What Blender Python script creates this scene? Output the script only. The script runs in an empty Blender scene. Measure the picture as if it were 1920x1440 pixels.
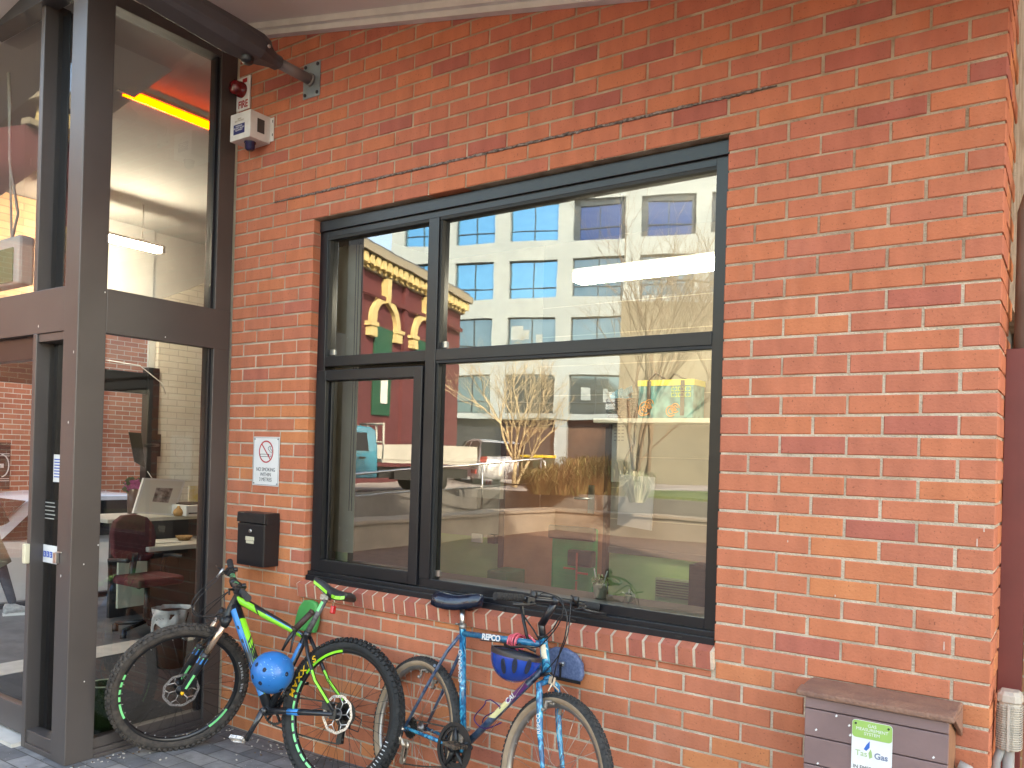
import bpy, math, random
import numpy as np
from mathutils import Vector, Matrix
random.seed(7)
R_ = math.radians
scene = bpy.context.scene
COL = scene.collection

# ------------------------------------------------------------ camera
F_, CX_, CY_, YAW, PIT, ROL = 1544.50217, 940.61341, 852.30109, 0.61267, 0.0026, 0.02934
CAM = np.array([0.22705, -3.18294, 1.68628])
_fw = np.array([-math.sin(YAW)*math.cos(PIT), math.cos(YAW)*math.cos(PIT), math.sin(PIT)])
_r0 = np.array([math.cos(YAW), math.sin(YAW), 0]); _u0 = np.cross(_r0, _fw)
_r = math.cos(ROL)*_r0+math.sin(ROL)*_u0
_u = -math.sin(ROL)*_r0+math.cos(ROL)*_u0
cam_d = bpy.data.cameras.new('camera'); cam = bpy.data.objects.new('camera', cam_d); COL.objects.link(cam)
cam.matrix_world = Matrix(((_r[0], _u[0], -_fw[0], CAM[0]), (_r[1], _u[1], -_fw[1], CAM[1]),
                           (_r[2], _u[2], -_fw[2], CAM[2]), (0, 0, 0, 1)))
cam_d.sensor_width = 36; cam_d.lens = 36*F_/1920
cam_d.shift_x = (960-CX_)/1920; cam_d.shift_y = (CY_-720)/1920
cam_d.clip_start = .05; cam_d.clip_end = 600
scene.camera = cam

# ------------------------------------------------------------ world, sun, exposure
SUN_EL, SUN_V = 32, (0.80, 0.60)          # sun stands behind the building, to the right
w = bpy.data.worlds.new('World'); scene.world = w; w.use_nodes = True
nt = w.node_tree; bg = nt.nodes['Background']
sky = nt.nodes.new('ShaderNodeTexSky'); sky.sky_type = 'NISHITA'; sky.sun_disc = False
sky.sun_elevation = R_(SUN_EL); sky.sun_rotation = math.atan2(SUN_V[0], SUN_V[1])
sky.air_density = 1.0; sky.dust_density = 3.0; sky.ozone_density = .5
nt.links.new(sky.outputs[0], bg.inputs[0]); bg.inputs[1].default_value = 0.15
sd = bpy.data.lights.new('sun', 'SUN'); sd.energy = 2.5; sd.angle = R_(.5); sd.color = (1, .93, .82)
so = bpy.data.objects.new('sun', sd); COL.objects.link(so)
_c = math.cos(R_(SUN_EL)); sdir = Vector((SUN_V[0]*_c, SUN_V[1]*_c, math.sin(R_(SUN_EL))))
so.rotation_euler = sdir.to_track_quat('Z', 'Y').to_euler(); so.location = (0, 0, 30)
scene.view_settings.view_transform = 'Standard'; scene.view_settings.look = 'None'
scene.view_settings.exposure = 3.2; scene.view_settings.gamma = 1
scene.view_settings.use_white_balance = True; scene.view_settings.white_balance_temperature = 7600; scene.view_settings.white_balance_tint = 8   # camera balanced for open shade
scene.render.engine = 'CYCLES'
scene.cycles.max_bounces = 8; scene.cycles.transparent_max_bounces = 16
scene.cycles.diffuse_bounces = 4; scene.cycles.glossy_bounces = 4
scene.cycles.sample_clamp_indirect = 6
scene.cycles.caustics_reflective = False

# ------------------------------------------------------------ helpers
def ray(x, y): return _fw+_r*(x-CX_)/F_-_u*(y-CY_)/F_
def on(ax, val, x, y):
    d = ray(x, y); return CAM+d*((val-CAM[ax])/d[ax])
def onp(p0, n, x, y):
    d = ray(x, y); return CAM+d*((np.dot(np.array(p0)-CAM, n))/np.dot(d, n))
def A(*v): return np.array(v, float)
def unit(v): v = np.array(v, float); return v/np.linalg.norm(v)

MATS = {}
def mat(name, col, rough=.5, metal=0, var=.0, vscale=8, bump=0, bscale=60, coat=0, emit=None, estr=0, spec=.5, col2=None, detail=4):
    """principled material whose colour wanders a little with noise; optional bump"""
    if name in MATS: return MATS[name]
    m = bpy.data.materials.new(name); m.use_nodes = True; t = m.node_tree; b = t.nodes['Principled BSDF']
    b.inputs['Base Color'].default_value = (*col, 1); b.inputs['Roughness'].default_value = rough
    b.inputs['Metallic'].default_value = metal; b.inputs['Coat Weight'].default_value = coat
    b.inputs['Specular IOR Level'].default_value = spec
    if emit: b.inputs['Emission Color'].default_value = (*emit, 1); b.inputs['Emission Strength'].default_value = estr
    tc = t.nodes.new('ShaderNodeTexCoord')
    if var or col2:
        n = t.nodes.new('ShaderNodeTexNoise'); n.inputs['Scale'].default_value = vscale; n.inputs['Detail'].default_value = detail
        t.links.new(tc.outputs['Object'], n.inputs['Vector'])
        r = t.nodes.new('ShaderNodeValToRGB'); r.color_ramp.elements[0].position = .35; r.color_ramp.elements[1].position = .65
        c2 = col2 or tuple(min(1, c*(1+var)) for c in col)
        c1 = col if col2 else tuple(c*(1-var) for c in col)
        r.color_ramp.elements[0].color = (*c1, 1); r.color_ramp.elements[1].color = (*c2, 1)
        t.links.new(n.outputs['Fac'], r.inputs[0]); t.links.new(r.outputs[0], b.inputs['Base Color'])
    if bump:
        n = t.nodes.new('ShaderNodeTexNoise'); n.inputs['Scale'].default_value = bscale; n.inputs['Detail'].default_value = 5
        t.links.new(tc.outputs['Object'], n.inputs['Vector'])
        bp = t.nodes.new('ShaderNodeBump'); bp.inputs['Strength'].default_value = bump; bp.inputs['Distance'].default_value = .01
        t.links.new(n.outputs['Fac'], bp.inputs['Height']); t.links.new(bp.outputs[0], b.inputs['Normal'])
    MATS[name] = m; return m

def tag(o, label=None, cat=None, group=None, kind=None):
    if label: o['label'] = label
    if cat: o['category'] = cat
    if group: o['group'] = group
    if kind: o['kind'] = kind
    return o
def thing(name, loc, label, cat, group=None):
    o = bpy.data.objects.new(name, None); COL.objects.link(o); o.location = tuple(float(v) for v in loc)
    o.empty_display_size = .1
    return tag(o, label, cat, group)
def wloc(o):
    v = Vector(o.location)
    while o.parent: o = o.parent; v = v+Vector(o.location)
    return v

class MB:
    """collects faces (world coordinates) and links them as one mesh object"""
    def __init__(s): s.v = []; s.f = []; s.m = []; s.sm = []; s.a = []
    def face(s, pts, mi=0, sm=False, a=0.):
        n = len(s.v); s.v += [tuple(p) for p in pts]; s.f.append(tuple(range(n, n+len(pts)))); s.m.append(mi); s.sm.append(sm); s.a.append(a)
    def grid(s, rings, mi=0, sm=True, closed=True, a=0., cap=False, mif=None):
        n0 = len(s.v); k = len(rings[0])
        for r in rings: s.v += [tuple(p) for p in r]
        for i in range(len(rings)-1):
            for j in range(k if closed else k-1):
                j2 = (j+1) % k
                s.f.append((n0+i*k+j, n0+i*k+j2, n0+(i+1)*k+j2, n0+(i+1)*k+j))
                s.m.append(mif(i, j) if mif else mi); s.sm.append(sm); s.a.append(a)
        if cap:
            s.f.append(tuple(n0+j for j in range(k))[::-1]); s.m.append(mi); s.sm.append(False); s.a.append(a)
            s.f.append(tuple(n0+(len(rings)-1)*k+j for j in range(k))); s.m.append(mi); s.sm.append(False); s.a.append(a)
    def box(s, x0, x1, y0, y1, z0, z1, mi=0, a=0.):
        s.obox(A((x0+x1)/2, (y0+y1)/2, (z0+z1)/2), A(1, 0, 0), A(0, 1, 0), A(0, 0, 1), abs(x1-x0), abs(y1-y0), abs(z1-z0), mi, a)
    def obox(s, c, ux, uy, uz, sx, sy, sz, mi=0, a=0., b=0.):
        c = np.array(c, float); ux, uy, uz = unit(ux), unit(uy), unit(uz)
        P = [c+ux*sx/2*i+uy*sy/2*j+uz*sz/2*k for k in (-1, 1) for j in (-1, 1) for i in (-1, 1)]
        n = len(s.v); s.v += [tuple(p) for p in P]
        for f in ((0, 2, 3, 1), (4, 5, 7, 6), (0, 1, 5, 4), (2, 6, 7, 3), (0, 4, 6, 2), (1, 3, 7, 5)):
            s.f.append(tuple(n+i for i in f)); s.m.append(mi); s.sm.append(False); s.a.append(a)
    def tube(s, pts, r, n=10, mi=0, cap=True, mif=None, sq=1.):
        pts = [np.array(p, float) for p in pts]
        rr = r if hasattr(r, '__len__') else [r]*len(pts)
        rings = []; up = None
        for i, p in enumerate(pts):
            t = unit(pts[min(i+1, len(pts)-1)]-pts[max(i-1, 0)])
            if up is None:
                up = A(0, 0, 1) if abs(t[2]) < .9 else A(1, 0, 0)
            u = up-t*np.dot(up, t); u = unit(u); v = np.cross(t, u); up = u
            rings.append([p+(u*math.cos(a)+v*math.sin(a)*sq)*rr[i] for a in np.linspace(0, 2*math.pi, n, endpoint=False)])
        s.grid(rings, mi, True, True, cap=cap, mif=mif)
    def lathe(s, c, ax, prof, n=24, mi=0, a0=0, a1=2*math.pi, mif=None):
        """prof: list of (radius, distance along the axis)"""
        ax = unit(ax); e1 = unit(np.cross(ax, A(0, 0, 1)) if abs(ax[2]) < .9 else np.cross(ax, A(1, 0, 0))); e2 = np.cross(ax, e1)
        full = abs(a1-a0) > 6.28
        th = np.linspace(a0, a1, n, endpoint=not full)
        rings = [[c+ax*h+(e1*math.cos(t)+e2*math.sin(t))*r for t in th] for r, h in prof]
        s.grid(rings, mi, True, full, mif=mif)
    def prism(s, pts, vec, mi=0):
        """flat outline pts extruded by vec"""
        vec = np.array(vec, float); pts = [np.array(p, float) for p in pts]; k = len(pts)
        s.face(pts[::-1], mi); s.face([p+vec for p in pts], mi)
        for i in range(k): s.face([pts[i], pts[(i+1) % k], pts[(i+1) % k]+vec, pts[i]+vec], mi)
    def build(s, name, mats, parent=None, mirror=False, attr=False, bevel=0, fixn=True, split=None):
        if split is None: split = name in SPLIT
        V = np.array(s.v, float)
        if mirror: V[:, 1] = 2*YG-V[:, 1]; s.f = [f[::-1] for f in s.f]
        o0 = Vector((0, 0, 0))
        if parent is not None: o0 = wloc(parent)
        else:
            mn, mx = V.min(0), V.max(0); o0 = Vector(((mn[0]+mx[0])/2, (mn[1]+mx[1])/2, mn[2]))
        V = V-np.array(o0)
        me = bpy.data.meshes.new(name); me.from_pydata(V.tolist(), [], s.f)
        if not isinstance(mats, (list, tuple)): mats = [mats]
        for m in mats: me.materials.append(m)
        me.polygons.foreach_set('material_index', s.m); me.polygons.foreach_set('use_smooth', s.sm)
        if attr:
            at = me.attributes.new('tone', 'FLOAT', 'FACE'); at.data.foreach_set('value', s.a)
        me.update()
        o = bpy.data.objects.new(name, me); COL.objects.link(o)
        if parent is not None: o.parent = parent
        else: o.location = o0
        if fixn:
            import bmesh
            b = bmesh.new(); b.from_mesh(me); bmesh.ops.remove_doubles(b, verts=b.verts, dist=1e-5) if not attr else None
            bmesh.ops.recalc_face_normals(b, faces=b.faces); b.to_mesh(me); b.free()
        if split:
            return s.islands(o, bevel)
        if bevel:
            md = o.modifiers.new('bevel', 'BEVEL'); md.width = bevel; md.segments = 2; md.limit_method = 'ANGLE'; md.angle_limit = R_(40)
        return o
    def islands(s, o, bevel):
        import bmesh
        me = o.data; n = len(me.vertices); par = list(range(n))
        def fd_(a):
            while par[a] != a: par[a] = par[par[a]]; a = par[a]
            return a
        for e in me.edges:
            a, b = fd_(e.vertices[0]), fd_(e.vertices[1])
            if a != b: par[a] = b
        groups = {}
        for v in range(n): groups.setdefault(fd_(v), []).append(v)
        objs = [o]
        if len(groups) > 1:
            roots = list(groups)
            for i, r in enumerate(roots):
                oo = o if i == len(roots)-1 else o.copy()
                m2 = me if i == len(roots)-1 else me.copy(); oo.data = m2
                if oo is not o: COL.objects.link(oo); objs.append(oo)
                keep = set(groups[r]); b = bmesh.new(); b.from_mesh(m2); b.verts.ensure_lookup_table()
                bmesh.ops.delete(b, geom=[v for v in b.verts if v.index not in keep], context='VERTS'); b.to_mesh(m2); b.free()
        if bevel:
            for x in objs:
                md = x.modifiers.new('bevel', 'BEVEL'); md.width = bevel; md.segments = 2; md.limit_method = 'ANGLE'; md.angle_limit = R_(40)
        return o
SPLIT = {'dropping', 'drain_slot', 'sash_catch', 'bolt', 'screw', 'paint_chip', 'paint_fleck', 'slot', 'vent', 'spoke_nipple', 'pilaster', 'louvre', 'white_figure', 'rim_decal', 'fork_blue_band', 'fork_mint_flash', 'strap', 'swirl_print', 'stay_stripe', 'lime_flash', 'black_slash', 'azure_flash', 'bolt'}
YG = .09      # plane of the window glass; the street seen in it is built at its real place behind the camera

def text(name, s, size, org, right, up, m, parent, extr=.0006, align='CENTER', bold=0, sx=1, mirror=False):
    cu = bpy.data.curves.new(name, 'FONT'); cu.body = s; cu.size = size; cu.align_x = align; cu.extrude = extr; cu.offset = bold
    cu.space_line = .95
    tmp = bpy.data.objects.new('tmp', cu); COL.objects.link(tmp)
    me = bpy.data.meshes.new_from_object(tmp.evaluated_get(bpy.context.evaluated_depsgraph_get()))
    bpy.data.objects.remove(tmp); bpy.data.curves.remove(cu)
    r, u = unit(right), unit(up); nrm = np.cross(r, u); org = np.array(org, float)
    co = np.zeros(len(me.vertices)*3); me.vertices.foreach_get('co', co); co = co.reshape(-1, 3)
    W = org+co[:, :1]*sx*r+co[:, 1:2]*u+co[:, 2:3]*nrm
    if mirror: W[:, 1] = 2*YG-W[:, 1]
    o0 = wloc(parent)
    me.vertices.foreach_set('co', (W-np.array(o0)).ravel()); me.update(); me.materials.clear(); me.materials.append(m)
    o = bpy.data.objects.new(name, me); COL.objects.link(o); o.parent = parent
    return o

# ------------------------------------------------------------ materials
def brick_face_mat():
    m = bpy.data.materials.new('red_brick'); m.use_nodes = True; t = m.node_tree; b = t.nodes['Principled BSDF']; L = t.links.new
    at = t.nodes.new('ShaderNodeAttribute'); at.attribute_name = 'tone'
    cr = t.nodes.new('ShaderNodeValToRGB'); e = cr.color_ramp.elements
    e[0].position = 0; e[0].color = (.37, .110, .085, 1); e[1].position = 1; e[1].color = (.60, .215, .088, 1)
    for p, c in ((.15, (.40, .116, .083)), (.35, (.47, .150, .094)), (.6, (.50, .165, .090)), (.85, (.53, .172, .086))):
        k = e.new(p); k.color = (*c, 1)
    L(at.outputs['Fac'], cr.inputs[0])
    tc = t.nodes.new('ShaderNodeTexCoord')
    mp = t.nodes.new('ShaderNodeMapping'); mp.inputs['Scale'].default_value = (1, 1, .35); L(tc.outputs['Object'], mp.inputs[0])
    n1 = t.nodes.new('ShaderNodeTexNoise'); n1.inputs['Scale'].default_value = 14; n1.inputs['Detail'].default_value = 6; L(mp.outputs[0], n1.inputs['Vector'])
    mx = t.nodes.new('ShaderNodeMixRGB'); mx.blend_type = 'OVERLAY'; mx.inputs[0].default_value = .3; L(cr.outputs[0], mx.inputs[1]); L(n1.outputs['Fac'], mx.inputs[2])
    # chalky bloom, in vertical drags
    n2 = t.nodes.new('ShaderNodeTexNoise'); n2.inputs['Scale'].default_value = 3.1; n2.inputs['Detail'].default_value = 8; n2.inputs['Roughness'].default_value = .7
    L(mp.outputs[0], n2.inputs['Vector'])
    r2 = t.nodes.new('ShaderNodeValToRGB'); r2.color_ramp.elements[0].position = .56; r2.color_ramp.elements[1].position = .82; L(n2.outputs['Fac'], r2.inputs[0])
    ml = t.nodes.new('ShaderNodeMath'); ml.operation = 'MULTIPLY'; ml.inputs[1].default_value = .20; L(r2.outputs[0], ml.inputs[0])
    m2 = t.nodes.new('ShaderNodeMixRGB'); m2.inputs[2].default_value = (.58, .34, .26, 1); L(ml.outputs[0], m2.inputs[0]); L(mx.outputs[0], m2.inputs[1])
    # dark pits and specks
    n3 = t.nodes.new('ShaderNodeTexNoise'); n3.inputs['Scale'].default_value = 120; n3.inputs['Detail'].default_value = 3; L(tc.outputs['Object'], n3.inputs['Vector'])
    r3 = t.nodes.new('ShaderNodeValToRGB'); r3.color_ramp.elements[0].position = .27; r3.color_ramp.elements[0].color = (.35, .35, .35, 1); r3.color_ramp.elements[1].position = .37
    L(n3.outputs['Fac'], r3.inputs[0])
    m3 = t.nodes.new('ShaderNodeMixRGB'); m3.blend_type = 'MULTIPLY'; m3.inputs[0].default_value = .8; L(m2.outputs[0], m3.inputs[1]); L(r3.outputs[0], m3.inputs[2])
    L(m3.outputs[0], b.inputs['Base Color'])
    b.inputs['Roughness'].default_value = .8; b.inputs['Specular IOR Level'].default_value = .3
    n4 = t.nodes.new('ShaderNodeTexNoise'); n4.inputs['Scale'].default_value = 90; n4.inputs['Detail'].default_value = 7; L(tc.outputs['Object'], n4.inputs['Vector'])
    bp = t.nodes.new('ShaderNodeBump'); bp.inputs['Strength'].default_value = .35; bp.inputs['Distance'].default_value = .006
    L(n4.outputs['Fac'], bp.inputs['Height']); L(bp.outputs[0], b.inputs['Normal'])
    return m
BRICK = brick_face_mat()
MORTAR = mat('mortar', (.46, .37, .265), .95, col2=(.68, .57, .43), vscale=7, bump=.9, bscale=140, detail=8)
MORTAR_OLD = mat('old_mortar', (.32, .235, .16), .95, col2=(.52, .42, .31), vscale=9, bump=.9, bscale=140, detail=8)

def tex_brick(name, c1, c2, mo, axis='x', bw=.24, bh=.075, rough=.85, ms=.010):
    """brickwork for walls further off; axis = horizontal direction of the wall"""
    if name in MATS: return MATS[name]
    m = bpy.data.materials.new(name); m.use_nodes = True; t = m.node_tree; b = t.nodes['Principled BSDF']; L = t.links.new
    ge = t.nodes.new('ShaderNodeNewGeometry'); sp = t.nodes.new('ShaderNodeSeparateXYZ'); L(ge.outputs['Position'], sp.inputs[0])
    cb = t.nodes.new('ShaderNodeCombineXYZ'); L(sp.outputs['X' if axis == 'x' else 'Y'], cb.inputs[0]); L(sp.outputs['Z'], cb.inputs[1])
    bk = t.nodes.new('ShaderNodeTexBrick'); L(cb.outputs[0], bk.inputs['Vector'])
    bk.inputs['Scale'].default_value = 1; bk.inputs['Brick Width'].default_value = bw; bk.inputs['Row Height'].default_value = bh
    bk.inputs['Mortar Size'].default_value = ms*.6; bk.inputs['Color1'].default_value = (*c1, 1); bk.inputs['Color2'].default_value = (*c2, 1); bk.inputs['Mortar'].default_value = (*mo, 1)
    n = t.nodes.new('ShaderNodeTexNoise'); n.inputs['Scale'].default_value = 3; n.inputs['Detail'].default_value = 5; L(ge.outputs['Position'], n.inputs['Vector'])
    mx = t.nodes.new('ShaderNodeMixRGB'); mx.blend_type = 'OVERLAY'; mx.inputs[0].default_value = .35; L(bk.outputs['Color'], mx.inputs[1]); L(n.outputs['Fac'], mx.inputs[2])
    L(mx.outputs[0], b.inputs['Base Color']); b.inputs['Roughness'].default_value = rough
    bp = t.nodes.new('ShaderNodeBump'); bp.inputs['Strength'].default_value = .5; bp.inputs['Distance'].default_value = .008; bp.invert = True
    L(bk.outputs['Fac'], bp.inputs['Height']); L(bp.outputs[0], b.inputs['Normal'])
    MATS[name] = m; return m

def glass_mat(name, refl, tint=(1, 1, 1), wob=.0, rough=0.0):
    m = bpy.data.materials.new(name); m.use_nodes = True; t = m.node_tree; L = t.links.new
    for n in list(t.nodes):
        if n.type != 'OUTPUT_MATERIAL': t.nodes.remove(n)
    out = [n for n in t.nodes if n.type == 'OUTPUT_MATERIAL'][0]
    tr = t.nodes.new('ShaderNodeBsdfTransparent'); tr.inputs[0].default_value = (*tint, 1)
    gl = t.nodes.new('ShaderNodeBsdfGlossy'); gl.inputs['Roughness'].default_value = rough
    lw = t.nodes.new('ShaderNodeLayerWeight'); lw.inputs[0].default_value = .35
    mr = t.nodes.new('ShaderNodeMapRange'); mr.inputs['To Min'].default_value = refl; mr.inputs['To Max'].default_value = min(1, refl+.75)
    L(lw.outputs['Fresnel'], mr.inputs[0])
    mx = t.nodes.new('ShaderNodeMixShader'); L(mr.outputs[0], mx.inputs[0]); L(tr.outputs[0], mx.inputs[1]); L(gl.outputs[0], mx.inputs[2]); L(mx.outputs[0], out.inputs[0])
    if wob:
        ge = t.nodes.new('ShaderNodeNewGeometry')
        mp = t.nodes.new('ShaderNodeMapping'); mp.inputs['Scale'].default_value = (1, 1, 2.2); L(ge.outputs['Position'], mp.inputs[0])
        n = t.nodes.new('ShaderNodeTexNoise'); n.inputs['Scale'].default_value = 3.; n.inputs['Detail'].default_value = 1.5; L(mp.outputs[0], n.inputs['Vector'])
        bp = t.nodes.new('ShaderNodeBump'); bp.inputs['Strength'].default_value = wob; bp.inputs['Distance'].default_value = .01
        L(n.outputs['Fac'], bp.inputs['Height']); L(bp.outputs[0], gl.inputs['Normal'])
    return m
GLASS_W = glass_mat('window_glass', .20, (.88, .92, .90), wob=.018)
GLASS_E = glass_mat('entry_glass', .05, (.9, .92, .91), wob=.02)
GLASS_FAR = mat('far_glass', (.02, .03, .04), .03, metal=0, spec=1.0, coat=1)
FRAME = mat('charcoal_aluminium', (.010, .0105, .013), .30, metal=.0, var=.12, vscale=3, spec=.45)
FRAME2 = mat('grey_brown_steel', (.080, .068, .062), .36, metal=.1, var=.10, vscale=2, bump=.05, bscale=200, spec=.6)
BLACK = mat('black_plastic', (.012, .012, .013), .42, var=.2, vscale=30)
RUBBER = mat('black_rubber', (.017, .016, .015), .75, var=.35, vscale=25, bump=.25, bscale=300)
DUSTY = mat('dusty_rubber', (.035, .030, .026), .9, col2=(.075, .060, .048), vscale=30, bump=.3, bscale=200)
WHITE = mat('white_enamel', (.78, .77, .74), .4, var=.05, vscale=6)
STEEL = mat('bare_steel', (.55, .55, .54), .28, metal=1, var=.15, vscale=20)
SILVER = mat('silver_paint', (.5, .5, .5), .3, metal=.8, var=.2, vscale=30)
DIRTY = mat('dirty_steel', (.20, .17, .14), .5, metal=.8, col2=(.42, .38, .33), vscale=60)
CHAIN = mat('chain_steel', (.10, .09, .08), .5, metal=.9, var=.4, vscale=200)

# ------------------------------------------------------------ ground
def paver_mat(name='grey_pavers', base=(.115, .115, .12), base2=(.22, .215, .21)):
    m = bpy.data.materials.new(name); m.use_nodes = True; t = m.node_tree; b = t.nodes['Principled BSDF']; L = t.links.new
    ge = t.nodes.new('ShaderNodeNewGeometry'); mp = t.nodes.new('ShaderNodeMapping'); mp.inputs['Rotation'].default_value = (0, 0, R_(0)); mp.inputs['Location'].default_value = (.07, .02, 0)
    L(ge.outputs['Position'], mp.inputs[0])
    bk = t.nodes.new('ShaderNodeTexBrick'); L(mp.outputs[0], bk.inputs['Vector']); bk.inputs['Scale'].default_value = 1
    bk.inputs['Brick Width'].default_value = .24; bk.inputs['Row Height'].default_value = .12; bk.inputs['Mortar Size'].default_value = .0035
    bk.inputs['Color1'].default_value = (*base, 1); bk.inputs['Color2'].default_value = (*base2, 1); bk.inputs['Mortar'].default_value = (.075, .07, .062, 1)
    n = t.nodes.new('ShaderNodeTexNoise'); n.inputs['Scale'].default_value = 7; n.inputs['Detail'].default_value = 9; n.inputs['Roughness'].default_value = .7; L(ge.outputs['Position'], n.inputs['Vector'])
    mx = t.nodes.new('ShaderNodeMixRGB'); mx.blend_type = 'OVERLAY'; mx.inputs[0].default_value = .9; L(bk.outputs['Color'], mx.inputs[1]); L(n.outputs['Fac'], mx.inputs[2])
    v = t.nodes.new('ShaderNodeTexNoise'); v.inputs['Scale'].default_value = 70; v.inputs['Detail'].default_value = 2; L(ge.outputs['Position'], v.inputs['Vector'])
    r = t.nodes.new('ShaderNodeValToRGB'); r.color_ramp.elements[0].position = .70; r.color_ramp.elements[1].position = .76; L(v.outputs['Fac'], r.inputs[0])
    m2 = t.nodes.new('ShaderNodeMixRGB'); m2.inputs[2].default_value = (.6, .58, .54, 1); L(r.outputs[0], m2.inputs[0]); L(mx.outputs[0], m2.inputs[1])
    L(m2.outputs[0], b.inputs['Base Color']); b.inputs['Roughness'].default_value = .8
    bp = t.nodes.new('ShaderNodeBump'); bp.inputs['Strength'].default_value = .7; bp.inputs['Distance'].default_value = .006; bp.invert = True
    L(bk.outputs['Fac'], bp.inputs['Height']); L(bp.outputs[0], b.inputs['Normal'])
    return m
PAVER = paver_mat()
def gz(x): return max(0., min(x, 3)+3.5)*.03     # the forecourt rises gently to the right
g = MB()
xs = [-60, -12.9, -9.8, -4.2, -3.5, 3, 12, 60]; ys = [.3, -1.5, -3.4]
for i in range(len(xs)-1):
    for j in range(2):
        if xs[i] < -5 and j == 0: continue
        g.face([(xs[i], ys[j+1], gz(xs[i])), (xs[i+1], ys[j+1], gz(xs[i+1])), (xs[i+1], ys[j], gz(xs[i+1])), (xs[i], ys[j], gz(xs[i]))])
g.face([(-60, -1.5, 0), (-4.2, -1.5, 0), (-4.2, -.86, 0), (-60, -.86, 0)])
tag(g.build('paving', PAVER), kind='structure')
g = MB()
for i in range(len(xs)-1): g.face([(xs[i], -14.4, gz(xs[i])), (xs[i+1], -14.4, gz(xs[i+1])), (xs[i+1], -3.4, gz(xs[i+1])), (xs[i], -3.4, gz(xs[i]))])
tag(g.build('forecourt', paver_mat('brown_pavers', (.13, .075, .058), (.19, .11, .082))), kind='structure')
ROAD = mat('street_paving', (.30, .27, .25), .85, var=.25, vscale=.6, bump=.3, bscale=20)
g = MB(); g.face([(-300, -300, .75), (300, -300, .75), (300, -14.35, .75), (-300, -14.35, .75)]); g.face([(-300, -14.35, .75), (-12.9, -14.35, .75), (-12.9, 1, .75), (-300, 1, .75)])
tag(g.build('street', ROAD), kind='structure')
g = MB(); g.face([(-300, -300, -.9), (300, -300, -.9), (300, 300, -.9), (-300, 300, -.9)])
tag(g.build('ground', mat('earth', (.16, .15, .13), .9, var=.2, vscale=1)), kind='structure')
LAWN = mat('lawn', (.07, .12, .03), .9, col2=(.16, .19, .06), vscale=9, bump=.6, bscale=80)
g = MB(); g.box(-10.5, 14, -20, -15.4, .6, .82); tag(g.build('lawn', LAWN), kind='structure')

q = MB(); rd = random.Random(4)
for i in range(230):
    k = rd.random()
    if k < .35: x, y = rd.uniform(-4.0, -2.6), -abs(rd.gauss(0, .06))-.03
    elif k < .75: x, y = -4.05+abs(rd.gauss(0, .05)), rd.uniform(-1.0, -.05)
    else: x, y = rd.uniform(-4.6, -2.6), rd.uniform(-1.3, -.1)
    s_ = rd.uniform(.0025, .008); a_ = rd.uniform(0, 6.28)
    q.obox(A(x, y, gz(x)+s_*.3), A(math.cos(a_), math.sin(a_), rd.uniform(-.3, .3)), A(-math.sin(a_), math.cos(a_), 0), A(0, 0, 1), s_*rd.uniform(1, 2.4), s_, s_*.6, 0 if rd.random() < .6 else 1)
tag(q.build('grit', [mat('pale_grit', (.55, .50, .42), .8, var=.2, vscale=60), mat('leaf_litter', (.14, .09, .05), .9, var=.3, vscale=60)]), kind='stuff')
# ------------------------------------------------------------ the brick building
bld = thing('brick_building', (-2.2, 0, 0), 'red brick building wall with charcoal window under a pale raked soffit', 'building')
XL, XR, ZT, ZB = -3.36, -.95, 3.0, .865
H = .075
def rnd_lit_tone(x, z):
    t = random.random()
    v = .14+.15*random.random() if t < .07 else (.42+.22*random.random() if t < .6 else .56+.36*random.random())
    v += max(0, (-x-3.0))*.16-max(0, (z-2.0))*.13 + .03 + max(0, 1.7-z)*.13 - max(0, x+3)*.012  # darker high up, lighter low and left: bounce light painted into the tone
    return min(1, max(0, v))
def brick(mb, x0, x1, y0, y1, z0, z1, tone, face='y'):
    """brick with a worn chamfer and slightly uneven corners"""
    j = lambda s=.0013: random.uniform(-s, s)
    oy = random.uniform(-.0018, .0018); c = .0035
    x0 += j(); x1 += j(); z0 += j(); z1 += j(); tl = j(.0012)
    if face == 'y':
        F = [(x0+c, y0+oy, z0+c), (x1-c, y0+oy, z0+c+tl), (x1-c, y0+oy, z1-c+tl), (x0+c, y0+oy, z1-c)]
        M_ = [(x0, y0+oy+c, z0), (x1, y0+oy+c, z0+tl), (x1, y0+oy+c, z1+tl), (x0, y0+oy+c, z1)]
        B_ = [(x0, y1, z0), (x1, y1, z0+tl), (x1, y1, z1+tl), (x0, y1, z1)]
    else:   # faces +x; x1 is the outer face
        F = [(x1+oy-c*0, y0+c, z0+c), (x1+oy, y1-c, z0+c), (x1+oy, y1-c, z1-c), (x1+oy, y0+c, z1-c)]
        M_ = [(x1+oy-c, y0, z0), (x1+oy-c, y1, z0), (x1+oy-c, y1, z1), (x1+oy-c, y0, z1)]
        B_ = [(x0, y0, z0), (x0, y1, z0), (x0, y1, z1), (x0, y0, z1)]
    mb.face(F, 0, False, tone)
    for i in range(4):
        k = (i+1) % 4
        mb.face([M_[i], M_[k], F[k], F[i]], 0, False, tone); mb.face([B_[i], B_[k], M_[k], M_[i]], 0, False, tone)
bk = MB()
WALL_L = -4.07
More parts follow.
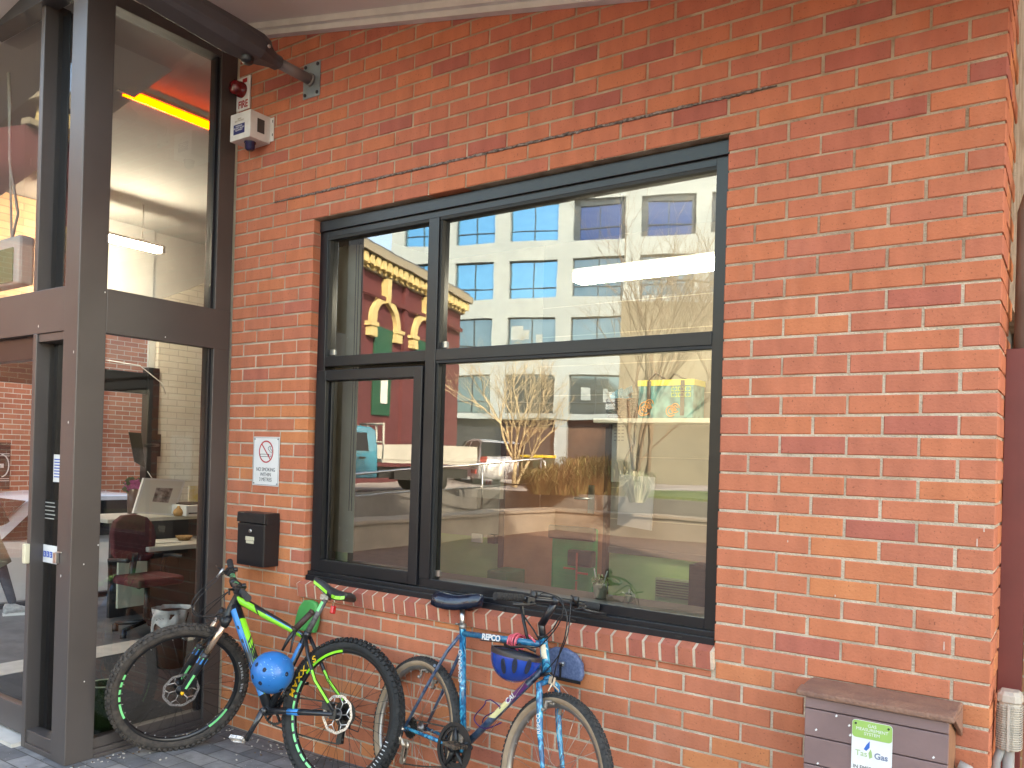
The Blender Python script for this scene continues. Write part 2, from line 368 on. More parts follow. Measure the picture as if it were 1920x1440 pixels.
for row in range(-22, 42):
    z1 = 3-H*row-.005; z0 = 3-H*(row+1)+.005
    if z1 < .0: continue
    odd = row % 2 != 0
    first = -.115 if odd else -.235
    edges = [(-.11, 0.0)] if odd else [(-.23, 0.0)]
    x = first
    while x > WALL_L:
        edges.append((max(x-.235, WALL_L), x-.005)); x -= .24
    for (a, b) in edges:
        if b-a < .02: continue
        parts = [(a, b)]
        if z1 > ZB+.02 and z0 < ZT-.01 and not z0 < ZB < z1:
            np_ = []
            for (p, q) in parts:
                if q <= XL+.001 or p >= XR-.001: np_.append((p, q))
                else:
                    if p < XL-.02: np_.append((p, XL))
                    if q > XR+.02: np_.append((XR, q))
            parts = np_
        elif z0 < ZB < z1:
            parts = []
            for (u, v) in ((a, min(b, XL-.022)), (max(a, XL-.018), min(b, XR+.004)), (max(a, XR+.008), b)):
                if v-u > .015: parts.append((u, v))
        for (p, q) in parts:
            zz1 = z1
            if p > XL-.02 and q < XR+.01 and z0 < ZB < z1+.03: zz1 = min(z1, ZB-.008)
            corner = q > -.001
            if corner and odd: brick(bk, p, q, 0, .23, z0, zz1, rnd_lit_tone(p, z0))
            elif corner: brick(bk, p, q, 0, .11, z0, zz1, rnd_lit_tone(p, z0))
            else: brick(bk, p, q, 0, .10, z0, zz1, rnd_lit_tone(p, z0))
    # return wall round the right-hand corner; bricks lightened, side light painted in
    y = .24 if odd else .12
    while y < .34:
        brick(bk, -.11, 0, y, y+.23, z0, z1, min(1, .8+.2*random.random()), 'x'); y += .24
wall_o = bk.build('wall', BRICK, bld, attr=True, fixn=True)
# mortar bed (a slab just behind the brick faces, open at the window)
mo = MB()
ym, yd = .0048, .095
def mslab(x0, x1, z0, z1): mo.box(x0, x1, ym, yd, z0, z1)
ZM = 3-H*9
mslab(WALL_L, XL-.004, .0, ZM); mslab(XR+.004, -.0045, 0, ZM); mslab(XL-.004, XR+.004, 0, ZB)
mo.box(-.1, -.0045, yd, .35, 0, ZM)
mo.build('mortar', MORTAR, bld)
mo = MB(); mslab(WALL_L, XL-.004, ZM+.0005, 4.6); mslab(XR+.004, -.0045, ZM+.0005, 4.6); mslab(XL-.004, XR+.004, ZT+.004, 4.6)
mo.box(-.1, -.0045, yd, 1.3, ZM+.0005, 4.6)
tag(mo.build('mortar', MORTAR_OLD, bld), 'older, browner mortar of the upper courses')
# rowlock sill: bricks on edge, sloping forward
sl = MB(); n = 33; p = (XR-XL+.02)/n
for i in range(n):
    x0 = XL-.02+i*p+.0065; x1 = x0+p-.013; t = .22+.36*random.random(); jy = random.uniform(-.002, .002)
    P = [(x0, -.018+jy, .865), (x1, -.018+jy, .865), (x1, -.030+jy, .938), (x0, -.030+jy, .938), (x0, .075, .984), (x1, .075, .984), (x0, .075, .865), (x1, .075, .865)]
    for f in ((0, 1, 2, 3), (3, 2, 5, 4), (0, 3, 4, 6), (1, 7, 5, 2), (4, 5, 7, 6)): sl.face([P[k] for k in f], 0, False, t)
so_ = sl.build('brick_sill', BRICK, bld, attr=True)
sm_ = MB()
sm_.prism([(XL-.022, -.0145, .866), (XL-.022, -.0265, .9375), (XL-.022, .08, .983), (XL-.022, .08, .866)], (XR-XL+.026, 0, 0))
sm_.build('sill_mortar', mat('sill_mortar', (.70, .57, .42), .95, var=.15, vscale=12, bump=.8, bscale=150), bld)
# open, crumbling bed joint above the window
cr = MB()
for i in range(150):
    x = -3.70+i*(2.95/150)+random.uniform(-.006, .006); z = 3.15-.001+random.uniform(-.002, .002); s = .35+.65*min(1, i/18)*min(1, (150-i)/10)
    cr.obox(A(x, -.001+random.uniform(-.002, .002), z), A(1, 0, random.uniform(-.2, .2)), A(0, 1, .2), A(random.uniform(-.2, .2), 0, 1), .028*s+.008, .010, .010*s*random.uniform(.5, 1.2))
cr.build('open_joint', mat('crumbled_mortar', (.10, .08, .07), .95, col2=(.36, .30, .27), vscale=70, bump=1, bscale=200), bld)
# bird droppings and lime runs on the brick face
dr = MB()
for (px, py, h) in ((1832, 1018, .014), (1845, 994, .007), (1770, 1212, .016), (1477, 1015, .004), (1566, 1117, .004), (1572, 778, .005)):
    c = on(1, -.0035, px, py); wv = .0028
    dr.prism([(c[0]-wv/2, c[1], c[2]+h), (c[0]+wv/2, c[1], c[2]+h), (c[0]+wv*.8, c[1], c[2]-h*.7), (c[0], c[1], c[2]-h), (c[0]-wv*.7, c[1], c[2]-h*.6)], (0, -.0008, 0))
dr.build('dropping', mat('lime', (.62, .50, .42), .8), bld)
# backing leaf, then unseen blocks added above and behind to shade wall and forecourt
PLAS = mat('cream_plaster', (.66, .60, .50), .8, var=.06, vscale=3)
b2 = MB()
b2.box(-4.4, XL-.02, .10, .2, 0, 4.6); b2.box(XR+.02, -.02, .10, .2, 0, 4.6); b2.box(XL-.02, XR+.02, .10, .2, 3.02, 4.6); b2.box(XL-.02, XR+.02, .10, .2, 0, .95)
b2.build('inner_leaf', PLAS, bld)
rb = MB(); rb.box(-8.9, 9, 1.6, 16, 4.85, 6.8); rb.box(-8.9, 16, 6.05, 16, -.5, 18.5); rb.box(9, 16, 1.6, 6, 4.0, 12); rb.box(-8.9, 9, -.3, 1.6, 4.75, 5.3)
rb.build('shade_block', mat('shade_block_brick', (.42, .18, .11), .85, var=.2, vscale=3), bld)
# raked soffit (falls to the right) and its timber trim along the brickwork
SOFF = mat('soffit_sheet', (.68, .66, .63), .75, var=.03, vscale=1.5)
def sz(x): return 4.172-.2035*(x+3.763) if x > -4.25 else 4.271-.19*(-4.25-x)
sf = MB()
for a, b in ((-9, -4.25), (-4.25, .6)):
    sf.prism([(a, -1.25, sz(a)+.03), (b, -1.25, sz(b)+.03), (b, -1.25, sz(b)+.12), (a, -1.25, sz(a)+.12)], (0, 1.25, 0))
sf.build('soffit', SOFF, bld)
tr = MB(); TRIM = mat('white_trim', (.66, .66, .64), .5, var=.08, vscale=8)
for (y0, y1, za, zb) in ((-.045, 0.0, -.035, .03), (-.075, -.04, -.005, .031)):
    a, b = -4.05, .55
    tr.prism([(a, y0, sz(a)+za), (b, y0, sz(b)+za), (b, y0, sz(b)+zb), (a, y0, sz(a)+zb)], (0, y1-y0-.002, 0))
tr.build('soffit_trim', TRIM, bld)
fa = MB(); fa.prism([(-4.25, -1.29, sz(-4.25)-.02), (.62, -1.29, sz(.62)-.02), (.62, -1.29, sz(.62)+.2), (-4.25, -1.29, sz(-4.25)+.2)], (0, .04, 0))
fa.build('fascia', TRIM, bld)

# ---- window
win = MB(); y0, y1 = .055, .14
win.box(XL, -3.297, y0, y1, .99, 3.0); win.box(-1.016, XR, y0, y1, .99, 3.0)           # jambs
win.box(-3.297, -1.016, y0, y1, 2.90, 3.0)                                              # head
win.box(-3.297, -1.016, y0, y1, .99, 1.052)                                            # bottom rail
win.box(-2.545, -2.476, y0-.006, y1, 1.052, 2.90)                                      # mullion
win.box(-3.297, -2.545, y0, y1, 2.167, 2.224); win.box(-2.476, -1.016, y0-.004, y1, 2.167, 2.224)
win.box(XL+.004, XR-.004, .028, .05, .962, 1.008); win.box(XL+.006, XR-.006, .012, .028, .955, .985)   # sub-sill steps
win.box(XL+.01, XR-.01, .04, .0548, 2.935, 2.995)
win_o = win.build('window', FRAME, bld, bevel=.0025)
dk = MB()
for (x0, x1, z0, z1) in ((-3.297, -2.545, 2.224, 2.90), (-2.476, -1.016, 2.224, 2.90), (-2.476, -1.016, 1.052, 2.167)):
    dk.box(x0, x1, .0553, .0875, z1-.014, z1); dk.box(x0, x0+.014, .06, .0875, z0, z1-.014)
dk.build('glazing_bead', mat('bead_black', (.012, .012, .012), .6), win_o)
def pane(x0, x1, z0, z1, y=.09, gm=GLASS_W):
    q = MB(); q.face([(x0, y, z0), (x1, y, z0), (x1, y, z1), (x0, y, z1)]); return q.build('glass_pane', gm, win_o, fixn=False)
pane(-3.297, -2.545, 2.224, 2.90); pane(-2.476, -1.016, 2.224, 2.90); pane(-2.476, -1.016, 1.052, 2.167)
sa = MB(); yo = .036
sa.box(-3.336, -3.262, yo, .075, 1.012, 2.142); sa.box(-2.606, -2.55, yo, .075, 1.012, 2.142); sa.box(-3.262, -2.606, yo, .075, 2.085, 2.142); sa.box(-3.262, -2.606, yo, .075, 1.012, 1.078)
sa.box(-3.262, -3.25, .075, .0875, 1.078, 2.085); 
sa.build('opening_sash', FRAME, win_o, bevel=.003)
pane(-3.262, -2.606, 1.078, 2.085, .082)
vt = MB()
for x in (-3.1, -2.75, -2.4, -2.0, -1.62, -1.12): vt.box(x, x+.03, .0085, .0125, .964, .972)
vt.build('drain_slot', BLACK, win_o)
hg = MB()
for (x, z) in ((-3.285, 2.236), (-2.466, 2.236), (-2.466, 1.066)):
    hg.box(x, x+.035, .08, .0885, z, z+.03)
hg.build('sash_catch', STEEL, win_o)

# ------------------------------------------------------------ room behind the window
YB = 2.3
room = thing('office_room', (-2.2, 1.2, 0), 'cream and green office interior seen through the big window', 'room')
GREENP = mat('green_paint', (.42, .56, .24), .6, var=.05, vscale=3)
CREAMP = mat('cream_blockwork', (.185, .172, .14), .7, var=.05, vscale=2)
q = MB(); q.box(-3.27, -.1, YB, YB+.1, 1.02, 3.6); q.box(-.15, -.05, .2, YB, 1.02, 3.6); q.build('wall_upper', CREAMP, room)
q = MB(); q.box(-4.3, -3.272, YB, YB+.1, 1.02, 3.6); q.build('wall_left_of_door', mat('lit_cream_wall', (.42, .39, .31), .7, var=.05), room)  # lighter copy of the cream wall, room light painted into its colour
q = MB(); q.box(-4.3, -.1, YB-.003, YB+.1, 0, 1.02); q.box(-.153, -.05, .2, YB-.003, 0, 1.02); q.build('wall_lower', GREENP, room)
q = MB(); q.box(-4.36, -4.28, .2, YB, 0, 3.6); q.build('partition', mat('dark_partition', (.05, .042, .038), .6, var=.1), room)
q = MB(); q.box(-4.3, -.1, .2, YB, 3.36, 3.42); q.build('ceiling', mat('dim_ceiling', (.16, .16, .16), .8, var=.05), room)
q = MB(); q.box(-4.28, -.1, .2, YB, -.02, .0); q.build('carpet', mat('green_carpet', (.04, .07, .03), .95, var=.2, vscale=40), room)
q = MB(); q.box(-1.0, -.1, YB-.02, YB-.002, .93, .975); q.box(-2.75, -.16, YB-.025, YB-.004, 1.0, 1.045); q.build('dado_rail', CREAMP, room)
jl = MB()
for z in (1.25, 1.48, 1.71, 2.17, 2.4, 2.63, 2.86): jl.box(-3.3, -.15, YB-.0012, YB, z, z+.006)
jl.build('block_joints', mat('joint_grey', (.36, .33, .26), .9), room)
# brown door
dx0, dx1 = on(1, YB, 955, 900)[0], on(1, YB, 1140, 900)[0]
dr_ = MB(); dr_.box(dx0, dx1, YB-.05, YB-.004, 0, 1.93); door = dr_.build('door', mat('brown_door', (.40, .17, .085), .45, var=.15, vscale=5), room)
q = MB(); q.box(dx0-.05, dx0, YB-.06, YB-.004, 0, 1.98); q.box(dx1, dx1+.03, YB-.06, YB-.004, 0, 1.98); q.box(dx0, dx1, YB-.06, YB-.004, 1.93, 1.98); q.build('door_frame', mat('door_frame', (.10, .04, .025), .5), door)
q = MB(); c = on(1, YB-.06, 1108, 940); q.box(c[0]-.025, c[0]+.025, YB-.06, YB-.05, c[2]-.09, c[2]+.12); q.tube([(c[0], YB-.06, c[2]+.02), (c[0], YB-.1, c[2]+.02), (c[0]-.12, YB-.1, c[2]+.02)], .009, 8); q.build('handle', STEEL, door)

tb = thing('batten_light', (-1.7, 1.3, 3.0), 'glowing white fluorescent batten hanging across the office ceiling', 'light')
a = on(1, 1.45, 1082, 515); b = on(1, 1.45, 1460, 470); 
q = MB(); q.box(a[0], b[0], 1.40, 1.52, a[2]-.055, a[2]-.0); q.build('diffuser', mat('tube_white', (.9, .9, .85), .4, emit=(1, .93, .80), estr=7), tb)
q = MB(); q.box(a[0]-.01, b[0]+.01, 1.41, 1.51, a[2]+.001, a[2]+.03); q.tube([(a[0]+.3, 1.46, a[2]+.03), (a[0]+.3, 1.46, 3.37)], .006, 6); q.tube([(b[0]-.3, 1.46, b[2]+.03), (b[0]-.3, 1.46, 3.37)], .006, 6); q.build('housing', WHITE, tb)

# shelf with basket and shopping bag
sh = MB(); p1 = on(1, YB-.12, 1135, 787); p2 = on(1, YB-.12, 1345, 785)
sh.box(p1[0], p2[0]+.3, YB-.30, YB-.004, p1[2]-.03, p1[2]); SZ = p1[2]
tag(sh.build('shelf', mat('shelf_cream', (.6, .57, .48), .6, var=.05)), 'cream wall shelf high on the office wall, carrying a basket and a bag', 'shelf')
WICK = mat('wicker', (.07, .035, .022), .8, col2=(.16, .09, .06), vscale=60, bump=1, bscale=120)
yb_ = YB-.16
x0, x1 = on(1, yb_, 1137, 760)[0], on(1, yb_, 1206, 760)[0]
bs = thing('wicker_basket', ((x0+x1)/2, yb_, SZ), 'brown wicker basket with a blue cloth on the office shelf', 'basket')
q = MB(); cxb = (x0+x1)/2; wb = (x1-x0)/2
for k in range(11):
    z = SZ+.012+k*.0125; q.tube([(cxb+math.cos(t)*(wb*(.86+.012*k)), yb_+math.sin(t)*.09, z+.003*math.sin(9*t+k*1.6)) for t in np.linspace(0, 2*math.pi, 25)], .0075, 5, cap=False)
q.build('body', WICK, bs)
q = MB()
for k in range(14):
    cc = A(cxb-wb*.2+random.uniform(-.05, .05), yb_, SZ+.15+random.uniform(0, .05)); q.obox(cc, A(1, random.random()-.5, random.random()-.3), A(0, 1, .3), A(-.3, 0, 1), .07, .06, .05)
q.build('cloth', mat('blue_cloth', (.08, .2, .27), .9, var=.3, vscale=20), bs)
x0, x1 = on(1, yb_, 1208, 740)[0], on(1, yb_, 1311, 740)[0]; zt = on(1, yb_, 1250, 716)[2]
BAGT = mat('teal_print', (.02, .13, .15), .6, col2=(.10, .34, .33), vscale=16, detail=1)
bg_ = thing('shopping_bag', ((x0+x1)/2, yb_, SZ), 'colourful teal and yellow patterned shopping bag on the office shelf', 'bag')
q = MB(); q.box(x0, x1, yb_-.1, yb_+.1, SZ+.001, zt); q.build('body', [BAGT], bg_, bevel=.008)
q = MB(); q.box(x0-.003, x1+.003, yb_-.104, yb_+.102, zt-.035, zt+.004); q.build('rim', mat('bag_yellow', (.62, .55, .10), .6), bg_)
q = MB()
for xx in (x0+.07, x1-.09):
    q.box(xx, xx+.028, yb_-.107, yb_-.1045, SZ+.02, zt-.002)
q.tube([(x0+.08, yb_-.1, zt), (x0+.13, yb_-.1, zt+.05), (x0+.2, yb_-.1, zt+.01)], .008, 6); q.tube([(x0+.15, yb_+.05, zt), (x0+.2, yb_+.05, zt+.06), (x0+.3, yb_+.05, zt+.01)], .008, 6)
q.build('strap', mat('bag_strap', (.03, .03, .03), .7), bg_)
q = MB()
for (ex, ez, rr) in ((.06, .07, .045), (.09, .1, .03), (.25, .05, .035), (.28, .07, .03), (.04, .05, .03)):
    cc = A(x0+ex, yb_-.1055, SZ+ez)
    q.tube([cc+A(math.cos(t)*rr, 0, math.sin(t)*rr) for t in np.linspace(0, 5.5, 16)], .0035, 5); q.tube([cc+A(math.cos(t)*rr*.5, 0, math.sin(t)*rr*.5) for t in np.linspace(0, 5.5, 12)], .003, 5)
q.build('swirl_print', mat('orange_print', (.7, .3, .06), .6), bg_)
q = MB()
for r_, zz in enumerate((zt-.075, zt-.115)):
    for k in range(6):
        xx = x1-.155+k*.024; q.box(xx, xx+.017, yb_-.107, yb_-.1055, zz+.024, zz+.029); q.box(xx, xx+.017, yb_-.107, yb_-.1055, zz, zz+.005); q.box(xx+(.012 if k % 2 else 0), xx+.005+(.012 if k % 2 else 0), yb_-.107, yb_-.1055, zz+.005, zz+.024)
q.build('lime_lettering', mat('lime_print', (.35, .5, .1), .6), bg_)

# things on the office back wall
def wallbox(name, px0, py0, px1, py1, dep, m, label, cat, bev=.004):
    a, b = on(1, YB-dep, px0, py0), on(1, YB-dep, px1, py1)
    q = MB(); q.box(a[0], b[0], YB-dep, YB-.005, b[2], a[2]); o = q.build(name, m, bevel=bev); tag(o, label, cat); return o, a, b
PAPER = mat('paper_white', (.66, .66, .62), .8, var=.04, vscale=9)
o, a, b = wallbox('poster', 1148, 782, 1190, 905, .012, PAPER, 'tall white calendar poster with a grey swirl on the office wall', 'poster', 0)
q = MB(); q.tube([A(b[0]-.02, a[1]-.002, a[2]-.2)+A(-.06*math.sin(t*2.2), 0, -.22*t) for t in np.linspace(0, 1, 12)], [.004+.018*t for t in np.linspace(0, 1, 12)], 6)
for k in range(6):
    for j in range(3): q.box(a[0]+.02+j*.03, a[0]+.04+j*.03, a[1]-.002, a[1]-.0005, a[2]-.05-k*.025, a[2]-.043-k*.025)
q.build('print', mat('print_grey', (.3, .3, .31), .8), o)
fc = thing('paper_sheet', on(1, YB-.2, 1190, 990), 'plain grey paper sheet hanging from a black clip on the office wall', 'paper sheet')
q = MB(); P = [on(1, YB-.2, *p_) for p_ in ((1162, 890), (1228, 895), (1221, 995), (1157, 984))]; q.prism(P, (0, .012, 0)); q.build('sheet', mat('grey_sheet', (.34, .34, .36), .7, var=.05), fc)
q = MB(); c = on(1, YB-.22, 1191, 887); q.box(c[0]-.02, c[0]+.02, c[1], c[1]+.02, c[2]-.02, c[2]+.02); q.build('clip', BLACK, fc)
eb, a, b = wallbox('meter_box', 886, 862, 937, 936, .11, mat('meter_cream', (.5, .47, .40), .5, var=.05), 'cream electrical meter box with a red rating label on the office wall', 'meter box')
q = MB(); cxm = (a[0]+b[0])/2+.03; q.box(cxm-.03, cxm+.03, a[1]-.002, a[1]-.0005, b[2]+.11, b[2]+.15); q.build('red_label', mat('label_red', (.5, .12, .1), .6, col2=(.7, .6, .58), vscale=120), eb)
q = MB(); q.tube([(b[0]-.02, YB-.03, b[2]), (b[0]+.02, YB-.04, b[2]-.1), (b[0]+.08, YB-.03, b[2]-.3), (b[0]+.03, YB-.03, b[2]-.38), (b[0]-.03, YB-.03, b[2]-.33)], .005, 6); q.tube([(b[0]-.05, YB-.03, b[2]), (b[0]-.04, YB-.04, b[2]-.12)], .012, 6); q.build('cable', WHITE, eb)
for (u0, v0, u1, v1, nm, lb) in ((884, 1000, 902, 1018, 'power_socket', 'white power socket beside the black plug on the office wall'), (946, 910, 953, 930, 'light_switch', 'slim white switch plate on the office door pillar')):
    wallbox(nm, u0, v0, u1, v1, .03, WHITE, lb, 'socket')
wallbox('power_adapter', 914, 1002, 928, 1020, .06, BLACK, 'small black power adapter plugged in at the office wall', 'adapter')
hv = thing('wall_heater', on(1, YB-.05, 1260, 1110), 'low louvred heater on the green office wall', 'heater')
q = MB(); a, b = on(1, YB-.08, 1229, 1083), on(1, YB-.08, 1292, 1160); q.box(a[0], b[0], YB-.08, YB-.005, b[2], a[2]); q.build('case', mat('heater_green', (.26, .33, .2), .5), hv)
q = MB()
for k in range(7): q.box(a[0]+.01, b[0]-.01, YB-.088, YB-.081, a[2]-.02-k*.018, a[2]-.012-k*.018)
q.build('louvre', mat('heater_dark', (.08, .09, .07), .6), hv)
wallbox('speaker_cabinet', 1292, 1058, 1322, 1165, .2, BLACK, 'black upright cabinet at the right end of the office window', 'cabinet')
oc = thing('office_chair', on(1, YB-.35, 1080, 1100), 'black and green office chair in front of the brown office door', 'chair')
q = MB(); a, b = on(1, YB-.3, 1040, 985), on(1, YB-.3, 1121, 1015); c = on(1, YB-.3, 1121, 1150)
q.box(a[0], b[0], YB-.34, YB-.28, c[2]-.25, a[2]); q.build('backrest', mat('chair_green', (.05, .30, .10), .8, var=.1), oc, bevel=.02)
q = MB(); q.box(a[0]-.01, b[0]+.01, YB-.38, YB-.34, b[2], a[2]+.01); d = on(1, YB-.4, 1066, 1030); e_ = on(1, YB-.4, 1110, 1065); q.box(d[0], e_[0], YB-.42, YB-.34, e_[2], d[2]); q.build('cover', BLACK, oc, bevel=.012)
q = MB(); c = on(1, YB-.43, 1081, 1062)
for (dx, dz, wx, wz) in ((0, 0, .012, .19), (-.06, -.02, .09, .012), (.045, -.045, .09, .014), (.0, -.16, .012, .11)): q.box(c[0]+dx-wx/2, c[0]+dx+wx/2, YB-.432, YB-.425, c[2]+dz-wz/2, c[2]+dz+wz/2)
q.build('red_strap', mat('strap_red', (.4, .08, .05), .7), oc)
q = MB(); q.tube([(a[0]+.15, YB-.3, .5), (a[0]+.15, YB-.3, .1)], .03, 8); q.build('column', BLACK, oc)
vc = thing('visitor_chair', on(1, YB-.4, 858, 1100), 'olive rounded chair back low behind the window at left', 'chair')
q = MB(); c = on(1, YB-.4, 858, 1100); q.lathe(c-A(0, .02, .2), A(0, 1, 0), [(.001, -.012), (.2, -.01), (.22, 0), (.2, .03), (.001, .035)], 28); q.build('backrest', mat('chair_olive', (.10, .11, .04), .7), vc)
q = MB(); q.tube([c-A(0, 0, .3), c-A(0, 0, .9)], .03, 8); q.build('column', BLACK, vc)
wallbox('green_tub', 913, 1068, 949, 1112, .3, mat('tub_green', (.03, .14, .06), .5, var=.1), 'dark green square tub standing low in the office', 'tub', .01)

# items on the inner sill
q = MB(); q.box(XL, XR, .2, .42, 1.0, 1.03); tag(q.build('inner_sill', mat('dark_sill', (.06, .05, .045), .5, var=.1)), 'dark inner window ledge with bottle and plant pots', 'ledge')
def pot_plant(px, py, r, h, lab, leaf, n=40, spread=.09, y=.3):
    c = on(1, y, px, py); c[2] = 1.031
    t = thing('potted_plant', c, lab, 'plant')
    q = MB(); q.lathe(c, A(0, 0, 1), [(.001, 0), (r*.8, .0), (r, h), (r*1.05, h), (r*1.05, h*.9), (r*.9, h*.92), (.001, h*.9)], 18); q.build('pot', mat('pot_cream', (.78, .76, .58), .5, var=.06), t)
    q = MB()
    for i in range(n):
        a = random.uniform(0, 6.28); d = A(math.cos(a), math.sin(a)*.8, random.uniform(.1, .9)); p = c+A(0, 0, h)+A(random.uniform(-r, r), 0, 0)*.6; s = spread*random.uniform(.3, 1)
        m1 = p+d*s*.6; e = p+d*s+A(0, 0, -s*.5); wv = np.cross(unit(d), A(0, 0, 1))*.006
        q.face([p-wv*.4, p+wv*.4, m1+wv, m1-wv]); q.face([m1-wv, m1+wv, e])
    q.build('leaves', leaf, t); return c, t
LEAF = mat('leaf_green', (.10, .20, .05), .6, col2=(.25, .33, .12), vscale=40)
c, t = pot_plant(1125, 1120, .036, .07, 'trailing green plant in a cream pot on the inner window ledge', LEAF)
q = MB(); q.tube([c+A(-.02, 0, .06), c+A(-.035, 0, .135)], .003, 5); q.tube([c+A(.015, 0, .06), c+A(.035, 0, .13)], .003, 5); q.build('plant_label', WHITE, t)
pot_plant(1180, 1128, .02, .03, 'tiny pale-leaved seedling pot near the right of the window ledge', mat('leaf_pale', (.5, .55, .45), .6, var=.2, vscale=30), 18, .06)
c = on(1, .28, 640, 1048); c[2] = 1.031
bt = thing('water_bottle', c, 'pale green metal water bottle inside the left window corner', 'bottle')
q = MB(); q.lathe(c, A(0, 0, 1), [(.001, 0), (.034, 0), (.036, .01), (.036, .13), (.030, .155), (.018, .17), (.018, .18), (.001, .18)], 20); q.build('body', mat('sage_enamel', (.30, .40, .26), .4, var=.05), bt)
q = MB(); q.lathe(c+A(0, 0, .18), A(0, 0, 1), [(.001, 0), (.02, 0), (.02, .02), (.001, .022)], 16); q.tube([c+A(-.02, 0, .185), c+A(-.02, 0, .215), c+A(.0, 0, .225), c+A(.02, 0, .205), c+A(.02, 0, .185)], .004, 6); q.build('lid', BLACK, bt)
bd = thing('window_blind', (-3.27, .2, 2.9), 'stack of cream vertical blinds with pull cords in the left window corner', 'blind')
q = MB()
for k in range(6): q.obox(A(-3.40+k*.03, .24+.012*(k % 2), 2.0), A(1, .5, 0), A(-.5, 1, 0), A(0, 0, 1), .04, .003, 1.8)
q.build('slats', mat('blind_cream', (.50, .44, .34), .8, var=.06), bd)
q = MB()
for x in (-3.215, -3.195): q.tube([(x, .2, 2.9), (x+.004, .2, 2.2), (x, .2, 1.35)], .003, 5)
q.build('cord', mat('cord_dark', (.12, .1, .09), .8), bd)

# ------------------------------------------------------------ glazed entrance
XS, YF = -4.08, -.945
ent = thing('glazed_entrance', (-5.5, -.5, 0), 'grey brown steel framed glazed entrance porch beside the brick wall', 'entrance')
q = MB()
q.box(-4.225, XS, YF, -.79, 0, 4.15); q.build('corner_post', FRAME2, ent, bevel=.004)
q = MB()
q.box(-4.14, XS-.002, -.79, -.002, 2.29, 2.53); q.box(-4.225, -12, YF+.002, YF+.07, 2.29, 2.53); q.build('transom', FRAME2, ent, bevel=.003)
q = MB()
q.box(-4.20, XS-.004, -.115, -.0025, 0, 4.15)
q.box(-4.19, XS-.006, -.79, -.115, .0, .045); q.box(-4.16, XS-.02, -.79, -.115, .045, .10); q.box(-4.19, XS+.012, -.79, -.115, .0, .02)
q.box(-4.19, XS-.006, -.79, -.115, 4.06, 4.15)
q.box(-4.555, -4.515, YF+.001, -.80, 0, 2.29); q.box(-4.57, -4.53, YF+.001, -.80, 2.53, 4.15)
q.box(-4.515, -4.225, YF+.002, -.82, 0, .03); q.box(-4.515, -4.225, YF+.01, -.86, .03, .10); q.box(-4.515, -4.225, YF+.01, -.80, 2.245, 2.289)
q.build('frame', FRAME2, ent, bevel=.003)
q = MB(); 
for z0, z1 in ((.1, 2.29), (2.53, 4.06)):
    q.box(-4.15, -4.10, -.118, -.1152, z0, z1); q.box(-4.125, -4.105, -.135, -.118, z0, z1)
q.box(-4.515, -4.475, -.845, -.815, .03, 2.245); q.box(-4.53, -4.45, -.845, -.815, 2.53, 4.1)
q.box(-4.6, -6.8, -.90, -.83, 2.16, 2.289); 
q.build('inner_frame', FRAME, ent, bevel=.003)
def epane(P, par=ent, nm='glass_pane'):
    q = MB(); q.face(P); return q.build(nm, GLASS_E, par, fixn=False)
epane([(-4.13, -.79, .1), (-4.13, -.117, .1), (-4.13, -.117, 2.29), (-4.13, -.79, 2.29)])
epane([(-4.13, -.79, 2.53), (-4.13, -.117, 2.53), (-4.13, -.117, 4.06), (-4.13, -.79, 4.06)])
epane([(-4.515, -.87, .1), (-4.225, -.87, .1), (-4.225, -.87, 2.245), (-4.515, -.87, 2.245)])
epane([(-4.53, -.87, 2.53), (-4.225, -.87, 2.53), (-4.225, -.87, 4.12), (-4.53, -.87, 4.12)])
epane([(-8.4, -.87, 2.53), (-4.57, -.87, 2.53), (-4.57, -.87, 4.12), (-8.4, -.87, 4.12)])
# sliding door leaf
q = MB(); q.box(-5.6, -4.565, -.895, -.85, .035, .19); q.box(-4.60, -4.562, -.895, -.85, .19, 2.16); q.build('sliding_door', FRAME2, ent, bevel=.003)
epane([(-5.6, -.872, .19), (-4.60, -.872, .19), (-4.60, -.872, 2.16), (-5.6, -.872, 2.16)])
q = MB(); q.box(-7, -4.56, -.99, -.80, -.02, .022); q.build('threshold', mat('cream_threshold', (.55, .52, .46), .7, var=.08), ent)
# head beam: roofline of the porch falls away to the left
q = MB(); q.box(-9, -4.19, YF-.03, YF+.07, 4.12, 4.34); q.box(-4.19, -4.06, -.95, .0, 4.155, 4.24); q.build('head_beam', mat('head_dark', (.045, .047, .05), .5, var=.1), ent)
# paint chips
q = MB()
for (px, py) in ((72, 612), (138, 660), (128, 792), (114, 1080)):
    c = on(1, YF-.001, px, py); q.prism([c+A(-.004, 0, 0), c+A(0, 0, -.008), c+A(.004, 0, 0), c+A(0, 0, .009)], (0, -.0006, 0))
for (px, py) in ((158, 1278), (184, 1022), (197, 548), (310, 632), (157, 1058)):
    c = on(0, XS+.001, px, py); q.prism([c+A(0, -.004, 0), c+A(0, 0, -.005), c+A(0, .004, 0), c+A(0, 0, .005)], (.0006, 0, 0))
q.build('paint_chip', WHITE, ent)
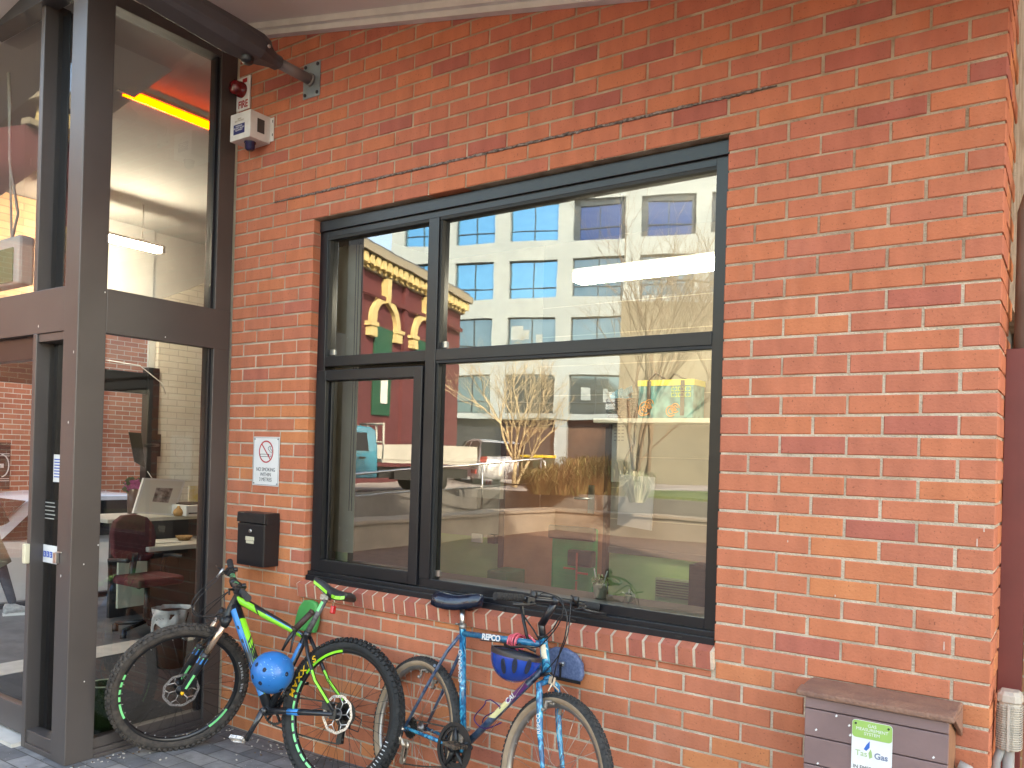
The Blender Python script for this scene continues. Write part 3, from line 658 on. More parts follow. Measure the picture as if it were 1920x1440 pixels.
# door fittings
q = MB(); a = on(1, -.95, 50, 1022); q.box(a[0]-.0, a[0]+.035, -.975, -.946, a[2]-.10, a[2]+.01); q.build('door_sensor', mat('ivory', (.66, .6, .42), .45), ent, bevel=.006)
q = MB(); a, b = on(1, -.868, 82, 1020), on(1, -.868, 108, 1058); q.box(a[0], b[0]+.04, -.8735, -.871, b[2], a[2]); ac = q.build('access_sticker', WHITE, ent)
q = MB()
for k in range(3): q.box(a[0]+.012+k*.035, a[0]+.04+k*.035, -.8745, -.8736, b[2]+.03, a[2]-.035)
q.build('blue_pictogram', mat('sign_blue', (.02, .08, .42), .5), ac)
q = MB()
for k in range(3):
    xx = a[0]+.026+k*.035; q.box(xx-.003, xx+.003, -.8752, -.8746, b[2]+.036, a[2]-.05); q.obox(A(xx, -.875, a[2]-.044), A(1, 0, 0), A(0, 1, 0), A(0, 0, 1), .006, .0006, .006)
q.build('white_figure', WHITE, ac)
q = MB(); a = on(1, -.95, 106, 1040); q.box(a[0]-.01, a[0]+.022, -.965, -.946, a[2]-.045, a[2]+.012); q.box(a[0], a[0]+.05, -.952, -.946, a[2]+.012, a[2]+.018); q.build('key_switch', STEEL, ent, bevel=.002)
q = MB(); a, b = on(1, -.868, 103, 852), on(1, -.868, 122, 905); q.box(a[0], b[0], -.8735, -.871, b[2], a[2]); ps = q.build('notice', PAPER, ent)
q = MB()
for k in range(7): q.box(a[0]+.008, b[0]-.01-.01*(k % 3), -.8742, -.8736, a[2]-.03-k*.016, a[2]-.024-k*.016)
q.build('blue_print', MATS['sign_blue'], ps)
q = MB(); a, b = on(1, -.86, 82, 935), on(1, -.86, 108, 975); q.box(a[0], b[0]+.03, -.869, -.864, b[2], a[2]); bn = q.build('hours_panel', BLACK, ent)
q = MB()
for k in range(5): q.box(a[0]+.012, b[0]-.02+.01*(k % 2), -.8700, -.8692, a[2]-.02-k*.022, a[2]-.014-k*.022)
q.build('white_print', WHITE, bn)

# lobby behind the entrance
lob = thing('lobby', (-6.5, 1.5, 0), 'white and grey lobby interior behind the entrance glass', 'room')
DFLOOR = mat('dark_floor', (.10, .10, .10), .5, var=.3, vscale=5, bump=.1, bscale=30)
q = MB(); q.face([(-9, -.86, .004), (-4.2, -.86, .004), (-4.2, 6, .004), (-9, 6, .004)]); q.build('floor', DFLOOR, lob)
q = MB(); q.face([(-6.05, -.86, .010), (-4.3, -.86, .010), (-4.3, 2.2, .010), (-6.05, 2.2, .010)]); q.build('entry_mat', mat('mat_grey', (.035, .038, .042), .9, var=.3, vscale=120, bump=.5, bscale=300), lob)
q = MB(); q.face([(-6.42, -.86, .012), (-6.07, -.86, .012), (-6.07, 4, .012), (-6.42, 4, .012)]); q.build('cream_strip', MATS['cream_threshold'], lob)
LCEIL = mat('lobby_ceiling', (.46, .45, .435), .8, var=.02)
q = MB(); q.prism([(-4.10, -.86, 4.20), (-9, -.86, 4.20), (-9, -.86, 4.28), (-4.10, -.86, 4.28)], (0, 6.8, 0)); q.build('ceiling', LCEIL, lob)
WB = mat('white_blockwork', (.62, .59, .53), .7, var=.04)
WBR = tex_brick('white_brick', (.66, .62, .54), (.60, .56, .49), (.48, .45, .39), 'y', .24, .075)
q = MB(); q.box(-8.70, -8.64, 2.38, 6, 0, 3.4); q.prism([(-8.70, 2.38, 3.4), (-8.70, 6, 3.4), (-8.70, 6, 5.3)], (.06, 0, 0)); q.build('white_wall', WBR, lob)
q = MB(); q.box(-8.74, -8.66, 1.2, 2.3, 3.0, 4.2); q.box(-8.74, -8.71, 2.3, 6, 2.53, 4.2); q.box(-9, -4.3, 5.9, 6.0, 0, 4.2); q.build('bulkhead', LCEIL, lob)
q = MB(); q.box(-8.72, -8.6, 2.24, 2.38, 0, 2.6); q.box(-8.70, -8.62, -.86, 2.24, 2.29, 2.53); 
q.box(-8.7, -8.62, -.86, 2.24, 0, .06); q.build('west_frame', FRAME, lob, bevel=.003)
q = MB(); q.tube([(-8.55, 1.7, 2.62), (-8.55, 2.1, 2.6), (-8.5, 2.35, 2.42), (-8.52, 2.42, 2.3)], .006, 6); q.tube([(-8.5, 2.2, 1.4), (-8.5, 2.35, 1.2)], .005, 6); q.build('cable', WHITE, lob)

def tube_light(a, b, z, colr, stg, lab, r=.03):
    t = thing('tube_light', (a[0], (a[1]+b[1])/2, z), lab, 'light', None)
    x = a[0]
    q = MB(); q.box(x-r, x+r, a[1], b[1], z-r, z+r); q.build('tube', mat('glow_%d' % int(stg*100), (.8, .6, .4), .4, emit=colr, estr=stg), t, bevel=.012)
    q = MB(); q.box(x-.045, x+.045, a[1]-.05, b[1]+.05, z+r+.002, z+r+.03); q.box(x-.05, x+.05, a[1]-.05, a[1]-.005, z-r*.8, z+r+.0); q.box(x-.05, x+.05, b[1]+.005, b[1]+.05, z-r*.8, z+r+.0); q.build('housing', WHITE, t, bevel=.004)
    return t
oa, ob = on(0, -5.25, 228, 177), on(0, -5.25, 420, 250)
tube_light(oa, ob, 4.13, (1.0, .075, .001), 2.6, 'glowing orange tube light on the lobby ceiling near the glass', .021)
wa, wb_ = on(0, -7.8, 130, 436), on(0, -7.8, 298, 470)
tube_light(wa, wb_, wb_[2], (1, .93, .78), 26.0, 'warm white tube light deep in the lobby', .03)
q = MB()
for f in (.2, .8): q.tube([(-7.8, wa[1]+(wb_[1]-wa[1])*f, wb_[2]+.06), (-7.8, wa[1]+(wb_[1]-wa[1])*f, 4.2)], .004, 5)
q.build('light_wire', WHITE, lob)

# lobby furniture
DESK = mat('desk_white', (.58, .55, .48), .5, var=.04)
dk_ = thing('reception_desk', (-6.9, 1.6, 0), 'pale two-level reception desk behind the entrance glass', 'desk')
q = MB(); q.box(-7.45, -6.85, 1.22, 2.4, .70, .745); q.box(-8.1, -7.45, 1.15, 2.6, .93, .97); q.build('desktop', DESK, dk_, bevel=.006)
q = MB(); q.box(-7.5, -7.46, 1.2, 2.4, .0, .93); q.box(-7.4, -6.9, 2.3, 2.34, 0, .70); q.build('panel', mat('desk_dark', (.03, .03, .032), .5), dk_)
q = MB(); q.box(-7.43, -7.40, 1.25, 1.55, .1, .68); q.build('side_panel', mat('cream_panel', (.52, .54, .42), .6), dk_)
pf = thing('framed_print', (-7.6, 1.6, .975), 'white framed black and white animal photograph leaning on the desk', 'picture')
P = [on(0, -7.55, *p_) for p_ in ((250, 962), (326, 967), (348, 900), (270, 896))]
nrm = unit(np.cross(P[1]-P[0], P[3]-P[0]))
if nrm[0] < 0: nrm = -nrm
q = MB(); q.prism(P, -nrm*.03); q.build('frame', WHITE, pf)
cen = sum(P)/4
def sc(k, off): return [cen+(p_-cen)*k+nrm*off for p_ in P]
q = MB(); q.prism(sc(.9, .001), nrm*.001); q.build('mount', mat('mount_board', (.72, .7, .62), .8), pf)
q = MB(); q.prism([p_+A(0, .03, .015) for p_ in sc(.40, .003)], nrm*.001); q.build('photograph', mat('grey_photo', (.05, .045, .04), .6, col2=(.45, .42, .4), vscale=15, detail=8), pf)
pr_ = thing('printer', (-7.0, 1.85, .745), 'white desktop printer at the right end of the desk', 'printer')
a, b = on(0, -7.3, 349, 948), on(0, -7.3, 410, 990)
q = MB(); q.box(-7.75, -7.3, a[1], a[1]+.42, .972, a[2]+.0); q.build('body', WHITE, pr_, bevel=.012)
q = MB(); q.box(-7.298, -7.294, a[1]+.03, a[1]+.38, 1.0, 1.012); q.box(-7.7, -7.35, a[1]+.05, a[1]+.35, a[2]+.002, a[2]+.012); q.build('paper_slot', BLACK, pr_)
fl = thing('cabbage_flower', (-7.9, 1.62, .97), 'purple ornamental cabbage bouquet behind the framed print', 'flowers')
q = MB(); c = on(0, -7.95, 250, 912)
for i in range(90):
    a_ = random.uniform(0, 6.28); r0 = random.uniform(.02, .11); cc = c+A(random.uniform(-.03, .03), math.cos(a_)*r0*1.1, math.sin(a_)*r0*.8)
    q.obox(cc, A(random.random()-.5, 1, random.random()), A(1, .2, 0), A(0, -1, 1), .05*random.uniform(.5, 1), .004, .04, 0 if r0 < .075 else 1)
q.build('blooms', [mat('petal_pink', (.5, .12, .3), .6, var=.3, vscale=30), mat('petal_green', (.12, .15, .08), .6)], fl)
q = MB(); q.lathe(A(c[0], c[1], .972), A(0, 0, 1), [(.001, 0), (.05, 0), (.06, c[2]-1.0), (.05, c[2]-1.0)], 14); q.build('vase', mat('vase_dark', (.1, .06, .05), .3), fl)
gd = thing('gourd', (-7.5, 1.7, .97), 'small tan gourd beside the printer', 'gourd')
q = MB(); c = on(0, -7.4, 334, 972); c[2] = .972; q.lathe(c, A(0, 0, 1), [(.001, 0), (.04, .005), (.055, .035), (.045, .065), (.02, .085), (.012, .105), (.001, .11)], 16); q.build('body', mat('gourd_tan', (.45, .26, .1), .6, var=.2, vscale=30), gd)
bw = thing('wicker_bowl', (-7.0, 1.7, .745), 'small woven bowl on the lower desk top', 'bowl')
q = MB(); c = on(2, .75, 345, 1012); c[2] = .746; q.lathe(c, A(0, 0, 1), [(.001, 0), (.05, 0), (.085, .045), (.08, .045), (.05, .01), (.001, .008)], 18); q.build('body', mat('bowl_tan', (.42, .24, .10), .7, var=.3, vscale=60), bw)
tag_p = MB(); c = on(2, .75, 305, 1016); tag_p.obox(A(c[0], c[1], .751), A(.3, 1, 0), A(1, -.3, 0), A(0, 0, 1), .3, .2, .008); tag(tag_p.build('paper_sheets', PAPER), 'loose white papers lying on the lower desk top', 'papers')
yl = MB(); a, b = on(0, -7.7, 365, 912), on(0, -7.7, 410, 950); yl.box(-7.82, -7.8, a[1], b[1], .973, a[2]); tag(yl.build('yellow_card', mat('card_yellow', (.65, .55, .2), .7, col2=(.7, .68, .6), vscale=8)), 'yellow and white card standing behind the printer', 'card')
# burgundy chair
ch = thing('desk_chair', (-6.75, 1.05, 0), 'burgundy office chair with black arms in the lobby', 'chair')
BURG = mat('burgundy_fabric', (.085, .012, .018), .85, var=.15, vscale=30)
q = MB(); P = [on(0, -6.9, *p_) for p_ in ((214, 1040), (212, 1000), (218, 978), (232, 967), (256, 964), (278, 970), (290, 985), (294, 1005), (290, 1040), (280, 1052), (225, 1052))]
q.prism(P, (-.07, 0, 0)); q.build('backrest', BURG, ch, bevel=.015)
q = MB(); cy_ = (P[0][1]+P[8][1])/2; q.box(-6.88, -6.45, cy_-.23, cy_+.23, .44, .52); q.build('seat', BURG, ch, bevel=.03)
q = MB()
for s in (-1, 1): q.tube([(-6.85, cy_+s*.25, .5), (-6.85, cy_+s*.27, .66), (-6.55, cy_+s*.27, .68)], .02, 8)
q.tube([(-6.9, cy_, .7), (-6.95, cy_, .45), (-6.8, cy_, .40)], .03, 8); q.build('arm', BLACK, ch)
q = MB(); q.tube([(-6.68, cy_, .44), (-6.68, cy_, .09)], .028, 8)
for k in range(5):
    a_ = k*1.257; q.tube([(-6.68, cy_, .1), (-6.68+.28*math.cos(a_), cy_+.28*math.sin(a_), .07)], .02, 6); q.tube([(-6.68+.28*math.cos(a_), cy_+.28*math.sin(a_), .065), (-6.66+.28*math.cos(a_), cy_+.3*math.sin(a_), .0)], .028, 8)
q.build('base', BLACK, ch)
# bin with a white liner
bn_ = thing('waste_bin', (-5.45, .55, 0), 'dark waste bin with a white plastic liner hanging over its rim', 'bin')
c = on(2, .3, 322, 1178); c[2] = 0
q = MB(); q.lathe(c, A(0, 0, 1), [(.001, .012), (.10, .012), (.135, .43), (.125, .43), (.09, .03), (.001, .03)], 20); q.build('body', BLACK, bn_)
q = MB()
rings = []
for k in range(9):
    t = k/8; rings.append([c+A(math.cos(a)*(.14+.012*math.sin(7*a+k)+.012*math.sin(13*a)), math.sin(a)*(.14+.012*math.sin(5*a+k)), .46-.17*t*(1+.35*math.sin(a*2+1)+.1*math.sin(5*a))) for a in np.linspace(0, 2*math.pi, 40, endpoint=False)])
q.grid(rings); q.tube([c+A(.12, .1, .45), c+A(.15, .15, .41), c+A(.16, .17, .33)], .014, 6); q.build('liner', mat('thin_plastic', (.55, .56, .55), .5, var=.1, vscale=20, bump=.6, bscale=30), bn_)
# green cylinder vase by the post
c = on(0, -4.33, 196, 1285); zt = c[2]; cc = A(-4.33, c[1]+.0, .012)
uv = thing('umbrella_stand', cc, 'dark green glass cylinder standing just inside the entrance post', 'stand')
q = MB(); q.lathe(cc, A(0, 0, 1), [(.001, .004), (.085, .0), (.085, zt-.01), (.089, zt), (.083, zt), (.08, .01), (.001, .01)], 28); q.build('body', mat('green_glassy', (.015, .035, .010), .12, spec=.8), uv)
q = MB(); q.tube([cc+A(math.cos(t)*.086, math.sin(t)*.086, zt) for t in np.linspace(0, 6.2832, 33)], .004, 6, cap=False); q.build('rim', mat('rim_green', (.25, .3, .22), .3), uv)
# wall screen on its bracket
tv = thing('wall_screen', on(0, -8.0, 285, 830), 'dark flat screen angled on a bracket beside the black post', 'screen')
P = [on(0, -8.0, 241, 810), on(0, -8.0, 265, 812), on(0, -8.15, 273, 878), on(0, -8.1, 252, 866)]
q = MB(); q.prism(P, (-.06, .03, 0)); q.build('panel', mat('screen_dark', (.03, .018, .016), .12), tv, bevel=.004)
q = MB(); c = on(0, -8.1, 272, 835); e_ = on(0, -8.6, 297, 835); q.tube([c, (c+e_)/2+A(0, .03, 0), e_], .018, 6); q.box(e_[0]-.03, e_[0], e_[1]-.03, e_[1]+.03, e_[2]-.13, e_[2]+.13); q.build('bracket', BLACK, tv)
# hanging exit-style sign box seen through the upper door glass
HY = -.74
hs = thing('hanging_sign', on(1, HY, 15, 510), 'white hanging sign box with green face on a chain in the porch', 'sign')
a, b = on(1, HY, -40, 462), on(1, HY, 40, 532)
q = MB(); q.box(a[0], b[0], HY-.02, HY+.08, b[2], a[2]); q.build('case', WHITE, hs, bevel=.02)
a2, b2_ = on(1, HY-.021, -30, 478), on(1, HY-.021, 24, 528); q = MB(); q.box(a2[0], b2_[0], HY-.028, HY-.021, b2_[2], a2[2]); q.build('green_face', mat('sign_green', (.12, .3, .16), .3), hs)
q = MB(); t_ = on(1, HY+.03, 15, 95); m_ = on(1, HY+.03, 18, 300); e_ = on(1, HY+.03, 22, 465)
for k in range(60):
    pz = e_+(t_-e_)*(k/60.); q.obox(pz, A(1, k % 2, 0), A(-(k % 2), 1, 0), A(0, 0, 1), .014, .006, .03)
q.tube([t_, on(1, HY+.03, 20, 200), on(1, HY+.03, 18, 300), on(1, HY+.03, 34, 400), on(1, HY+.03, 22, 450), on(1, HY+.03, 2, 470)], .008, 6); q.obox(t_, A(1, 0, 0), A(0, 1, 0), A(0, 0, 1), .12, .1, .06); q.build('chain', mat('chain_white', (.55, .52, .46), .6), hs)

# a person striding in at the far left: only the leading leg is inside the frame
def skin_body(name, V_, E_, Rr, m, parent):
    o0 = np.array(wloc(parent)); me = bpy.data.meshes.new(name); me.from_pydata([tuple(np.array(v)-o0) for v in V_], E_, [])
    o = bpy.data.objects.new(name, me); COL.objects.link(o); o.parent = parent; me.materials.append(m)
    sk = o.modifiers.new('skin', 'SKIN'); sk.use_smooth_shade = True
    for i, r in enumerate(Rr): me.skin_vertices[0].data[i].radius = (r, r) if not hasattr(r, '__len__') else r
    me.skin_vertices[0].data[0].use_root = True
    sb_ = o.modifiers.new('subsurf', 'SUBSURF'); sb_.levels = 2; sb_.render_levels = 2; return o
fx = on(0, -8.25, 26, 1108); hx = on(0, -8.35, -42, 985)
ps_ = thing('person', (hx[0], hx[1], 0), 'person in khaki shorts over navy leggings and grey trainers striding in at the far left', 'person')
hip = A(hx[0], hx[1], .92); fwd = unit(A(fx[0]-hx[0], fx[1]-hx[1], 0)); sdw = A(-fwd[1], fwd[0], 0)
kn = A(*(hip+fwd*.20+sdw*.08)[:2], .50); an_ = A(fx[0], fx[1], .10)
kn2 = hip-fwd*.06-sdw*.09; kn2[2] = .49; an2 = hip-fwd*.32-sdw*.09; an2[2] = .14
ch_ = hip+A(0, 0, .42); nk = hip+A(0, 0, .60)
V_ = [hip, hip+sdw*.09-A(0, 0, .05), kn, an_, hip-sdw*.09-A(0, 0, .05), kn2, an2, hip+A(0, 0, .2), ch_, nk, nk+A(0, 0, .10)+fwd*.02, ch_+sdw*.18+A(0, 0, .08), ch_+sdw*.26-A(0, 0, .2)-fwd*.05, ch_+sdw*.25-A(0, 0, .44)+fwd*.04, ch_-sdw*.18+A(0, 0, .08), ch_-sdw*.26-A(0, 0, .2)+fwd*.08, ch_-sdw*.24-A(0, 0, .42)+fwd*.2]
E_ = [(0, 1), (1, 2), (2, 3), (0, 4), (4, 5), (5, 6), (0, 7), (7, 8), (8, 9), (9, 10), (8, 11), (11, 12), (12, 13), (8, 14), (14, 15), (15, 16)]
skin_body('body', V_, E_, [.12, .085, .058, .04, .085, .058, .04, .12, .13, .055, .05, .06, .045, .03, .06, .045, .03], mat('navy_legging', (.02, .028, .045), .8), ps_)
q = MB()
for h_, k_ in ((hip+sdw*.09, kn), (hip-sdw*.09, kn2)):
    q.tube([h_+A(0, 0, .06), h_+(k_-h_)*.5, k_+(k_-h_)*.05], [.125, .112, .098], 18)
for k in range(5): p_ = kn+(hip+sdw*.09-kn)*(.1+.16*k); q.tube([p_+(fwd*math.cos(t)+sdw*math.sin(t))*.106+A(0, 0, .02*math.sin(2*t+k)) for t in np.linspace(-1.5, 1.5, 9)], .006, 5)
q.build('shorts', mat('khaki_cloth', (.27, .29, .22), .85, var=.1, vscale=12), ps_)
q = MB(); q.tube([hip+A(0, 0, .0), hip+A(0, 0, .25), ch_+A(0, 0, .12), nk-A(0, 0, .02)], [.155, .15, .17, .08], 20)
for s_ in (11, 14): q.tube([V_[s_]+A(0, 0, .02), V_[s_+1], V_[s_+2]], [.075, .06, .045], 14)
q.build('jacket', mat('black_jacket', (.012, .012, .014), .8), ps_)
q = MB(); hc_ = nk+A(0, 0, .22)+fwd*.02
q.grid([[hc_+A(0, 0, 1)*.125*math.cos(th)+(fwd*math.cos(ph)*.098+sdw*math.sin(ph)*.078)*math.sin(th)*(1-.12*(th > 1.9)) for ph in np.linspace(0, 2*math.pi, 20, endpoint=False)] for th in np.linspace(.05, 3.1, 14)])
q.lathe(hc_+fwd*.095-A(0, 0, .01), fwd, [(.016, -.02), (.012, .012), (.001, .022)], 8)
for s_ in (-1, 1): q.lathe(hc_+sdw*.075*s_, sdw*s_, [(.02, -.01), (.024, .008), (.001, .012)], 8)
q.build('head', mat('skin_tone', (.45, .27, .19), .6), ps_)
q = MB(); q.grid([[hc_+A(0, 0, .01)+A(0, 0, 1)*.132*math.cos(th)+((fwd*math.cos(ph)*.104-fwd*.012)+sdw*math.sin(ph)*.086)*math.sin(th) for ph in np.linspace(0, 2*math.pi, 20, endpoint=False)] for th in np.linspace(.05, 1.35, 8)]); q.build('hair', mat('brown_hair', (.05, .03, .02), .7), ps_)
for an__, fd__ in ((an_, fwd), (an2, unit(fwd*.8-A(0, 0, .5)))):
    q = MB(); b0 = an__-A(0, 0, .075); sd__ = np.cross(fd__, A(0, 0, 1)); up__ = np.cross(sd__, fd__)
    q.grid([[b0+fd__*f+sd__*x*w_+up__*y*h_ for x, y in ((-1, 0), (-1, .5), (-.6, 1), (.6, 1), (1, .5), (1, 0))] for f, w_, h_ in ((-.085, .028, .06), (-.07, .036, .09), (0, .036, .095), (.06, .042, .065), (.13, .045, .045), (.175, .03, .03))], 0, True, cap=True); sh_ = q.build('shoe', mat('trainer_grey', (.30, .30, .30), .7, col2=(.55, .55, .53), vscale=22), ps_)
    q = MB(); q.grid([[b0+fd__*f+sd__*x*w_+up__*y for x, y in ((-1, -.022), (-1, .004), (1, .004), (1, -.022))] for f, w_ in ((-.09, .032), (0, .041), (.1, .05), (.18, .034))], 0, False, cap=True); q.build('sole', WHITE, sh_)

# ------------------------------------------------------------ outside, west of the lobby
WBK = tex_brick('courtyard_brick', (.42, .13, .07), (.55, .22, .12), (.66, .56, .44), 'y')
q = MB(); q.box(-12.6, -12.5, -6, 16, -.6, 4.6); tag(q.build('courtyard_wall', WBK), 'red brick courtyard wall with pale mortar behind the white car', 'wall')
q = MB(); q.box(-8.70, -8.64, -.86, 1.2, 2.531, 4.19)
q.build('high_brick_panel', tex_brick('porch_brick', (.60, .34, .20), (.72, .46, .28), (.45, .3, .2), 'y'), lob)
q = MB(); q.face([(-12.5, -6, -.38), (-8.9, -6, -.38), (-8.9, 8, -.38), (-12.5, 8, -.38)]); tag(q.build('courtyard_paving', mat('dark_paving', (.05, .05, .052), .8, var=.25, vscale=3)), kind='structure')
po = MB(); a, b = on(0, -12.49, -40, 828), on(0, -12.49, 17, 917); po.box(-12.498, -12.48, a[1], b[1], b[2], a[2]); po_ = po.build('poster', BLACK); tag(po_, 'black poster with white line art on the courtyard brick wall', 'poster')
q = MB(); cy_, cz_ = b[1]-.12, (a[2]+b[2])/2
q.tube([A(-12.475, cy_+.1*math.cos(t), cz_+.16*math.sin(t)) for t in np.linspace(-1.5, 1.6, 14)], .008, 5)
for dz in (-.22, -.19, .14, .17): q.box(-12.479, -12.474, cy_-.05, cy_+.11, cz_+dz, cz_+dz+.008)
q.box(-12.479, -12.474, cy_-.1, cy_+.03, cz_-.03, cz_+.03); q.build('line_art', WHITE, po_)

def car_mesh(name, base, fwd, L, W, Hh, body, label, cat, mirror=False, kind='hatch'):
    """side outline swept across the width with tumblehome; windows and wheels as parts"""
    fwd = unit(fwd); side = np.cross(fwd, A(0, 0, 1)); up = A(0, 0, 1); base = np.array(base, float)
    bb = base.copy()
    if mirror: bb[1] = 2*YG-bb[1]
    t = thing(name, bb, label, cat)
    P = lambda f, s_, z: base+fwd*f*L+side*s_*W/2+up*z*Hh
    prof = [(-.5, .22), (-.5, .50), (-.48, .60), (-.40, .93), (-.30, .985), (-.05, 1.0), (.08, .965), (.22, .66), (.40, .58), (.49, .48), (.5, .25)]
    low = lambda z: 1.0 if z < .62 else 1.0-.30*(z-.62)/.38
    q = MB(); rings = []
    for s_ in (-1, -.92, 0, .92, 1):
        rings.append([P(f*(1 if abs(s_) < .95 else .985), (s_*low(z)), z*(1.0 if abs(s_) < .95 else .985)) for f, z in prof]+[P(.5, s_, .14), P(-.5, s_, .14)])
    q.grid(rings, 0, True, True, cap=True); q.build('body', body, t, mirror=mirror)
    for s_ in (-1, 1):
        q = MB(); w_ = [(-.42, .66), (-.36, .90), (-.27, .945), (-.03, .95), (.05, .92), (.17, .67)]
        q.prism([P(f, s_*(low(z)+.004), z) for f, z in w_], side*(-s_*.004)); q.build('side_window', mat('car_glass', (.008, .009, .011), .08, spec=.25), t, mirror=mirror)
        q = MB(); q.prism([P(-.10, s_*(low(.66)+.008), .66), P(-.075, s_*(low(.66)+.008), .66), P(-.085, s_*(low(.945)+.008), .945), P(-.105, s_*(low(.945)+.008), .945)], side*(-s_*.004)); q.build('pillar', body, t, mirror=mirror)
        for f in (-.31, .31):
            q = MB(); c = P(f, s_*.93, .215); q.lathe(c, side*s_, [(.001, .02), (.2, .02), (.31, .05), (.32, 0), (.31, -.18), (.001, -.18)], 20); wh = q.build('wheel', RUBBER, t, mirror=mirror)
            q = MB(); q.lathe(c, side*s_, [(.001, .045), (.19, .035), (.2, .055), (.21, .03)], 20); q.build('rim', SILVER, wh, mirror=mirror)
    q = MB()
    q.face([P(.085, -.80, .955), P(.085, .80, .955), P(.215, .93, .68), P(.215, -.93, .68)]); q.v = [tuple(np.array(v)+fwd*.012+up*.008) for v in q.v]; q.build('windscreen', MATS['car_glass'], t, mirror=mirror)
    q = MB(); q.face([P(-.41, -.80, .92), P(-.41, .80, .92), P(-.478, .9, .63), P(-.478, -.9, .63)]); q.v = [tuple(np.array(v)-fwd*.014+up*.006) for v in q.v]; q.build('rear_window', MATS['car_glass'], t, mirror=mirror)
    q = MB()
    for s_ in (-1, 1): q.obox(P(-.497, s_*.82, .56), fwd, side, up, .05, .22, .2)
    q.build('tail_light', mat('lamp_red', (.35, .015, .01), .3), t, mirror=mirror)
    return t
CARW = mat('white_car_paint', (.72, .73, .75), .25, coat=.5, var=.02)
car_mesh('parked_car', (-10.3, 1.75, -.38), (0, -1, 0), 3.9, 1.7, 1.46, CARW, 'white hatchback parked beyond the lobby glass', 'car')

# ------------------------------------------------------------ wall fittings
# floodlight / lantern on its bracket
lf = thing('wall_lantern', (-3.41, -.1, 3.8), 'dark grey angled street lantern on a pipe bracket high on the brick wall', 'lamp')
GALV = mat('galvanised', (.30, .33, .34), .45, metal=.6, var=.15, vscale=12)
q = MB(); q.box(-3.475, -3.335, -.007, -.0035, 3.70, 3.90); q.build('wall_plate', GALV, lf, bevel=.001)
q = MB()
for (x, z) in ((-3.455, 3.72), (-3.355, 3.72), (-3.355, 3.88), (-3.455, 3.88)): q.lathe(A(x, -.007, z), A(0, -1, 0), [(.010, 0), (.010, .006), (.001, .008)], 8)
q.build('bolt', mat('bolt_dark', (.05, .05, .055), .5, metal=.5), lf)
e0 = A(-3.41, -.007, 3.80); e1 = on(0, -3.43, 512, 113)
q = MB(); q.tube([e0, e1], .030, 18); q.tube([e0, e0+unit(e1-e0)*.015], .037, 18); q.build('pipe', mat('bracket_grey', (.20, .185, .18), .5, var=.08, vscale=9), lf)
dl = unit(e1-e0+A(-.03, 0, .03)); sd_ = A(1, 0, 0); ul = np.cross(sd_, dl); ul = -ul if ul[2] < 0 else ul
LANT = mat('lantern_grey', (.060, .052, .055), .45, var=.06, vscale=6)
def lsec(t, w_, up_, dn, f=.55):
    c = e1+dl*t
    return [c+sd_*w_*a_+ul*b_ for a_, b_ in ((-1, up_*.35), (-f, up_), (f, up_), (1, up_*.35), (1, -dn*.45), (f*1.1, -dn), (-f*1.1, -dn), (-1, -dn*.45))]
q = MB(); q.grid([lsec(-.035, .040, .034, .036), lsec(-.0, .042, .036, .038), lsec(.03, .05, .050, .045), lsec(.05, .06, .08, .05), lsec(.10, .082, .088, .062), lsec(.25, .095, .085, .070), lsec(.95, .098, .07, .055), lsec(1.0, .090, .05, .04)], 0, False, True, cap=True); q.build('housing', LANT, lf, bevel=.003)
q = MB(); c = e1+dl*.14-ul*.065; q.lathe(c, -ul, [(.034, -.02), (.034, .022), (.026, .03), (.001, .032)], 18); q.build('photocell', BLACK, lf)
q = MB(); q.lathe(e1+dl*.085+A(.0815, 0, .01), A(1, 0, 0), [(.010, 0), (.010, .005), (.001, .006)], 10); q.build('pivot_bolt', STEEL, lf)
q = MB(); c = e1+dl*.80-ul*.050; q.obox(c, sd_, dl, ul, .13, .26, .02); q.build('lens', mat('lens_glass', (.55, .5, .42), .1, var=.3, vscale=20), lf)

# FIRE sign with red strobe
fs = thing('fire_strobe', on(1, -.02, 457, 172), 'white FIRE sign with a round red strobe light', 'fire sign')
a, b = on(1, -.006, 446, 147), on(1, -.006, 469, 201)
q = MB(); q.box(a[0]+.0, b[0], -.010, -.004, b[2]-.005, a[2]-.01); q.build('plate', WHITE, fs)
FRED = mat('fire_red', (.42, .012, .015), .3)
fx0, fx1, fz0, fz1 = a[0], b[0], b[2]-.005, a[2]-.01
text('lettering', 'FIRE', .062, A((fx0+fx1)/2, -.0108, fz0+.015), A(1, 0, 0), A(0, 0, 1), FRED, fs, sx=.8, bold=.0015)
q = MB(); q.box(fx0+.055, fx1-.03, -.0116, -.0105, fz1-.035, fz1-.01); q.build('red_tab', FRED, fs)
q = MB(); c = A((fx0+fx1)/2-.012, -.01, (fz0+fz1)/2+.022); q.lathe(c, A(0, -1, 0), [(.046, 0), (.046, .026), (.043, .028), (.044, .044), (.041, .066), (.032, .075), (.001, .078)], 26); q.build('lens', mat('strobe_red', (.16, .006, .008), .15, spec=.8, var=.3, vscale=40), fs)

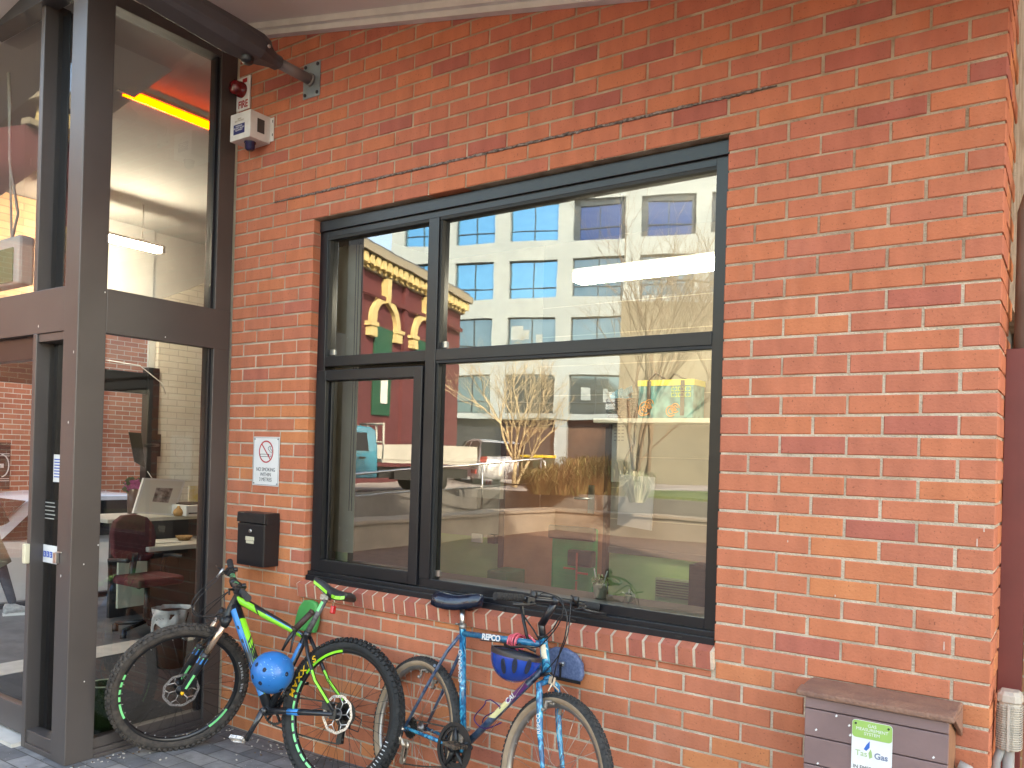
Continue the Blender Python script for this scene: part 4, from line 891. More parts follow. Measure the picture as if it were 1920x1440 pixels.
# alarm siren box
sb = thing('alarm_siren', (-3.85, -.07, 3.5), 'white metal alarm siren box with a blue lamp underneath', 'alarm')
DIRTW = mat('weathered_white', (.60, .57, .53), .5, col2=(.74, .72, .68), vscale=9)
q = MB(); q.box(-3.94, -3.755, -.15, -.004, 3.502, 3.66); q.build('case', DIRTW, sb, bevel=.003)
q = MB(); q.box(-3.765, -3.722, -.007, -.0035, 3.515, 3.655); q.build('flange', DIRTW, sb)
q = MB()
for z in (3.545, 3.625): q.box(-3.735, -3.729, -.0085, -.0072, z, z+.015)
q.build('slot', BLACK, sb)
q = MB(); q.box(-3.7548, -3.7525, -.10, -.05, 3.545, 3.625)
gr = q.build('side_grille', mat('grille_dark', (.06, .05, .045), .7), sb)
q = MB(); q.lathe(A(-3.83, -.09, 3.501), A(0, 0, -1), [(.034, 0), (.034, .008), (.030, .010), (.028, .04), (.018, .05), (.001, .052)], 20); q.build('blue_lamp', mat('lamp_navy', (.012, .012, .06), .15, spec=.8), sb)
q = MB(); q.box(-3.905, -3.805, -.1522, -.1503, 3.535, 3.592); q.build('blue_label', mat('label_navy', (.015, .02, .12), .4), sb)
text('lettering', 'WARNING\nSECURITY ALARM\nEQUIPMENT', .0125, A(-3.855, -.1524, 3.577), A(1, 0, 0), A(0, 0, 1), WHITE, sb, extr=.0003)
text('maker_lettering', 'SIREN\nELECTRONICS', .013, A(-3.855, -.1506, 3.620), A(1, 0, 0), A(0, 0, 1), mat('faded_gold', (.3, .24, .14), .6), sb, extr=.0003)

# NO SMOKING sign
a, b = on(1, -.005, 476, 818), on(1, -.005, 522, 912)
x0, x1, z0, z1 = a[0], b[0], (on(1, -.005, 476, 910)[2]+b[2])/2, (a[2]+on(1, -.005, 522, 820)[2])/2
ns = thing('no_smoking_sign', ((x0+x1)/2, -.005, z0), 'white NO SMOKING WITHIN 3 METRES sign on the brick pier', 'sign')
q = MB(); q.box(x0, x1, -.0055, -.0035, z0, z1); q.build('plate', WHITE, ns, bevel=.001)
DKP = mat('print_black', (.03, .03, .03), .5); RDP = mat('print_red', (.5, .03, .04), .4)
q = MB()
def bar(mb, p, r_, w_, y=-.006): 
    p = np.array(p); r_ = np.array(r_); d_ = unit(r_-p); n_ = A(-d_[2], 0, d_[0])*w_/2
    mb.prism([p-n_, r_-n_, r_+n_, p+n_], (0, -.0006, 0))
m_ = .006
for (p, r_) in (((x0+m_, -.006, z0+m_), (x1-m_, -.006, z0+m_)), ((x0+m_, -.006, z1-m_), (x1-m_, -.006, z1-m_)), ((x0+m_, -.006, z0+m_), (x0+m_, -.006, z1-m_)), ((x1-m_, -.006, z0+m_), (x1-m_, -.006, z1-m_))): bar(q, p, r_, .0018)
cxn, czn = (x0+x1)/2, z1-.088
bar(q, (cxn-.052, -.006, czn-.015), (cxn+.03, -.006, czn-.015), .003); bar(q, (cxn-.052, -.006, czn-.029), (cxn+.045, -.006, czn-.029), .003); bar(q, (cxn-.052, -.006, czn-.03), (cxn-.052, -.006, czn-.014), .003); bar(q, (cxn+.045, -.006, czn-.03), (cxn+.045, -.006, czn-.014), .003); bar(q, (cxn+.025, -.006, czn-.03), (cxn+.025, -.006, czn-.014), .006)
pts = [(cxn+.045+.010*math.sin(t*3), -.0062, czn-.008+t*.02) for t in np.linspace(0, 2.3, 12)]
for k in range(11): bar(q, pts[k], pts[k+1], .003)
pts = [(cxn+.028+.010*math.sin(t*3+1), -.0062, czn-.005+t*.02) for t in np.linspace(0, 2.0, 12)]
for k in range(11): bar(q, pts[k], pts[k+1], .003)
q.build('pictogram', DKP, ns)
q = MB(); rr = .066
q.grid([[A(cxn+math.cos(t)*k*.98, y, czn+math.sin(t)*k) for t in np.linspace(0, 2*math.pi, 48, endpoint=False)] for k, y in ((rr-.008, -.0063), (rr, -.0063), (rr, -.0056), (rr-.008, -.0056), (rr-.008, -.0063))], 0, False)
q.obox(A(cxn, -.0066, czn), A(-.66, 0, .75), A(0, 1, 0), A(.75, 0, .66), .128, .0008, .007); q.build('red_ring', RDP, ns)
text('lettering', 'NO SMOKING\nWITHIN\n3 METRES', .031, A(cxn, -.0058, z0+.086), A(1, 0, 0), A(0, 0, 1), DKP, ns, sx=.86, extr=.0004)
q = MB()
for (x, z) in ((x0+.014, z0+.014), (x1-.014, z0+.014), (x0+.014, z1-.014), (x1-.014, z1-.014)): q.lathe(A(x, -.0055, z), A(0, -1, 0), [(.004, 0), (.004, .002), (.001, .003)], 8)
q.build('screw', MATS['bolt_dark'], ns)

# letterbox
lb = thing('letterbox', (-3.69, -.05, 1.01), 'black steel letterbox with a cream flap label below the smoking sign', 'letterbox')
MBOX = mat('black_powdercoat', (.010, .010, .012), .38, bump=.06, bscale=500)
q = MB(); q.box(-3.812, -3.570, -.11, -.003, 1.013, 1.255); q.box(-3.812, -3.570, -.095, -.003, 1.255, 1.32); q.build('case', MBOX, lb, bevel=.003)
q = MB(); q.prism([(-3.815, -.100, 1.262), (-3.815, -.116, 1.262), (-3.815, -.112, 1.318), (-3.815, -.096, 1.322)], (.248, 0, 0)); q.build('flap', MBOX, lb, bevel=.003)
q = MB(); q.box(-3.806, -3.576, -.1125, -.110, 1.02, 1.25); q.build('door', MBOX, lb, bevel=.001)
q = MB(); q.lathe(A(-3.69, -.1125, 1.215), A(0, -1, 0), [(.011, 0), (.011, .005), (.008, .006), (.001, .006)], 16); q.build('lock', STEEL, lb)
q = MB(); q.box(-3.73, -3.655, -.116, -.1122, 1.160, 1.182); q.box(-3.727, -3.658, -.114, -.1122, 1.142, 1.158); q.build('label_holder', mat('cream_plastic', (.62, .56, .40), .4), lb, bevel=.002)

# gas meter cover
gm = thing('gas_meter_box', (-.32, -.11, .1), 'mauve brown boarded gas meter box with a clay tile cap', 'meter box')
MAUV = mat('mauve_paint', (.22, .140, .130), .45, var=.15, vscale=4, bump=.08, bscale=60)
gz0 = .11
q = MB()
for k in range(9):
    zt = .885 if k == 0 else .846-.096*(k-1); zb = .850 if k == 0 else .846-.096*k+.004
    q.box(-.536, -.095, -.222, -.205, zb, zt)
q.build('front_boards', MAUV, gm, bevel=.002)
q = MB(); q.box(-.540, -.522, -.205, -.004, gz0, .884); q.box(-.115, -.097, -.205, -.004, gz0, .884); q.box(-.522, -.115, -.204, -.196, gz0, .884); q.build('carcass', mat('timber_side', (.26, .13, .07), .7, var=.2, vscale=8), gm)
q = MB(); TILE = mat('clay_tile', (.22, .115, .080), .8, col2=(.29, .155, .10), vscale=14, bump=.6, bscale=90)
prof = [(-.236, .888), (-.236, .908), (-.175, .916), (-.165, .909), (-.10, .910), (-.03, .908), (-.003, .904), (-.003, .888)]
q.prism([(-.565, y, z) for y, z in prof], (.487, 0, 0)); q.build('tile_cap', TILE, gm, bevel=.006)
q = MB(); q.prism([(-.0775, -.2, .889), (-.0775, -.003, .889), (-.0775, -.003, .79), (-.0775, -.05, .82), (-.0775, -.12, .85)], (-.015, 0, 0)); q.build('end_lip', TILE, gm, bevel=.004)
gs = MB(); sx0, sx1, szt = -.381, -.256, .842
def rrect(x0, x1, z0, z1, r, y):
    P = []
    for (cx_, cz_, a0) in ((x1-r, z1-r, 0), (x0+r, z1-r, 90), (x0+r, z0+r, 180), (x1-r, z0+r, 270)):
        for k in range(5): a = R_(a0+k*22.5); P.append(A(cx_+r*math.cos(a), y, cz_+r*math.sin(a)))
    return P
gs.prism(rrect(sx0, sx1, .55, szt, .012, -.2235), (0, -.002, 0)); gs_o = gs.build('gas_sign', WHITE, gm)
q = MB(); P = [p_ for p_ in rrect(sx0+.001, sx1-.001, szt-.058, szt-.001, .011, -.2258)]; q.prism(P, (0, -.0006, 0)); q.build('green_band', mat('band_green', (.33, .52, .13), .4), gs_o)
text('band_lettering', 'GAS\nMEASUREMENT\nSYSTEM', .0145, A((sx0+sx1)/2, -.2268, szt-.019), A(1, 0, 0), A(0, 0, 1), WHITE, gs_o, extr=.0003)
text('logo_lettering_green', 'Tas', .027, A(sx0+.031, -.2258, szt-.118), A(1, 0, 0), A(0, 0, 1), mat('logo_green', (.35, .5, .2), .4), gs_o, extr=.0003)
text('logo_lettering_grey', 'Gas', .027, A(sx1-.033, -.2258, szt-.118), A(1, 0, 0), A(0, 0, 1), mat('logo_grey', (.16, .2, .3), .4), gs_o, extr=.0003, bold=.0006)
q = MB(); c = A((sx0+sx1)/2-.012, -.2258, szt-.082)
q.prism([c+A(-.012, 0, -.012), c+A(-.004, 0, -.016), c+A(.006, 0, -.004), c+A(.006, 0, .018), c+A(-.004, 0, .004)], (0, -.0005, 0)); q.build('blue_flame', mat('flame_blue', (.03, .14, .5), .4), gs_o)
q = MB(); c = c+A(.006, 0, -.022); q.prism([c+A(0, 0, -.018), c+A(.009, 0, -.012), c+A(.007, 0, .004), c+A(.003, 0, .014), c+A(-.003, 0, .0)], (0, -.0005, 0)); q.build('green_flame', MATS['logo_green'], gs_o)
text('notice_lettering', 'IN EMERGENCY\nDIAL 1800 ...', .0175, A((sx0+sx1)/2, -.2258, szt-.162), A(1, 0, 0), A(0, 0, 1), DKP, gs_o, extr=.0003, sx=.92)
q = MB()
for (x, z) in ((sx0+.012, szt-.012), (sx1-.012, szt-.012)): q.lathe(A(x, -.2264, z), A(0, -1, 0), [(.0035, 0), (.0035, .002), (.001, .003)], 8)
q.build('screw', MATS['bolt_dark'], gs_o)
q = MB()
for (px, py) in ((1568, 1342), (1530, 1368), (1533, 1431), (1592, 1360), (1594, 1378), (1750, 1420)):
    c = on(1, -.2225, px, py); q.prism([c+A(-.004, 0, -.002), c+A(0, 0, -.005), c+A(.005, 0, 0), c+A(.001, 0, .005)], (0, -.0006, 0))
q.build('paint_fleck', WHITE, gm)
pp = MB(); pp.tube([A(-.085, -.03, .80-.1), A(-.055, -.03, .69), A(-.035, -.03, .655), A(-.03, -.03, .60), A(-.03, -.03, .06)], .018, 14); tag(pp.build('gas_pipe', mat('pipe_grey', (.42, .40, .36), .5, var=.1)), 'grey curved pipe at the right side of the gas meter box', 'pipe')

# bike docks (half-moon wall plates)
def dock(cx_, cz_, w_, h_, m, label, shape, tiltv=0.):
    t = thing('bike_dock', (cx_, -.02, cz_-h_/2), label, 'bike dock')
    P = [(cx_+w_*x, -.012, cz_+h_*z) for x, z in shape]
    q = MB(); q.prism(P, (0, -.03, 0)); q.build('shell', m, t, bevel=.01); return t
d1 = dock(-3.285, .765, .10, .095, mat('dock_green', (.07, .36, .09), .45, var=.1, vscale=10), 'bright green rounded wall dock behind the black and green bicycle', [(-.95, -.9), (-.85, -.2), (-.6, .5), (-.2, .92), (.3, 1.0), (.75, .9), (.95, .4), (.9, -.3), (.7, -.9)])
d2 = dock(-1.635, .775, .115, .075, mat('dock_blue', (.07, .10, .20), .7, col2=(.13, .17, .28), vscale=90, bump=.3, bscale=150), 'speckled navy blue half-moon wall dock right of the blue bicycle', [(-1, -.55), (-.95, .1), (-.7, .65), (-.3, .95), (.2, 1.0), (.65, .75), (.95, .25), (1.0, -.4), (.9, -.8), (-.8, -.75)])
q = MB(); q.box(-1.745, -1.525, -.047, -.0435, .708, .722); q.box(-1.632, -1.624, -.047, -.0435, .722, .775); q.tube([(-1.63, -.045, .775), (-1.60, -.07, .785)], .006, 6); q.build('rubber_edge', BLACK, d2)
q = MB(); q.tube([(-1.63, -.05, .782), (-1.605, -.052, .79)], .007, 8); q.build('steel_pin', STEEL, d2)

# right-hand edge: brown channel, downpipe, meter cupboard and vent cowl
BRN = mat('brown_channel', (.17, .035, .025), .5, var=.12, vscale=4)
q = MB(); q.box(.0, .075, .262, .30, .0, 2.125); tag(q.build('steel_channel', BRN, bevel=.002), 'dark red brown steel channel against the end of the brick wall', 'channel')
q = MB(); q.tube([(.055, .30, 2.0), (.055, .30, 2.62), (.09, .36, 2.78), (.09, .36, 4.3)], .035, 16); q.tube([(.10, .33, 2.0), (.10, .33, 4.0)], .012, 8); tag(q.build('downpipe', mat('pipe_taupe', (.20, .15, .12), .4, var=.15, vscale=5)), 'taupe round downpipe rising above the brown channel', 'downpipe')
q = MB(); q.box(.0, 2.2, 1.3, 1.5, 0, 4.8); tag(q.build('side_wall', tex_brick('side_brick', (.52, .24, .14), (.60, .30, .17), (.6, .5, .4), 'x')), 'set back brick wall beyond the brown channel at the right edge', 'wall')
q = MB(); q.box(.08, .40, .32, .75, .20, 1.6); tag(q.build('meter_cupboard', mat('rust_red_panel', (.40, .13, .07), .6, var=.12, vscale=5)), 'rust red metal cupboard at the far right edge', 'cupboard')
q = MB(); q.box(.095, .38, .26, .318, .98, 1.42); tag(q.build('junction_box', mat('junction_cream', (.52, .49, .42), .6, col2=(.40, .38, .33), vscale=6), bevel=.004), 'weathered cream junction box fixed on the rust red cupboard', 'junction box')
q = MB(); q.tube([(.10, .30, 1.98), (.12, .30, 2.02), (.16, .31, 1.96), (.20, .33, 1.86)], .018, 8); q.obox(A(.115, .3, 2.04), A(1, 0, 0), A(0, 1, 0), A(0, 0, 1), .05, .05, .07); tag(q.build('cable_bend', mat('bend_pale', (.5, .47, .42), .5)), 'pale bent conduit above the rust red cupboard', 'conduit')
vc_ = thing('vent_cowl', (.05, .12, .6), 'beige ribbed vent cowl at the lower right end of the brick wall', 'vent')
BEI = mat('beige_cast', (.50, .44, .36), .6, var=.1, vscale=20, bump=.3, bscale=120)
a, b = on(1, .13, 1869, 1290), on(1, .13, 1917, 1408)
cxv, wv, zb, zt = (a[0]+b[0])/2, (b[0]-a[0])/2, b[2], a[2]
def cow(z, k, m=1): return [A(cxv+wv*k*x, .13+.04*k*y, z) for x, y in ((-1, .2), (-.92, -.7), (-.5, -1), (.4, -1), (.88, -.7), (1, .1), (.9, .9), (-.9, .9))]
q = MB(); q.grid([cow(zb-.003, .4), cow(zb, .84), cow(zt-.04, .84), cow(zt-.035, 1.0), cow(zt-.012, .98), cow(zt, .7)], 0, False, cap=True); q.build('core', BEI, vc_, bevel=.002)
q = MB()
for k in range(19):
    z = zb+.006+k*(zt-zb-.05)/19; q.grid([cow(z, .86), cow(z, 1.0), cow(z+.0028, 1.0), cow(z+.0028, .86)], 0, False)
q.box(cxv-.004, cxv+.004, .13-.043, .13-.038, zb, zt-.04); q.build('fins', BEI, vc_)
q = MB(); q.tube([(cxv, .13, zb), (cxv, .13, .1)], .018, 12); q.tube([(cxv-.02, .12, zb), (cxv-.035, .12, zb-.05), (cxv-.035, .12, .1)], .014, 10); q.build('stem', mat('stem_grey', (.32, .3, .27), .5), vc_)
# ------------------------------------------------------------ bicycles
def ring_pts(c, e1, e2, r, a): return c+(e1*math.cos(a)+e2*math.sin(a))*r
def make_wheel(root, name, c, az, ti, Rw, rt, mats, knobs=0, nsp=28, rotor=None, rimw=.013, sidewall=None, decals=None, cass=None, side=1):
    """one bicycle wheel: tyre > rim, spokes, hub, disc; c centre, axle given by azimuth and tilt"""
    c = np.array(c, float)
    ax = A(math.cos(az)*math.cos(ti), math.sin(az)*math.cos(ti), math.sin(ti))
    e1 = A(-math.sin(az), math.cos(az), 0); e2 = np.cross(ax, e1)
    Rt = Rw-rt*.93                      # centre circle of the tyre tube
    n = 96
    def ring(prof, k=n): return [[c+ax*h+(e1*math.cos(t)+e2*math.sin(t))*r for t in np.linspace(0, 2*math.pi, k, endpoint=False)] for r, h in prof]
    q = MB(); prof = [(Rt+rt*math.cos(p), rt*1.02*math.sin(p)) for p in np.linspace(-2.55, 2.55, 15)]
    def mif(i, j):
        if sidewall is None: return 0
        return 1 if i in (0, 1, 2, 11, 12, 13) else 0
    q.grid(ring(prof), 0, True, True, mif=mif)
    if knobs:
        for i in range(knobs):
            for (off, ph, ln, wd, hh) in (((-.98, 0, .018, .014, .0095), (.98, .5, .018, .014, .0095), (-.36, .5, .016, .015, .0075), (.36, 0, .016, .015, .0075)) if rt > .026 else ((-.85, 0, .010, .008, .003), (.85, .5, .010, .008, .003), (-.42, .5, .009, .008, .003), (0, 0, .009, .009, .003), (.42, .5, .009, .008, .003))):
                t = (i+ph)*2*math.pi/knobs; rd = e1*math.cos(t)+e2*math.sin(t); tg = -e1*math.sin(t)+e2*math.cos(t)
                nn = rd*math.cos(off)+ax*math.sin(off); cc = c+rd*Rt+nn*(rt+hh*.25)
                q.obox(cc, tg, np.cross(nn, tg), nn, ln, wd, hh*1.7)
    w_ = q.build(name, mats['tyre'] if sidewall is None else [mats['tyre'], sidewall], root)
    # rim
    Rr = Rt-rt*.78
    q = MB(); q.grid(ring([(Rr+.006, -rimw), (Rr-.002, -rimw-.001), (Rr-.016, -rimw*.85), (Rr-.021, 0), (Rr-.016, rimw*.85), (Rr-.002, rimw+.001), (Rr+.006, rimw)]), 0, True, True)
    q.build('rim', mats['rim'], w_)
    # hub
    q = MB(); prof = [(.001, -.052), (.009, -.052), (.009, -.04), (.028, -.034), (.028, -.03), (.014, -.025), (.012, 0), (.014, .025), (.028, .03), (.028, .034), (.009, .04), (.009, .052), (.001, .052)]
    q.grid([[c+ax*h+(e1*math.cos(t)+e2*math.sin(t))*r for t in np.linspace(0, 2*math.pi, 18, endpoint=False)] for r, h in prof], 0, True); q.build('hub', mats['hub'], w_)
    # spokes, crossing
    q = MB(); qn = MB()
    for i in range(nsp):
        s_ = 1 if i % 2 else -1; t = i*2*math.pi/nsp; tw = (.95 if (i//2) % 2 else -.95)
        p0 = c+ax*s_*.031+(e1*math.cos(t+tw)+e2*math.sin(t+tw))*.026; p1 = c+ax*s_*.003+(e1*math.cos(t)+e2*math.sin(t))*(Rr-.015)
        q.tube([p0, p1], .0011, 4); d_ = unit(p1-p0); qn.tube([p1-d_*.012, p1], .0023, 5)
    q.build('spokes', mats['spoke'], w_); qn.build('spoke_nipples', SILVER, w_)
    if decals:
        q = MB()
        for (a0, a1, mi, stp) in decals:
            th = np.linspace(a0, a1, max(4, int(abs(a1-a0)*24)))
            for k in range(len(th)-1):
                if stp and k % stp == stp-1: continue
                for sg in (-1, 1):
                    P = [c+ax*sg*(h)+(e1*math.cos(t)+e2*math.sin(t))*r for (r, h), t in (((Rr-.004, rimw+.0022), th[k]), ((Rr-.004, rimw+.0022), th[k+1]), ((Rr-.0155, rimw*.85+.0016), th[k+1]), ((Rr-.0155, rimw*.85+.0016), th[k]))]
                    q.face(P, mi)
        q.build('rim_decal', mats['decal'], w_, fixn=False)
    if rotor:
        rr, h = rotor; q = MB(); k = 72
        def wav(t): return rr+.0022*math.cos(9*t)
        rings = [[c+ax*(h+dh)+(e1*math.cos(t)+e2*math.sin(t))*(wav(t)-dr) for t in np.linspace(0, 2*math.pi, k, endpoint=False)] for dr, dh in ((0, 0), (.013, 0), (.013, .0018), (0, .0018), (0, 0))]
        q.grid(rings, 0, False)
        for i in range(6):
            t = i*math.pi/3
            a_ = c+ax*(h+.0009)+(e1*math.cos(t)+e2*math.sin(t))*.026; m_ = c+ax*(h+.0009)+(e1*math.cos(t+.12)+e2*math.sin(t+.12))*rr*.62; b_ = c+ax*(h+.0009)+(e1*math.cos(t+.55)+e2*math.sin(t+.55))*(rr-.012)
            q.tube([a_, m_, b_], .0033, 6, sq=.4); b2 = c+ax*(h+.0009)+(e1*math.cos(t-.1)+e2*math.sin(t-.1))*(rr-.012); q.tube([m_, b2], .003, 6, sq=.4)
        rings = [[c+ax*(h+dh)+(e1*math.cos(t)+e2*math.sin(t))*r for t in np.linspace(0, 2*math.pi, 24, endpoint=False)] for r, dh in ((.019, -.001), (.029, -.001), (.029, .003), (.019, .003))]
        q.grid(rings, 0, False); q.build('brake_disc', mats['disc'], w_)
        q = MB()
        for i in range(36):
            t = i*2*math.pi/36+.05; rad = e1*math.cos(t)+e2*math.sin(t); q.lathe(c+rad*(rr-.0065-.003*(i % 2))+ax*(h+(.002 if h > 0 else -.0003)), ax*(1 if h > 0 else -1), [(.0022, 0), (.0001, .0003)], 6)
        q.build('disc_holes', BLACK, w_)
    if cass:
        h0, rmax, nc = cass; q = MB()
        for i in range(nc):
            r = rmax*(1-.62*i/(nc-1)); h = h0*(1+i*.16); k = 56
            rings = [[c+ax*(h+dh)+(e1*math.cos(t)+e2*math.sin(t))*(r+(.003 if (j % 2) else -.0015)) for j, t in enumerate(np.linspace(0, 2*math.pi, k, endpoint=False))] for dh in (-.0008, .0008)]
            inn = [[c+ax*(h+dh)+(e1*math.cos(t)+e2*math.sin(t))*(r*.72) for t in np.linspace(0, 2*math.pi, k, endpoint=False)] for dh in (-.0008, .0008)]
            q.grid([rings[0], rings[1], inn[1], inn[0], rings[0]], 0, False)
        q.grid([[c+ax*h+(e1*math.cos(t)+e2*math.sin(t))*r for t in np.linspace(0, 2*math.pi, 16, endpoint=False)] for r, h in ((.024, h0*.8), (.022, h0*2.2), (.001, h0*2.25))], 0, True)
        q.build('cassette', CHAIN, w_)
    return w_, ax, e1, e2

def stripe(mb, p0, p1, r0, r1, a0, a1, up, mi=0, lift=.0006, n=5, skew=0.):
    """painted patch wrapped on a tube between angles a0..a1 (about the tube, from direction up)"""
    p0, p1 = np.array(p0, float), np.array(p1, float); t = unit(p1-p0); u = unit(up-t*np.dot(up, t)); v = np.cross(t, u)
    an = np.linspace(a0, a1, n); S = 7; rows = []
    for k in range(S):
        f = k/(S-1); row = []
        for i, a in enumerate(an):
            sh_ = skew*(i/(n-1)-.5)*(1 if 0 < k < S-1 or True else 0)
            row.append(p0+(p1-p0)*f+t*sh_+(u*math.cos(a)+v*math.sin(a))*((r0+(r1-r0)*f)+lift))
        rows.append(row)
    for k in range(S-1):
        for i in range(n-1): mb.face([rows[k][i], rows[k][i+1], rows[k+1][i+1], rows[k+1][i]], mi, True)

LIME = mat('lime_paint', (.25, .72, .03), .3, coat=.4); BLUEP = mat('azure_paint', (.025, .24, .62), .3, coat=.4)
MATB = mat('matt_black_paint', (.014, .015, .018), .35, coat=.2, var=.2, vscale=20)
MINT = mat('mint_decal', (.22, .75, .28), .4)
GOLD = mat('stanchion', (.60, .42, .30), .18, metal=.7)
YEL = mat('yellow_letter', (1.0, .55, .02), .5); GREYL = mat('grey_letter', (.45, .46, .46), .5)
b1 = thing('mountain_bicycle', (-3.3, -.35, 0), 'black, blue and lime green mountain bicycle leaning by the entrance, front wheel turned', 'bicycle')
m1 = dict(tyre=RUBBER, rim=mat('black_rim', (.012, .012, .013), .3), hub=BLACK, spoke=mat('black_spoke', (.03, .028, .026), .35, metal=.6), disc=mat('disc_steel', (.62, .60, .58), .3, metal=.75, var=.15, vscale=30), decal=[MINT, LIME])
m1f = dict(m1); m1f['tyre'] = DUSTY; m1f['disc'] = mat('disc_dull', (.36, .33, .31), .4, metal=.7, var=.2, vscale=30)
FW = A(-3.806, -.463, .362); RW = A(-2.766, -.25, .377)
fwh, fax, fe1, fe2 = make_wheel(b1, 'front_wheel', FW, -.40, -.215, .366, .029, m1f, knobs=74, nsp=32, rotor=(.096, .030), decals=[(2.75, 3.35, 0, 3), (3.35, 3.6, 0, 0), (-.98, -.55, 0, 0)])
rwh, rax, re1, re2 = make_wheel(b1, 'rear_wheel', RW, -1.475, .24, .366, .029, m1, knobs=74, nsp=32, rotor=(.093, .032), cass=(-.026, .066, 8), decals=[(1.75, 2.6, 1, 0), (2.75, 3.05, 0, 5), (3.1, 4.35, 0, 4)])
# tyre lettering
def arc_text(parent, name, s, c, ax, e1, e2, R0, a0, da, size, h, m, flip=1):
    for i, chh in enumerate(s):
        if chh == ' ': continue
        a = a0+da*i; rd = e1*math.cos(a)+e2*math.sin(a); tg = (-e1*math.sin(a)+e2*math.cos(a))
        nrm = unit(ax+rd*.25); 
        r_ = tg*flip; u_ = np.cross(nrm, r_)
        text(name, chh, size, c+rd*R0+ax*h, r_, u_, m, parent, extr=.0006, bold=.0012)
bd1 = unit(A(FW[0]-RW[0], FW[1]-RW[1], 0)); LEAN = .22
n1 = unit(A(bd1[1], -bd1[0], 0)); n1 = n1 if n1[1] < 0 else -n1
n1 = n1*math.cos(LEAN)+A(0, 0, 1)*math.sin(LEAN); up1 = np.cross(n1, bd1); up1 = up1 if up1[2] > 0 else -up1
def B1(px, py, off=0.): return onp(RW+n1*off, n1, px, py)
vw1 = unit(CAM-B1(500, 1230))
bb, stt = B1(505, 1332), B1(577, 1186)
hb, htp = B1(432, 1145), B1(447, 1116)
crown = B1(418, 1160)
# ---- frame
q = MB()
dt0, dt1 = B1(441, 1136), bb
tt0, tt1 = B1(448, 1124), B1(571, 1193)
q.tube([dt0, dt0+(dt1-dt0)*.5, dt1], [.030, .031, .027], 16)
q.tube([tt0, tt0+(tt1-tt0)*.35, tt1], [.024, .022, .014], 14)
q.tube([bb, stt], .0175, 14); q.tube([stt-unit(stt-bb)*.03, stt+unit(stt-bb)*.006], .0205, 14)
hd = unit(htp-hb); q.tube([hb-hd*.035, hb-hd*.028, htp+hd*.0, htp+hd*.012], [.028, .025, .024, .027], 16)
q.lathe(bb, n1, [(.001, -.038), (.024, -.038), (.026, 0), (.024, .038), (.001, .038)], 18)
rh = RW
dn, df = rh+rax*.066, rh-rax*.066
for s_, d_ in ((1, dn), (-1, df)):
    a_ = B1(576, 1192)+n1*.018*s_; k1 = B1(588, 1232)+n1*.046*s_; k2 = B1(603, 1275)+n1*.058*s_
    q.tube([a_, k1, k2, d_+up1*.015], [.0105, .010, .0095, .010], 10)
    c0 = bb+n1*.022*s_; c1 = bb+(d_-bb)*.30+n1*.02*s_; q.tube([c0, c1, bb+(d_-bb)*.75+n1*.004*s_, d_], [.017, .0155, .0125, .010], 10)
    q.obox(d_+bd1*-.0, bd1, up1, n1, .035, .05, .008)
q.build('frame', MATB, b1)
# painted panels of the frame
q = MB(); md = dt0+(dt1-dt0)
LF = unit(np.cross(unit(dt1-dt0), n1)); LF = LF if LF[0] < 0 else -LF     # towards the front of the bike
def dtp(f): return dt0+(dt1-dt0)*f
an_s = 1 if np.dot(np.cross(unit(dt1-dt0), n1), LF) > 0 else -1
stripe(q, dtp(.04), dtp(.86), .0312, .0285, .03*an_s, 1.45*an_s, vw1, 0)
q.build('blue_panel', BLUEP, b1, fixn=False)
q = MB(); stripe(q, dtp(.15), dtp(.86), .0310, .0285, -1.35*an_s, -.04*an_s, vw1, 0, lift=.0007)
q.build('lime_panel', LIME, b1, fixn=False)
q = MB()
for k in range(7): stripe(q, dtp(.34+k*.075), dtp(.365+k*.075), .0308, .030, -1.4*an_s, -.12*an_s, vw1, 0, lift=.0013, skew=.045)
for k in range(5): stripe(q, dtp(.20+k*.13), dtp(.235+k*.13), .0308, .030, .45*an_s, .85*an_s, vw1, 0, lift=.0013, skew=-.008)
q.build('black_slash', MATB, b1, fixn=False)
q = MB(); t_ = unit(tt1-tt0); dnv = unit(np.cross(t_, n1)); dnv = dnv if dnv[2] < 0 else -dnv
def ttp(f): return tt0+(tt1-tt0)*f
sg_ = 1 if np.dot(np.cross(t_, n1), dnv) > 0 else -1
stripe(q, ttp(.02), ttp(.30), .0245, .0235, -.55*sg_, .95*sg_, vw1, 0, skew=.05)
stripe(q, ttp(.36), ttp(.98), .0228, .0150, .05*sg_, 1.5*sg_, vw1, 0, skew=.03)
q.build('lime_flash', LIME, b1, fixn=False)
q = MB(); stripe(q, ttp(.45), ttp(.97), .0222, .0150, -.15*sg_, .02*sg_, vw1, 0)
st_ = unit(stt-bb); q2 = 1
stripe(q, bb+(stt-bb)*.28, bb+(stt-bb)*.86, .0175, .0175, -.1, 1.45*(1 if np.dot(np.cross(st_, n1), bd1) > 0 else -1), vw1, 0)
cs0, cs1 = bb+n1*.04+(dn-bb)*.30, bb+n1*.04+(dn-bb)*.45
q.build('azure_flash', BLUEP, b1, fixn=False)
q = MB(); a_ = bb+(dn-bb)*.34+n1*.018; b_ = bb+(dn-bb)*.50+n1*.012; q.tube([a_, b_], .0165, 10); q.build('stay_band', BLUEP, b1)
q = MB()
for s_, d_ in ((1, dn), (-1, df)):
    a_ = B1(589, 1236)+n1*.047*s_; k2 = B1(603, 1275)+n1*.059*s_; e_ = k2+(d_+up1*.015-k2)*.75
    stripe(q, a_+(k2-a_)*.55, k2, .0100, .0097, -.5, .7, vw1, 0); stripe(q, k2, e_, .0097, .0098, -.5, .7, vw1, 0)
q.build('stay_stripe', LIME, b1, fixn=False)
